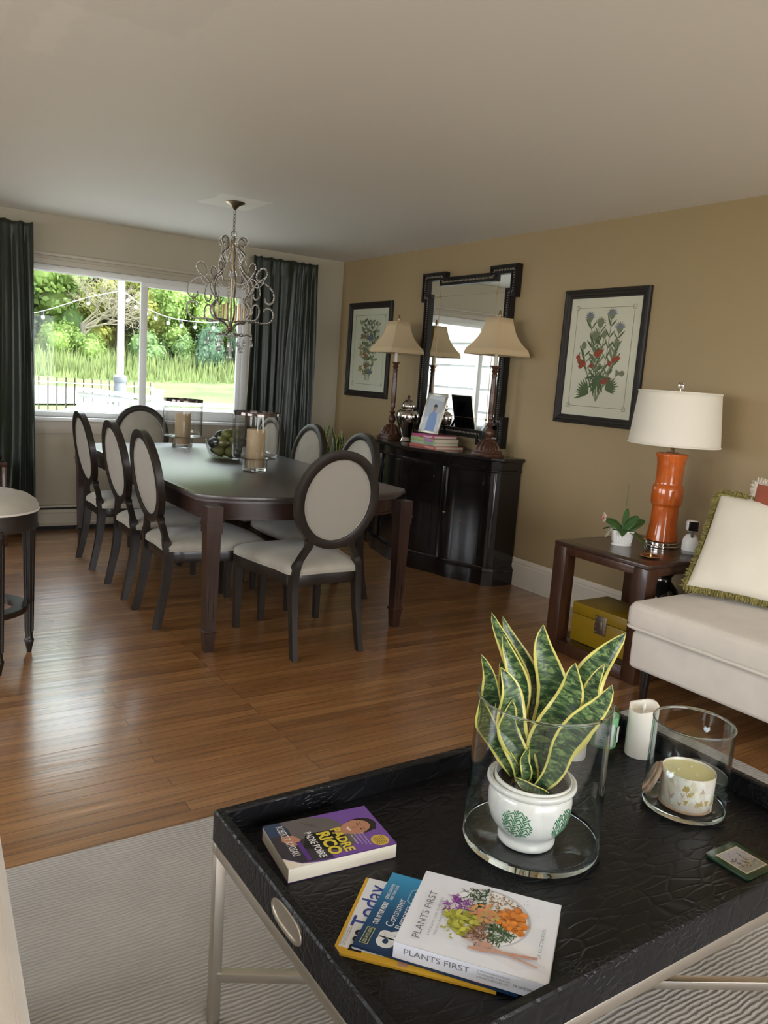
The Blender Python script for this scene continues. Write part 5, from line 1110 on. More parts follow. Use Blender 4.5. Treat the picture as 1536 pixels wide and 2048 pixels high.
def draw_pf(c, W_, H_, TH):
    z = TH; p = Print(TH+0.0001); r = random.Random(3)
    p.poly([(0.045, -0.10), (0.085, -0.135), (0.10, -0.165), (0.04, -H_+0.004), (0.012, -H_+0.05)], (0.66, 0.66, 0.69)); p.poly([(0.085, -0.14), (0.10, -0.17), (0.055, -H_+0.002), (0.035, -H_+0.002)], (0.72, 0.72, 0.74)); p.rect(0.0, W_, -H_, -H_+0.001, (0.6, 0.6, 0.62))
    cx, cy, R_ = 0.120, -0.128, 0.071; p.ell(cx+0.002, cy-0.003, R_+0.003, R_+0.003, (0.50, 0.50, 0.53), n=48); p.ell(cx, cy, R_, R_, (0.80, 0.80, 0.81), n=48)
    secs = [((0.05, 0.85), (0.035, 0.07, 0.025), 'shred'), ((0.85, 1.75), (0.25, 0.06, 0.30), 'shred'), ((1.75, 2.75), (0.40, 0.40, 0.06), 'chunk'), ((2.75, 3.5), (0.22, 0.10, 0.05), 'shred'), ((3.5, 4.3), (0.06, 0.11, 0.04), 'shred'), ((4.3, 5.4), (0.60, 0.20, 0.03), 'chunk'), ((5.4, 6.33), (0.30, 0.17, 0.07), 'grain')]
    for k in range(620):
        (a0, a1), col, kind = r.choice(secs); a = r.uniform(a0, a1); rr = R_*0.97*math.sqrt(r.uniform(0.03, 1)); v = r.uniform(0.65, 1.35); cc = tuple(min(0.8, x*v) for x in col); x, y = cx+rr*math.cos(a), cy+rr*math.sin(a); an = r.uniform(0, PI)
        if kind == 'shred': p.line((x, y), (x+0.011*math.cos(an), y+0.011*math.sin(an)), 0.0018, cc)
        elif kind == 'chunk': p.ell(x, y, 0.0075, 0.0045, cc, an, 7)
        else: p.ell(x, y, 0.0022, 0.0017, cc, an, 5)
    for k in range(50): a = r.uniform(0, 6.28); rr = R_*0.4*r.random(); p.ell(cx+rr*math.cos(a), cy+rr*math.sin(a), 0.006, 0.0035, (0.55*r.uniform(.7, 1.2), 0.28*r.uniform(.7, 1.1), 0.10), a*3, 8)
    for k in range(12): p.ell(cx+r.uniform(-.03, .03)-0.055, cy+0.055+r.uniform(-.012, .012), 0.004, 0.002, (0.35, 0.35, 0.08), r.uniform(0, 3), 6)
    for k in range(14): p.ell(cx+r.uniform(0.0, 0.07), cy-R_-0.004+r.uniform(-.012, 0.02), 0.0009, 0.0006, (0.3, 0.2, 0.12), 0, 5)
    rg = (0.48, 0.27, 0.20); p.line((0.030, -0.115), (0.046, -0.225), 0.0065, rg); p.ell(0.033, -0.135, 0.020, 0.0055, rg, -1.43, 16); p.line((0.045, -0.145), (0.026, -0.228), 0.0035, rg); p.ell(0.046, -0.140, 0.012, 0.0065, rg, -1.35, 16)
    for k in range(4): p.line((0.0435+0.003*k, -0.13), (0.045+0.0038*k, -0.108), 0.0014, rg)
    p.build('cover_picture', c); gr = fm((0.16, 0.15, 0.16)); g2 = fm((0.26, 0.25, 0.26)); zt = TH+0.0035*0+0.0030
    def tx(nm, s_, M, w_, h, m=gr): text_mesh(nm, s_, 0.02, m, c, M, (w_, h))
    tx('title_lettering', 'PLANTS FIRST', T(0.020, -0.036, zt), 0.128, 0.0125); tx('subtitle_lettering', "A PHYSICIAN'S GUIDE TO WELLNESS", T(0.032, -0.050, zt), 0.105, 0.0045, g2); tx('subtitle_lettering', 'THROUGH A PLANT-FORWARD DIET', T(0.036, -0.060, zt), 0.098, 0.0045, g2); tx('author_lettering', 'DR. KATIE TAKAYASU', T(0.05, -H_+0.018, zt), 0.075, 0.006, g2)
    # spine faces local -x; text reads from the top down
    SP = Matrix(((0, 0, -1, -0.0009), (-1, 0, 0, 0), (0, 1, 0, 0), (0, 0, 0, 1)))
    tx('spine_lettering', 'PLANTS FIRST', SP @ T(0.018, 0.011, 0), 0.108, 0.010)
    for k, s_ in enumerate(["A PHYSICIAN'S GUIDE", 'TO WELLNESS THROUGH', 'A PLANT-FORWARD DIET']): tx('spine_lettering', s_, SP @ T(0.138, 0.019-0.0055*k, 0), 0.052, 0.0032, g2)
    tx('spine_lettering', 'DR. KATIE TAKAYASU', SP @ T(0.196, 0.010, 0), 0.042, 0.0045)
mag('magazine', 'yellow bordered education magazine at the bottom of the tray magazines', (0.626, 0.986), math.radians(42), 0.208, 0.270, Z0, 0.0035, (0.62, 0.36, 0.03), draw_nea, group=None)
mag('magazine', 'blue consumer magazine between the yellow magazine and the white cookbook', (0.661, 0.979), math.radians(37.6), 0.213, 0.275, Z0+0.0042, 0.0042, (0.02, 0.12, 0.3), draw_cr)
mag('cookbook', 'thick white cookbook with a colourful vegetable plate, on top of the magazines', (0.703, 0.922), math.radians(38.5), 0.205, 0.248, Z0+0.0093, 0.028, (0.70, 0.71, 0.76), draw_pf, page=(0.7, 0.68, 0.64))
def coaster():
    t = thing('coaster', 'dark green coaster with a vintage picture near the front of the tray', 'coaster', (1.503, 0.812, Z0), math.radians(-1))
    b = MB(); pts = []
    for cx, cy, a0 in ((0.042, 0.042, 0), (-0.042, 0.042, PI/2), (-0.042, -0.042, PI), (0.042, -0.042, 1.5*PI)): pts += [(cx+0.01*math.cos(a0+PI/2*k/5), cy+0.01*math.sin(a0+PI/2*k/5)) for k in range(6)]
    b.prism(pts, 0, 0.005, 0.0008); c = b.build('cork_slab', mat('dark_green_gloss', (0.015, 0.05, 0.02), 0.2, coat=0.3), t)
    p = Print(0.0051); r = random.Random(5); p.rect(-0.036, 0.036, -0.036, 0.036, (0.60, 0.56, 0.42)); p.rect(-0.033, 0.033, -0.033, 0.033, (0.42, 0.42, 0.46)); p.rect(-0.033, 0.033, -0.033, -0.012, (0.30, 0.29, 0.24))
    for k in range(90): p.ell(r.uniform(-.028, .03), r.gauss(-0.004, 0.010), r.uniform(.001, .004), r.uniform(.0008, .0025), r.choice([(0.08, 0.06, 0.07), (0.2, 0.13, 0.10), (0.45, 0.35, 0.2), (0.12, 0.10, 0.14), (0.5, 0.48, 0.5)]), r.uniform(0, 3), 7)
    p.build('coaster_picture', c)
coaster()

# ------------------------------------------------------------------ glass cylinders and what stands in them
def glass_cyl(name, label, x, y, r0, r1, h, wall, base):
    t = thing(name, label, 'vase', (x, y, Z0))
    MB().lathe([(r0-wall, base+0.004), (r0-0.001, base+0.004), (r1-0.001, h-0.006), (r1-wall, h-0.006), (r0-wall, base+0.004)], 96, caps=False).build('glass_wall', M_thin, t, angle=60)
    MB().lathe([(0, 0.0), (r0-0.004, 0.0), (r0-0.001, 0.0015), (r0, 0.006), (r0-0.0005, base+0.004), (r0-wall, base+0.004), (r0-wall-0.003, base+0.001), (r0-wall-0.008, base), (0, base)], 96).build('thick_base', M_glassg, t, angle=60)
    MB().lathe([(r1-wall, h-0.006), (r1-0.001, h-0.006), (r1, h-0.003), (r1-0.001, h-0.001), (r1-wall/2, h), (r1-wall+0.0005, h-0.001), (r1-wall, h-0.006)], 96, caps=False).build('rim', M_glassg, t, angle=60)
glass_cyl('cylinder_vase', 'large clear glass cylinder around the potted snake plant', 1.163, 1.083, 0.142, 0.138, 0.317, 0.0055, 0.013)
glass_cyl('cylinder_vase', 'smaller clear glass cylinder around the triangle patterned candle', 1.592, 1.018, 0.0925, 0.0915, 0.208, 0.004, 0.010)
def potted_snake():
    PX, PY, PZ = 1.137, 1.070, Z0+0.0135; t = thing('snake_plant', 'variegated snake plant in a white pot inside the large glass cylinder', 'plant', (PX, PY, PZ))
    prof = [(0, 0), (0.055, 0), (0.058, 0.003), (0.059, 0.010), (0.055, 0.014), (0.056, 0.022), (0.066, 0.034), (0.078, 0.052), (0.0845, 0.075), (0.0855, 0.10), (0.083, 0.115), (0.080, 0.119), (0.083, 0.122), (0.0885, 0.125), (0.0915, 0.131), (0.0905, 0.137), (0.086, 0.139), (0.080, 0.136), (0.077, 0.12), (0.074, 0.06), (0, 0.05)]
    pot = MB().lathe(prof, 72).build('pot', M_ceramic, t, angle=60)
    def rad(z):
        for (ra, za), (rb, zb) in zip(prof[2:12], prof[3:12]):
            if za <= z <= zb: return ra+(rb-ra)*(z-za)/(zb-za)
        return 0.085
    MB().lathe([(0.070, 0.08), (0.0735, 0.137), (0.0755, 0.142), (0.078, 0.142), (0.0785, 0.137), (0.0765, 0.11)], 64, M=T(-0.001, 0.0, 0.003) @ RX(0.03)).build('liner_pot', M_ceramic, t, angle=60)
    MB().lathe([(0, 0.131), (0.035, 0.134), (0.071, 0.130), (0.071, 0.12), (0, 0.12)], 40).build('soil', M_soil, t)
    M_green = mat('green_transfer_print', (0.03, 0.20, 0.075), 0.3)
    for az in (math.radians(-151), math.radians(-78)):
        b = MB(); R0 = 0.0335; s_ = 0.0026; cz = 0.072; n = 24
        def add(x, y, w_, h):
            # bar cut in little pieces so it can follow the pot and be clipped by the circle
            m_ = max(1, int(max(w_, h)/0.003)); 
            for k in range(m_):
                x0, x1 = (x+w_*k/m_, x+w_*(k+1)/m_) if w_ > h else (x, x+w_); y0, y1 = (y+h*k/m_, y+h*(k+1)/m_) if h >= w_ else (y, y+h)
                ca = math.cos(0.6); sa = math.sin(0.6); q = []
                for px_, py_ in ((x0, y0), (x1, y0), (x1, y1), (x0, y1)): q.append((px_*ca-py_*sa, px_*sa+py_*ca))
                if all(u*u+v*v < R0*R0 for u, v in q):
                    o = []
                    for u, v in q: rz_ = rad(cz+v*0.97)+0.0006; a = az+u/rz_; o.append((rz_*math.cos(a), rz_*math.sin(a), cz+v*0.97))
                    b.raw(o, [[0, 1, 2, 3]])
        g = 0.0126
        for i in range(-4, 5):
            for j in range(-4, 5):
                for k in range(3):
                    if (i+j) % 2 == 0: add(i*g-g*0.62, j*g+(k-1)*0.0042-0.0011, g*1.24 if k == 1 else g*0.8, 0.0023)
                    else: add(i*g+(k-1)*0.0042-0.0011, j*g-g*0.62, 0.0023, g*1.24 if k == 1 else g*0.8)
        b.build('green_medallion', M_green, pot, smooth=False, fix=False)
    cdir = Vector((PX, PY, 0)).normalized(); rt = Vector((cdir.y, -cdir.x, 0)); fc = math.atan2(-cdir.y, -cdir.x)
    def W(lat, dep, z): q = rt*lat+cdir*dep; return (q.x, q.y, z-PZ)
    # (base lateral, base depth), (tip lateral, depth, z), width, turn, twist, bend(lat,dep)
    L = [((-0.015, 0.03), (-0.118, 0.045, 0.925), 0.045, -0.3, 0.7, (0.025, 0)), ((-0.01, 0.035), (-0.095, 0.06, 0.915), 0.042, 0.8, -0.5, (0.05, 0.0)),
         ((-0.01, 0.02), (-0.088, 0.02, 0.89), 0.046, -0.2, 0.5, (0.0, 0)), ((-0.03, 0.01), (-0.128, 0.005, 0.845), 0.045, -0.5, 0.6, (0.01, 0)),
         ((0.0, -0.015), (-0.083, -0.03, 0.835), 0.060, 0.15, 0.5, (0.012, 0)), ((0.008, 0.015), (-0.010, 0.01, 0.922), 0.066, 0.1, -0.3, (0.012, 0)),
         ((0.012, -0.01), (0.058, -0.035, 0.868), 0.066, 0.0, -0.7, (-0.004, 0)), ((0.02, 0.03), (0.152, 0.045, 0.918), 0.070, -0.25, 0.3, (-0.012, 0)),
         ((0.02, 0.01), (0.115, 0.0, 0.862), 0.052, 0.4, -0.3, (0.0, 0)), ((0.008, -0.03), (0.130, -0.045, 0.838), 0.058, 0.2, -0.4, (0.012, -0.01)),
         ((-0.03, -0.005), (-0.118, -0.03, 0.765), 0.048, -0.35, 0.2, (-0.004, 0)), ((-0.02, -0.02), (-0.055, -0.03, 0.77), 0.048, 0.2, 0.2, (-0.012, 0)),
         ((0.0, 0.035), (0.03, 0.05, 0.84), 0.05, 0.3, 0.4, (0, 0)), ((-0.03, 0.02), (-0.09, 0.03, 0.83), 0.04, 0.5, -0.4, (-0.01, 0))]
    for (bl_, bd), (tl, td, tz), w_, turn, tw, (bx, bd2) in L:
        bend = rt*bx+cdir*bd2; snake_leaf('leaf', t, W(bl_, bd, PZ+0.128), W(tl, td, tz), w_, fc+turn, tw, (bend.x, bend.y, 0.0), 0.55)
    snake_leaf('leaf', t, W(-0.015, -0.03, PZ+0.13), W(-0.012, -0.03, PZ+0.215), 0.022, fc+0.1, 0.3, (-0.004, 0, 0), 0.45)
    bend = rt*0.01; snake_leaf('leaf', t, W(0.035, -0.062, PZ+0.138), W(-0.035, -0.04, PZ+0.150), 0.02, fc, 0.3, (0, 0, -0.006), 0.45)
potted_snake()
def triangle_candle():
    t = thing('candle', 'three wick candle in a pastel triangle patterned glass', 'candle', (1.5855, 1.010, Z0+0.0105))
    m = mat('triangle_pattern_glass', (0.7, 0.66, 0.58), 0.2, coat=0.4); tcn = nd(m, 'ShaderNodeTexCoord'); vo = nd(m, 'ShaderNodeTexVoronoi', Scale=75.0); lk(m, tcn.outputs['Object'], vo.inputs['Vector']); sp = nd(m, 'ShaderNodeSeparateColor'); lk(m, vo.outputs['Color'], sp.inputs[0])
    r = rampn(m, [(0.0, (0.76, 0.73, 0.64)), (0.35, (0.70, 0.60, 0.53)), (0.6, (0.78, 0.76, 0.66)), (0.85, (0.66, 0.60, 0.44))]); lk(m, sp.outputs[0], r.inputs[0]); lk(m, r.outputs[0], bsdf(m).inputs['Base Color'])
    g = MB().lathe([(0, 0.005), (0.056, 0.005), (0.058, 0.010), (0.0595, 0.02), (0.0595, 0.083), (0.0590, 0.085), (0.058, 0.084), (0.058, 0.074), (0, 0.073)], 64).build('jar', m, t, angle=50)
    MB().lathe([(0, 0), (0.058, 0), (0.0605, 0.003), (0.056, 0.006), (0, 0.006)], 48).build('wooden_foot', mat('pale_wood', (0.45, 0.30, 0.19), 0.5), t)
    MB().lathe([(0, 0.0735), (0.0575, 0.0745), (0.057, 0.0795), (0, 0.079)], 48).build('wax', mat('yellow_wax', (0.86, 0.80, 0.42), 0.4, sss=0.2), t)
    for k in range(3): a = 2*PI*k/3+0.4; MB().tube([(0.024*math.cos(a), 0.024*math.sin(a), 0.074), (0.024*math.cos(a), 0.024*math.sin(a), 0.085)], 0.0016, 6).build('wick', M_ivory, t)
    b = MB(); rr = random.Random(8)
    for k in range(34):
        a = rr.uniform(-PI, 0.3); z = rr.uniform(0.018, 0.058); s_ = rr.uniform(0.008, 0.0155); up = rr.choice((1, 1, -1)); R_ = 0.0599
        q = [(a-s_*0.6/R_, z), (a+s_*0.6/R_, z), (a, z+up*s_*1.3)]
        b.raw([(R_*math.cos(aa), R_*math.sin(aa), zz) for aa, zz in q], [[0, 1, 2]], rr.choice((0, 0, 1, 2)))
    b.build('triangle_print', [fm((0.46, 0.34, 0.11), 0.3), fm((0.50, 0.36, 0.31), 0.3), fm((0.72, 0.71, 0.66), 0.3)], g, smooth=False, fix=False)
triangle_candle()
_c = Vector((1.592, 1.018, 0)); _r = Vector((0.539, -0.842, 0)); _f = Vector((0.842, 0.539, 0))
_z = (-_r*0.93+Vector((0, 0, 0.36))).normalized(); _x = _f; _y = _z.cross(_x).normalized()
lp = _c-_r*0.066-_f*0.012+Vector((0, 0, Z0+0.0105+0.042))
lid = MB().lathe([(0, 0), (0.040, 0), (0.043, 0.003), (0.043, 0.008), (0.040, 0.010), (0.037, 0.010), (0.037, 0.015), (0.034, 0.016), (0, 0.016)], 48).build('wooden_disc', mat('light_wood_lid', (0.52, 0.36, 0.25), 0.5), loc=lp)
lid.matrix_world = Matrix.Translation(lp) @ Matrix((( _x.x, _y.x, _z.x), (_x.y, _y.y, _z.y), (_x.z, _y.z, _z.z))).to_4x4()
tag(lid, 'round pale wooden lid leaning beside the triangle patterned candle', 'lid')
M_wax = mat('white_wax', (0.78, 0.74, 0.66), 0.5, sss=0.25)
def pillar(x, y, r_, h, label, seed, rz=0):
    t = thing('pillar_candle', label, 'candle', (x, y, Z0), rz, 'white pillar candles'); N = 48; rings = []
    rr = random.Random(seed); ph = rr.uniform(0, 6)
    for z, s_ in ((0, 0.97), (0.003, 1.0)): rings.append([(r_*s_*math.cos(2*PI*k/N), r_*s_*math.sin(2*PI*k/N), z) for k in range(N)])
    def top(a): return h-0.006+0.007*math.sin(a+ph)+0.003*math.sin(3*a+ph)
    rings.append([(r_*math.cos(2*PI*k/N), r_*math.sin(2*PI*k/N), top(2*PI*k/N)) for k in range(N)])
    rings.append([(r_*0.88*math.cos(2*PI*k/N), r_*0.88*math.sin(2*PI*k/N), top(2*PI*k/N)-0.001) for k in range(N)])
    rings.append([(r_*0.8*math.cos(2*PI*k/N), r_*0.8*math.sin(2*PI*k/N), h-0.028) for k in range(N)])
    MB().loft(rings).build('wax', M_wax, t, angle=50)
    MB().lathe([(0.003, h-0.03), (0.0045, h-0.012), (0.003, h-0.002), (0, h+0.004)], 10).build('flame_tip', M_wax, t)
pillar(1.712, 1.243, 0.038, 0.140, 'white flameless pillar candle on the tray between the two glass cylinders', 4)
pillar(1.535, 1.318, 0.037, 0.132, 'white flameless pillar candle behind the large glass cylinder', 9)
def green_candle():
    t = thing('candle', 'pale green glass jar candle with a white label on the tray', 'candle', (1.636, 1.303, Z0), 0)
    mg = thin_glass('green_glass', (0.84, 0.96, 0.87), (0.45, 0.7, 0.5), 0.04, 0.35); r_ = 0.0375
    g = MB().lathe([(0, 0), (r_-0.003, 0), (r_, 0.004), (r_, 0.118), (r_-0.0012, 0.120), (r_-0.0024, 0.118), (r_-0.0024, 0.018), (0, 0.014)], 56).build('glass_jar', mg, t, angle=50)
    MB().lathe([(0, 0.0185), (r_-0.0028, 0.0185), (r_-0.0028, 0.102), (r_-0.004, 0.100), (0, 0.099)], 44).build('wax', mat('pale_green_wax', (0.50, 0.70, 0.48), 0.5), t)
    b = MB(); az = math.atan2(-1.303, -1.636); n = 14
    def arc(a0, a1, z0, z1, R_, mi):
        for k in range(n): a, c = a0+(a1-a0)*k/n, a0+(a1-a0)*(k+1)/n; b.raw([(R_*math.cos(a), R_*math.sin(a), z0), (R_*math.cos(c), R_*math.sin(c), z0), (R_*math.cos(c), R_*math.sin(c), z1), (R_*math.cos(a), R_*math.sin(a), z1)], [[0, 1, 2, 3]], mi)
    arc(az-0.55, az+0.75, 0.026, 0.088, r_+0.0004, 0); arc(az+1.05, az+1.5, 0.034, 0.078, r_+0.0004, 0); rr = random.Random(3)
    for k in range(22): a = az+0.1+rr.gauss(0, 0.13); z = 0.066+rr.gauss(0, 0.007); arc(a, a+0.05, z, z+0.0018, r_+0.0007, 1)
    for k, wd in ((0, 0.35), (1, 0.42)):
        for q in range(9): a = az+0.1-wd+2*wd*q/9; arc(a, a+wd*0.13, 0.042-0.006*k, 0.0445-0.006*k, r_+0.0007, 1)
    b.build('label', [fm((0.72, 0.74, 0.72)), fm((0.12, 0.13, 0.13))], g, smooth=False, fix=False)
green_candle()

# ------------------------------------------------------------------ table centrepieces
M_candle = mat('tan_pillar_wax', (0.50, 0.37, 0.22), 0.55, sss=0.15)
M_smoke = mat('smoky_glass_rim', (0.12, 0.10, 0.09), 0.12, metal=0.8)
TT = 0.7658
def hurricane(label, clabel, x, y):
    t = thing('glass_hurricane', label, 'candle holder', (x, y, TT), 0, 'glass hurricanes on the dining table'); w_ = 0.003
    MB().lathe([(0, 0), (0.072, 0), (0.076, 0.004), (0.077, 0.012), (0.0765, 0.020), (0.068, 0.021), (0.03, 0.018), (0, 0.018)], 56).build('thick_base', M_glass, t, angle=50)
    outer = [(0.0765, 0.020), (0.0765, 0.066), (0.079, 0.074), (0.09, 0.078), (0.125, 0.078), (0.140, 0.083), (0.1455, 0.095), (0.1465, 0.12), (0.1465, 0.345)]
    inner = [(max(0.0, r_-w_), z+(w_*0.6 if 0.07 < z < 0.09 else 0)) for r_, z in reversed(outer)]
    MB().lathe(outer+inner+[outer[0]], 72, caps=False).build('glass_wall', M_hurr, t, angle=60)
    MB().lathe([(0.1470, 0.343), (0.1472, 0.362), (0.1465, 0.364), (0.1435, 0.364), (0.1432, 0.343), (0.1470, 0.343)], 72, caps=False).build('smoky_rim', M_smoke, t, angle=50)
    c = thing('pillar_candle', clabel, 'candle', (x, y, TT+0.0205), 0, 'tan pillar candles in the hurricanes')
    MB().lathe([(0, 0), (0.056, 0), (0.058, 0.003), (0.058, 0.232), (0.055, 0.236), (0.048, 0.232), (0, 0.228)], 44).build('wax', M_candle, c, angle=50)
    MB().tube([(0, 0, 0.228), (0.001, 0, 0.240)], 0.0015, 6).build('wick', M_black, c)
hurricane('glass hurricane with dark rim nearest us on the dining table', 'tan pillar candle inside the hurricane nearest us', 2.085, 4.55)
hurricane('glass hurricane with dark rim near the window end of the table', 'tan pillar candle inside the hurricane near the window', 2.105, 5.93)
def fruit_bowl():
    x, y = 2.165, 5.20; t = thing('glass_bowl', 'clear glass bowl of dark and green fruit on the dining table', 'bowl', (x, y, TT))
    o = [(0, 0.0), (0.10, 0.0), (0.112, 0.006), (0.128, 0.04), (0.146, 0.095), (0.152, 0.125), (0.150, 0.128), (0.143, 0.095), (0.122, 0.042), (0.10, 0.012), (0, 0.010)]
    MB().lathe(o, 64).build('glass', M_hurr, t, angle=60)
    r = random.Random(12); mg = [mat('olive_pear_skin', (0.12, 0.125, 0.03), 0.45, vary=(0.25, 30, (1, 1, 1))), mat('dark_avocado_skin', (0.014, 0.014, 0.010), 0.45, bump=(0.6, 120, (1, 1, 1), 0.003))]
    def fruit(kind):
        tt = thing('pear' if kind == 0 else 'avocado', '', 'fruit')
        b = MB().lathe([(0, -0.040), (0.018, -0.038), (0.032, -0.028), (0.038, -0.010), (0.036, 0.008), (0.028, 0.026), (0.019, 0.042), (0.012, 0.050), (0, 0.053)], 28); b.build('skin', mg[kind], tt, angle=80)
        MB().tube([(0, 0, 0.050), (0.002, 0, 0.062)], 0.002, 6).build('stem', M_espresso, tt); return tt
    protos = {}; seen = set()
    places = [(0, -0.055, -0.045, 0.052), (0, 0.03, -0.065, 0.052), (1, 0.075, 0.0, 0.052), (0, 0.045, 0.06, 0.052), (1, -0.03, 0.07, 0.052), (1, -0.08, 0.015, 0.055), (0, 0.0, 0.0, 0.055),
              (1, -0.100, -0.045, 0.108), (0, -0.035, -0.06, 0.115), (0, 0.035, -0.035, 0.118), (1, 0.095, -0.045, 0.110), (1, 0.10, 0.045, 0.112), (0, -0.02, 0.04, 0.118), (1, -0.085, 0.06, 0.112), (0, 0.045, 0.055, 0.120), (1, 0.05, 0.10, 0.112), (0, -0.002, -0.012, 0.162), (0, 0.055, 0.03, 0.168), (1, -0.055, 0.02, 0.150)]
    words = {0: 'olive green pear', 1: 'dark skinned avocado'}
    cr_, fr_ = Vector((0.92, -0.38, 0)), Vector((0.38, 0.92, 0)); 
    for k, (kind, lx, ly, z) in enumerate(places):
        if kind not in protos: o = protos[kind] = fruit(kind)
        else: o = dup(protos[kind])
        p = cr_*lx+fr_*ly; o.location = (x+p.x*0.88, y+p.y*0.88, TT+z); o.rotation_euler = (r.uniform(0.9, 1.6), r.uniform(-0.4, 0.4), r.uniform(0, 6.28))
        lvl = 'low' if z < 0.08 else ('at rim height' if z < 0.1125 else 'just above the rim' if z < 0.14 else 'on top of the heap')
        side = 'front' if ly < -0.03 else ('back' if ly > 0.03 else 'middle'); hand = 'left' if lx < -0.03 else ('right' if lx > 0.03 else 'centre')
        lb = '%s %s in the glass fruit bowl, %s %s' % (words[kind], lvl, side, hand)
        if lb in seen: lb = lb.replace('dark skinned', 'smaller dark skinned')
        seen.add(lb); o['label'] = lb; o['group'] = 'fruit in the glass bowl'
fruit_bowl()

# ------------------------------------------------------------------ chandelier
M_pewter = mat('antiqued_silver_scroll', (0.19, 0.165, 0.13), 0.4, metal=0.85)
M_cryst = mat('crystal', (0.95, 0.96, 0.97), 0.02, trans=0.75, ior=1.6, spec=0.8)
M_beadc = mat('clear_bead', (0.92, 0.91, 0.88), 0.08, trans=0.25, ior=1.5, spec=0.9, coat=0.6)
def chandelier():
    t = thing('chandelier', 'ornate scrolled crystal bead chandelier hanging over the dining table', 'chandelier', (2.108, 5.079, 2.44)); Z = lambda z: z-2.44
    MB().lathe([(0, 0), (0.062, 0), (0.064, -0.004), (0.050, -0.010), (0.028, -0.022), (0.014, -0.038), (0.008, -0.046), (0, -0.047)], 40).build('canopy', M_chrome2, t)
    b = MB(); z = -0.047; k = 0
    while z > Z(2.265):
        big = k % 3 != 2; L = 0.030 if big else 0.026; a = PI/2*(k % 2)+0.3
        b.tube([(0.0075*math.cos(q)*math.cos(a), 0.0075*math.cos(q)*math.sin(a), z-L/2+L/2*math.sin(q)) for q in [2*PI*i/16 for i in range(16)]], 0.0018, 6, closed=True); z -= L-0.005; k += 1
    b.build('chain', M_pewter, t)
    MB().tube([(0.018*math.cos(q), 0.0, Z(2.243)+0.020*math.sin(q)) for q in [2*PI*i/24 for i in range(24)]], 0.0025, 8, closed=True).build('hanging_ring', M_pewter, t)
    MB().lathe([(0, Z(1.615)), (0.012, Z(1.62)), (0.022, Z(1.635)), (0.024, Z(1.65)), (0.012, Z(1.66)), (0.0065, Z(1.67)), (0.0065, Z(2.14)), (0.014, Z(2.15)), (0.015, Z(2.185)), (0.011, Z(2.195)), (0.004, Z(2.205)), (0.004, Z(2.225)), (0, Z(2.228))], 24).build('centre_rod', M_gold, t)
    def scroll(name, pts, r0, r1, az, beads=True, br=0.0047):
        P = smoothpath([(r_*math.cos(az), r_*math.sin(az), Z(z)) for r_, z in pts], 6); n = len(P)
        rad = [r0+(r1-r0)*(i/n) for i in range(n)]; o = MB().tube(P, rad, 7).build(name, M_pewter, t)
        if beads:
            b = MB(); d = 0; side = Vector((-math.sin(az), math.cos(az), 0))
            for i in range(1, n):
                d += (P[i]-P[i-1]).length
                while d > 0.0095:
                    d -= 0.0095; tan = (P[i]-P[i-1]).normalized(); nn = tan.cross(side).normalized(); b.sphere(P[i]+nn*(rad[i]+br*0.6), br, 1)
            b.build('beading', M_beadc, o)
    main = [(0.020, 1.640), (0.035, 1.665), (0.070, 1.682), (0.110, 1.700), (0.140, 1.735), (0.145, 1.770), (0.128, 1.800), (0.110, 1.822), (0.122, 1.850), (0.145, 1.885), (0.150, 1.925), (0.130, 1.965), (0.096, 1.998), (0.072, 2.025), (0.062, 2.055), (0.078, 2.085), (0.086, 2.108), (0.070, 2.130), (0.045, 2.150), (0.036, 2.175), (0.042, 2.205), (0.062, 2.222), (0.084, 2.215), (0.092, 2.195), (0.082, 2.178), (0.070, 2.184)]
    outer = [(0.115, 1.690), (0.165, 1.692), (0.215, 1.688), (0.255, 1.695), (0.280, 1.722), (0.285, 1.762), (0.268, 1.792), (0.240, 1.800), (0.218, 1.788), (0.212, 1.768)]
    upper = [(0.222, 1.862), (0.218, 1.840), (0.236, 1.822), (0.262, 1.822), (0.282, 1.846), (0.283, 1.885), (0.262, 1.925), (0.225, 1.952), (0.186, 1.965), (0.162, 1.985), (0.170, 2.020), (0.198, 2.045), (0.222, 2.035), (0.226, 2.008), (0.205, 1.985), (0.165, 1.955), (0.145, 1.93)]
    lower = [(0.03, 1.640), (0.05, 1.605), (0.08, 1.598), (0.11, 1.61), (0.135, 1.60), (0.142, 1.617)]
    curl = [(0.150, 1.965), (0.170, 1.985), (0.188, 2.03), (0.172, 2.062), (0.150, 2.075), (0.15, 2.10)]
    for k in range(6):
        az = 2*PI*k/6+0.28; scroll('scroll_arm', main, 0.0058, 0.0042, az); 
    for k in range(6):
        az = 2*PI*k/6+0.28+PI/6; scroll('lower_scroll', outer, 0.0050, 0.0034, az, True, 0.0038); scroll('upper_scroll', upper, 0.0036, 0.0036, az, True, 0.0038); scroll('base_scroll', lower, 0.0042, 0.003, az, False)
    for k in range(6):
        az = 2*PI*k/6+0.28+PI/6; cx, cy = 0.085*math.cos(az), 0.085*math.sin(az)
        o = MB().lathe([(0, Z(1.683)), (0.014, Z(1.686)), (0.016, Z(1.692)), (0.0085, Z(1.695)), (0.0085, Z(1.80)), (0, Z(1.80))], 16, M=T(cx, cy, 0)).build('candle_sleeve', M_gold, t)
        MB().lathe([(0.004, Z(1.80)), (0.009, Z(1.815)), (0.010, Z(1.828)), (0.006, Z(1.845)), (0.002, Z(1.858)), (0, Z(1.862))], 14, M=T(cx, cy, 0)).build('bulb', M_hurr, o)
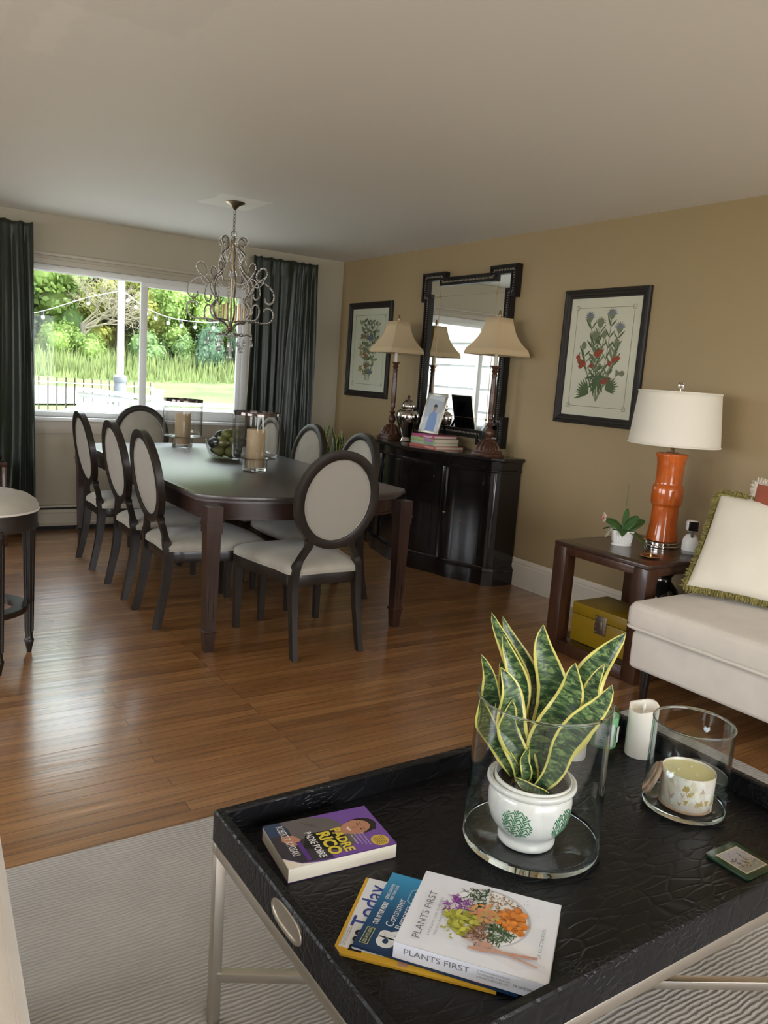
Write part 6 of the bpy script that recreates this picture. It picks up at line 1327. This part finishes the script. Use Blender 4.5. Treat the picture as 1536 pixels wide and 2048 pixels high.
    def drop(x, y, z, L, name='crystal_drop', beads=3):
        b = MB(); L *= 1.2
        for q in range(beads): b.sphere((x, y, z-0.006-0.010*q), 0.0045, 1)
        z2 = z-0.010*beads-0.004; b.lathe([(0, z2), (0.003, z2-0.002), (0.0075, z2-L*0.35), (0.0135, z2-L*0.68), (0.010, z2-L*0.88), (0, z2-L)], 8, M=T(x, y, 0)); b.build(name, M_cryst, t, smooth=False)
    for k in range(6):
        az = 2*PI*k/6+0.28+PI/6; drop(0.142*math.cos(az), 0.142*math.sin(az), Z(1.612), 0.042)
        az = 2*PI*k/6+0.28; drop(0.083*math.cos(az), 0.083*math.sin(az), Z(1.595), 0.045, beads=5)
        az = 2*PI*k/6+0.5; drop(0.04*math.cos(az), 0.04*math.sin(az), Z(1.635), 0.030, beads=1)
    b = MB(); b.sphere((0, 0, Z(1.455)), 0.018, 2); 
    for q in range(13): b.sphere((0, 0, Z(1.610)-0.011*q), 0.0042, 1)
    b.build('crystal_ball', M_cryst, t, smooth=False)
    for k in range(6):      # bead swags from the top scrolls down to the rod and out to the shoulders
        az = 2*PI*k/6+0.28; a2 = az+PI/6; b = MB()
        p0, p1 = Vector((0.075*math.cos(az), 0.075*math.sin(az), Z(2.18))), Vector((0.088*math.cos(a2), 0.088*math.sin(a2), Z(2.06)))
        for q in range(15): u = q/14; b.sphere(p0.lerp(p1, u)-Vector((0, 0, 0.02*math.sin(PI*u))), 0.0038, 1)
        b.build('bead_swag', M_beadc, t); b = MB()
        p0, p1 = Vector((0.225*math.cos(a2), 0.225*math.sin(a2), Z(2.00))), Vector((0.15*math.cos(az), 0.15*math.sin(az), Z(1.92)))
        for q in range(20): u = q/19; b.sphere(p0.lerp(p1, u)-Vector((0, 0, 0.035*math.sin(PI*u))), 0.0036, 1)
        b.build('bead_swag', M_beadc, t); b = MB()
        p0, p1 = Vector((0.13*math.cos(az), 0.13*math.sin(az), Z(1.965))), Vector((0.008, 0, Z(1.93)))
        for q in range(16): u = q/15; b.sphere(p0.lerp(p1, u)-Vector((0, 0, 0.045*math.sin(PI*u))), 0.0036, 1)
        b.build('bead_swag', M_beadc, t)
    b = MB()
    for q in range(26):
        a = 0.5*q; b.sphere((0.016*math.cos(a), 0.016*math.sin(a), Z(2.12)-0.0075*q), 0.0042, 1)
    b.build('bead_string', M_beadc, t)
    for k in range(3): a = 2*PI*k/3; drop(0.022*math.cos(a), 0.022*math.sin(a), Z(2.02), 0.04, beads=0)
M_chrome2 = mat('satin_bronze', (0.36, 0.28, 0.19), 0.3, metal=1.0)
chandelier()

# ------------------------------------------------------------------ the garden beyond the window
def terrain(x, y):
    if y < 10: z = -0.35
    elif y < 25: u = (y-10)/15; z = -0.35+1.2*(u*u*(3-2*u))*1.0
    else: z = 0.85+0.0
    if y > 25: z += (y-25)**1.25*0.22
    z += 0.12*noise.noise(Vector((x*0.2, y*0.2, 3))) if y > 11 else 0
    if x > 6 and y > 18: z += 0.04*(x-6)
    return z
vs = []; fs = []; NX, NY = 60, 70
for j in range(NY+1):
    y = 6.95+(60-6.95)*(j/NY)**1.6
    for i in range(NX+1): x = -30+75*i/NX; vs.append((x, y, terrain(x, y)))
for j in range(NY):
    for i in range(NX): a = j*(NX+1)+i; fs.append([a, a+1, a+NX+2, a+NX+1])
M_lawn = mat('lawn_grass', (0.085, 0.112, 0.036), 0.9, vary=(0.35, 1.2, (1, 1, 1)), bump=(0.6, 30, (1, 1, 1), 0.05))
structure(MB().raw(vs, fs).build('lawn', M_lawn, angle=80))
structure(MB().bb(-40, -2.7, -30, 6.9, -0.6, -0.5).bb(-2.7, 40, -30, -3.5, -0.6, -0.5).build('bounce_ground', mat('pale_bounce_ground', (0.55, 0.52, 0.46), 0.85), smooth=False))  # unseen pale ground, added to bounce daylight up to the ceiling
vs = []; fs = []; n = 40
for i in range(n+1):
    x = -14+19.8*i/n; yc = 19.6; hw_ = 1.15*math.sqrt(max(0.001, 1-max(0, (x-2.8)/3.0)**2))
    for q in range(5): y = yc-hw_+0.5*hw_*q; vs.append((x, y, terrain(x, y)+0.05))
for i in range(n):
    for q in range(4): a = i*5+q; fs.append([a, a+1, a+6, a+5])
structure(MB().raw(vs, fs).build('driveway', mat('pale_gravel', (0.62, 0.60, 0.55), 0.9), angle=80))
def leaf_mat(name, col, tr=0.5):
    m = mat(name, col, 0.55, vary=(0.45, 1.6, (1, 1, 1))); n = m.node_tree; bs = n.nodes['Principled BSDF']; out = n.nodes['Material Output']; tl = n.nodes.new('ShaderNodeBsdfTranslucent'); tl.inputs[0].default_value = (*[min(1, c*1.5) for c in col], 1); mx = n.nodes.new('ShaderNodeMixShader'); mx.inputs[0].default_value = tr
    n.links.new(bs.outputs[0], mx.inputs[1]); n.links.new(tl.outputs[0], mx.inputs[2]); n.links.new(mx.outputs[0], out.inputs[0]); return m
LM = [leaf_mat('bright_green_leaves', (0.19, 0.27, 0.07)), leaf_mat('mid_green_leaves', (0.13, 0.21, 0.07)), leaf_mat('dark_green_leaves', (0.075, 0.135, 0.075)), leaf_mat('yellow_green_leaves', (0.26, 0.28, 0.07)), leaf_mat('dry_brown_twigs', (0.12, 0.10, 0.05))]
def foliage_mesh(seed, R_, Hh, n, size, clumps):
    r = random.Random(seed); vs = []; fs = []; C_ = []
    for k in range(clumps):
        a = r.uniform(0, 2*PI); z = r.uniform(0.12, 0.95); rr = R_*math.sqrt(max(0.05, 1-(2*z-0.9)**2))*r.uniform(0.45, 0.95); C_.append((rr*math.cos(a), rr*math.sin(a), z*Hh, r.uniform(0.25, 0.42)*R_))
    for k in range(n):
        cx, cy, cz, cr_ = r.choice(C_); d = Vector((r.gauss(0, 1), r.gauss(0, 1), r.gauss(0, 1))).normalized()*cr_*r.uniform(0.75, 1.05)
        c = Vector((cx, cy, cz))+d; s_ = size*r.uniform(0.6, 1.3); nn = (d.normalized()+Vector((r.uniform(-1, 1), r.uniform(-1, 1), r.uniform(-.3, 1)))*0.8).normalized(); u = nn.cross(Vector((r.uniform(-1, 1), r.uniform(-1, 1), r.uniform(-1, 1)))).normalized(); v = nn.cross(u)
        o = len(vs); vs += [c-u*s_*0.5, c+v*s_*0.32, c+u*s_*0.6, c-v*s_*0.32]; fs.append([o, o+1, o+2, o+3])
    for cx, cy, cz, cr_ in C_:
        bm = bmesh.new(); bmesh.ops.create_icosphere(bm, subdivisions=2, radius=cr_*0.74); o = len(vs)
        for v_ in bm.verts: vs.append(v_.co*(1+0.2*noise.noise(v_.co*3+Vector((seed, cx, cy))))+Vector((cx, cy, cz)))
        bm.verts.index_update(); fs += [[o+w_.index for w_ in f.verts] for f in bm.faces]; bm.free()
    me = bpy.data.meshes.new('foliage'); me.from_pydata([tuple(v) for v in vs], [], fs); return me
FM = [foliage_mesh(1, 1.0, 2.0, 8000, 0.085, 30), foliage_mesh(2, 1.0, 1.7, 8000, 0.08, 28), foliage_mesh(3, 1.0, 2.3, 8000, 0.09, 32), foliage_mesh(4, 1.0, 1.0, 4500, 0.08, 18)]
def tree(name, x, y, rad, h, mi, li, label, cat='tree', group='trees beyond the lawn'):
    z = terrain(x, y); t = thing(name, label, cat, (x, y, z), 0, group); base = 0.18*h if cat == 'tree' else 0.0
    me = FM[mi].copy(); me.materials.append(LM[li]); o = bpy.data.objects.new('foliage', me); COL.objects.link(o); o.parent = t; zz = [1.0*2.0, 1.7, 2.3, 1.0][mi]; o.scale = (rad, rad*0.9, (h-base)/zz); o.location = (0, 0, base); o.rotation_euler = (0, 0, x*3.1)
    MB().tube(smoothpath([(0, 0, -0.1), (0.05, 0.02, h*0.3), (-0.05, 0.05, h*0.7)], 3), [0.10, 0.10, 0.09, 0.08, 0.07, 0.06, 0.05], 8).build('trunk', M_bark, t)
M_bark = mat('grey_bark', (0.10, 0.085, 0.065), 0.9)
tree('leafy_tree', 3.9, 27.0, 2.3, 6.2, 0, 0, 'bright green leafy tree behind the lawn, seen beside the left curtain')
tree('leafy_tree', 6.4, 29.5, 2.4, 6.8, 2, 1, 'mid green tree behind the bare tangled tree')
tree('leafy_tree', 9.0, 28.6, 2.4, 6.6, 1, 3, 'yellow green tree beside the wooden pole')
tree('leafy_tree', 11.2, 27.5, 2.3, 6.4, 0, 0, 'bright green tree seen through the right window pane')
tree('leafy_tree', 13.2, 28.5, 2.6, 6.8, 2, 1, 'mid green tree above the dark bushes, right of the chandelier')
tree('leafy_tree', 15.5, 31, 3.0, 7.5, 1, 2, 'dark green tree farthest right beyond the window', )
tree('leafy_tree', 1.5, 29, 2.8, 7.0, 1, 1, 'green tree mostly hidden behind the left curtain')
for k, (x, y, rr, h, mi, li, lb) in enumerate([(4.6, 31.5, 3.4, 8.2, 2, 1, 'tall green tree in the back row, left pane'), (8.0, 31.8, 3.4, 8.6, 0, 0, 'tall green tree in the back row behind the wooden pole'), (11.5, 32.0, 3.5, 8.8, 1, 1, 'tall green tree in the back row, right pane'), (15.0, 35.5, 3.5, 9.0, 2, 1, 'tall green tree in the back row at the far right')]):
    tree('leafy_tree', x, y, rr, h, mi, li, lb)
for k, (x, y, rr, h, li, lb) in enumerate([(10.3, 24.8, 1.1, 1.7, 2, 'dark bluish bush at the lawn edge behind the chandelier'), (12.0, 25.2, 1.3, 2.0, 2, 'dark bush at the lawn edge nearest the right curtain'), (8.4, 25.6, 1.1, 1.3, 1, 'low green bush at the lawn edge near the mullion'), (3.2, 25.9, 1.2, 1.3, 3, 'low yellow green bush at the lawn edge by the left curtain'), (5.6, 26.3, 1.2, 1.2, 0, 'low bright green bush at the lawn edge in the left pane')]):
    tree('bush', x, y, rr, h, 3, li, lb, 'bush', 'bushes at the lawn edge')
for k, (x, y, rr, h, mi, li, lb) in enumerate([(3.0, 27.4, 1.7, 3.0, 0, 0, 'rounded bright thicket behind the meadow grass by the left curtain'), (5.2, 28.0, 1.8, 3.6, 1, 1, 'mid green thicket right behind the tangled bare tree'), (7.4, 27.4, 1.7, 3.2, 2, 3, 'yellow green thicket between the bare tree and the pole'), (9.4, 26.8, 1.5, 2.8, 0, 0, 'bright thicket just right of the window mullion'), (11.6, 26.9, 1.6, 3.4, 1, 0, 'bright thicket in the right pane left of the chandelier'), (13.4, 27.0, 1.6, 3.4, 2, 3, 'yellow green thicket behind the chandelier'), (6.3, 30.6, 2.0, 6.0, 1, 3, 'tall yellow green thicket high behind the bare tree'), (10.2, 30.4, 2.0, 6.4, 0, 3, 'tall yellow green thicket high beside the mullion')]):
    tree('thicket', x, y, rr, h, mi, li, lb, 'bush', 'thickets under the trees')
def bare_tree():
    x, y = 5.9, 25.6; t = thing('bare_tree', 'greyish tangled bare tree at the lawn edge in the left window pane', 'tree', (x, y, terrain(x, y))); r = random.Random(6); b = MB()
    def br(p, d, L, rad, dep):
        q = p+d*L; m_ = (p+q)/2+Vector((r.uniform(-.1, .1), 0, r.uniform(-.1, .1)))*L; b.tube([p, m_, q], [rad, rad*0.8, rad*0.6], 5)
        if dep: 
            for k in range(4 if dep > 2 else 3): br(p+(q-p)*r.uniform(0.5, 1), (d*0.6+Vector((r.uniform(-1, 1), r.uniform(-.6, .6), r.uniform(-.45, .8)))).normalized(), L*r.uniform(0.5, 0.8), rad*0.55, dep-1)
    b.tube([(0, 0, -0.1), (0.03, 0, 0.8), (0, 0.02, 1.5)], [0.12, 0.10, 0.08], 8); b.build('trunk', M_bark, t); b = MB()
    for k in range(6): br(Vector((0, 0, r.uniform(1.0, 1.5))), Vector((r.uniform(-1, 1), r.uniform(-.5, .5), r.uniform(0.2, 1.0))).normalized(), 1.1, 0.035, 4)
    b.build('branches', mat('pale_twigs', (0.17, 0.15, 0.10), 0.9), t)
bare_tree()
# tall meadow grass
r = random.Random(21); vs = []; fs = []
for k in range(9000):
    x = r.uniform(1.5, 14); y = r.uniform(22.6, 26.5); 
    if y < 23.4 and r.random() < 0.6: continue
    z = terrain(x, y)-0.02; h = r.uniform(0.35, 0.95)*min(1, (y-22)/2.5); a = r.uniform(0, PI); w_ = 0.03; dx, dy = w_*math.cos(a), w_*math.sin(a); lx, ly = r.uniform(-.2, .2)*h, r.uniform(-.2, .2)*h; o = len(vs)
    vs += [(x-dx, y-dy, z), (x+dx, y+dy, z), (x+lx*0.5+dx*0.6, y+ly*0.5+dy*0.6, z+h*0.6), (x+lx, y+ly, z+h), (x+lx*0.5-dx*0.6, y+ly*0.5-dy*0.6, z+h*0.6)]; fs.append([o, o+1, o+2, o+3, o+4])
g = MB().raw(vs, fs).build('meadow_grass', leaf_mat('tall_grass', (0.17, 0.21, 0.075), 0.4), smooth=False, fix=False); tag(g, 'tall wild meadow grass growing in front of the trees', 'grass', kind='stuff')
# wooden pole with string lights
def pole():
    x, y = 3.02, 11.0; z = terrain(x, y); t = thing('wooden_pole', 'pale weathered wooden pole outside the window carrying string lights', 'pole', (x, y, z))
    MB().lathe([(0.050, 0), (0.047, 1.0), (0.043, 3.2), (0.042, 3.6), (0, 3.6)], 20).build('post', mat('pale_weathered_wood', (0.36, 0.29, 0.255), 0.8, vary=(0.2, 6, (8, 8, 0.6))), t)
    MB().lathe([(0.085, 0), (0.085, 1.36), (0.075, 1.42), (0.088, 1.44), (0.088, 1.50), (0.062, 1.53), (0, 1.53)], 20).build('base_sleeve', mat('slate_sleeve', (0.13, 0.14, 0.16), 0.5), t)
pole()
def string_lights():
    t = thing('string_lights', 'string of clear globe bulbs hanging from the pole outside the window', 'string lights', (3.02, 11.0, 2.29)); o0 = Vector((3.02, 11.0, 2.29)); wh = mat('white_bulb', (0.85, 0.86, 0.85), 0.15, spec=0.8); ck = mat('pale_cord', (0.30, 0.30, 0.29), 0.6)
    def run(pts, ts):
        P = smoothpath([Vector(p)-o0 for p in pts], 10); MB().tube(P, 0.0055, 5).build('cord', ck, t)
        for u in ts:
            p = P[int(u*(len(P)-1))]; b = MB(); b.lathe([(0, 0), (0.016, -0.002), (0.018, -0.05), (0.014, -0.055), (0, -0.055)], 10, M=T(p.x, p.y, p.z)); s_ = b.build('socket', M_black, t)
            MB().sphere((p.x, p.y, p.z-0.078), 0.023, 2, sc=(1, 1, 1.15)).build('bulb', wh, s_)
    run([(1.6, 11.0, 1.80), (2.05, 11.0, 1.93), (2.6, 11.0, 2.16), (3.02, 11.0, 2.29)], (0.18, 0.36, 0.67))
    run([(3.05, 11.0, 2.29), (3.30, 11.0, 2.13), (3.62, 11.0, 2.02), (4.0, 11.0, 1.99), (4.45, 11.0, 2.03), (5.0, 11.0, 2.2)], (0.07, 0.15, 0.24, 0.33, 0.42, 0.52, 0.62, 0.74))
string_lights()
M_wvinyl = mat('white_deck_vinyl', (0.55, 0.55, 0.545), 0.4)
# black picket fence
def picket_fence():
    t = thing('picket_fence', 'black metal picket fence on the lawn outside the left window pane', 'fence', (2.6, 12.0, -0.02)); m = M_black
    MB().box((0, 0, 0.12), (2.4, 0.025, 0.03)).build('bottom_rail', m, t)
    MB().box((0, 0, 1.04), (2.4, 0.02, 0.012)).build('top_rail', M_wvinyl, t)
    for k in range(20): MB().box((-1.14+0.12*k, 0, 0.56), (0.016, 0.016, 1.10)).build('picket', m, t, smooth=False)
picket_fence()
def deck_rail(name, label, p, q, zt, zh, n, posts=True):
    p, q = Vector(p), Vector(q); L = (q-p).length; a = math.atan2(q.y-p.y, q.x-p.x); t = thing(name, label, 'railing', (p.x, p.y, zt-zh), a)
    MB().box((L/2, 0, zh-0.03), (L, 0.09, 0.05), 0.008).box((L/2, 0, zh-0.10), (L, 0.04, 0.06), 0.004).build('top_rail', M_wvinyl, t); MB().box((L/2, 0, 0.1), (L, 0.04, 0.08), 0.004).build('bottom_rail', M_wvinyl, t)
    for k in range(n): MB().box((L*(k+0.5)/n, 0, zh/2), (0.035, 0.035, zh-0.15)).build('baluster', M_wvinyl, t, smooth=False)
    for x in ((0, L) if posts else ()): MB().box((x, 0, zh/2+0.05), (0.11, 0.11, zh+0.1), 0.006).box((x, 0, zh+0.115), (0.14, 0.14, 0.03), 0.008).build('post', M_wvinyl, t)
deck_rail('deck_railing', 'white deck railing outside the right window pane', (2.98, 9.3, 0), (4.7, 9.3, 0), 0.955, 0.95, 14)
deck_rail('deck_railing', 'white deck railing receding behind the picket fence towards the pole', (2.55, 11.3, 0), (2.98, 9.45, 0), 1.0, 0.95, 14, False)
MB_deck = MB().bb(-1.0, 5.2, 6.95, 11.0, -0.30, -0.02); structure(MB_deck.build('deck', mat('white_sunlit_deck', (0.38, 0.375, 0.36), 0.8), smooth=False))
def covered_table():  # unidentified white mound, built as cloth-covered patio furniture
    t = thing('covered_furniture', 'large white cloth covered furniture mound on the deck outside the left window pane', 'covered furniture', (2.15, 9.6, -0.02)); rr = 5; vs = []; fs = []; N, K = 48, 14
    for i in range(K+1):
        u = i/K
        for k in range(N):
            a = 2*PI*k/N; base = 0.78+0.13*max(0, math.cos(a-0.6)); rad_ = u**0.55; h = (base*(1-u**5))
            vs.append((0.95*rad_*math.cos(a)*(1+0.03*math.sin(9*a)*u), 0.55*rad_*math.sin(a)*(1+0.03*math.sin(9*a)*u), max(0.0, h-0.12*u+0.02*noise.noise(Vector((math.cos(a)*2, math.sin(a)*2, u*3))))))
    for i in range(K):
        for k in range(N): fs.append([i*N+k, i*N+(k+1) % N, (i+1)*N+(k+1) % N, (i+1)*N+k])
    fs.append(list(range(N))); MB().raw(vs, fs).build('cloth_cover', mat('white_canvas_cover', (0.40, 0.40, 0.40), 0.8), t, angle=70)
    MB().tube(smoothpath([(-0.6, -0.45, 0.62), (-0.2, -0.52, 0.68), (0.3, -0.5, 0.74)], 6), 0.012, 6).build('hem_cord', mat('grey_cord', (0.45, 0.44, 0.46), 0.7), t)
covered_table()
# shingled house wing, seen only in the mirror
b = MB(); b.bb(0.35, 0.75, 6.95, 14.0, -0.5, 3.4)
for k in range(12): b.bb(0.75, 0.775, 6.95, 14.0, -0.45+0.30*k, -0.45+0.30*k+0.27)
wg = b.build('house_wing', mat('white_cedar_shingle', (0.27, 0.27, 0.265), 0.8, vary=(0.25, 5, (1, 10, 0.5))), smooth=False); structure(wg)
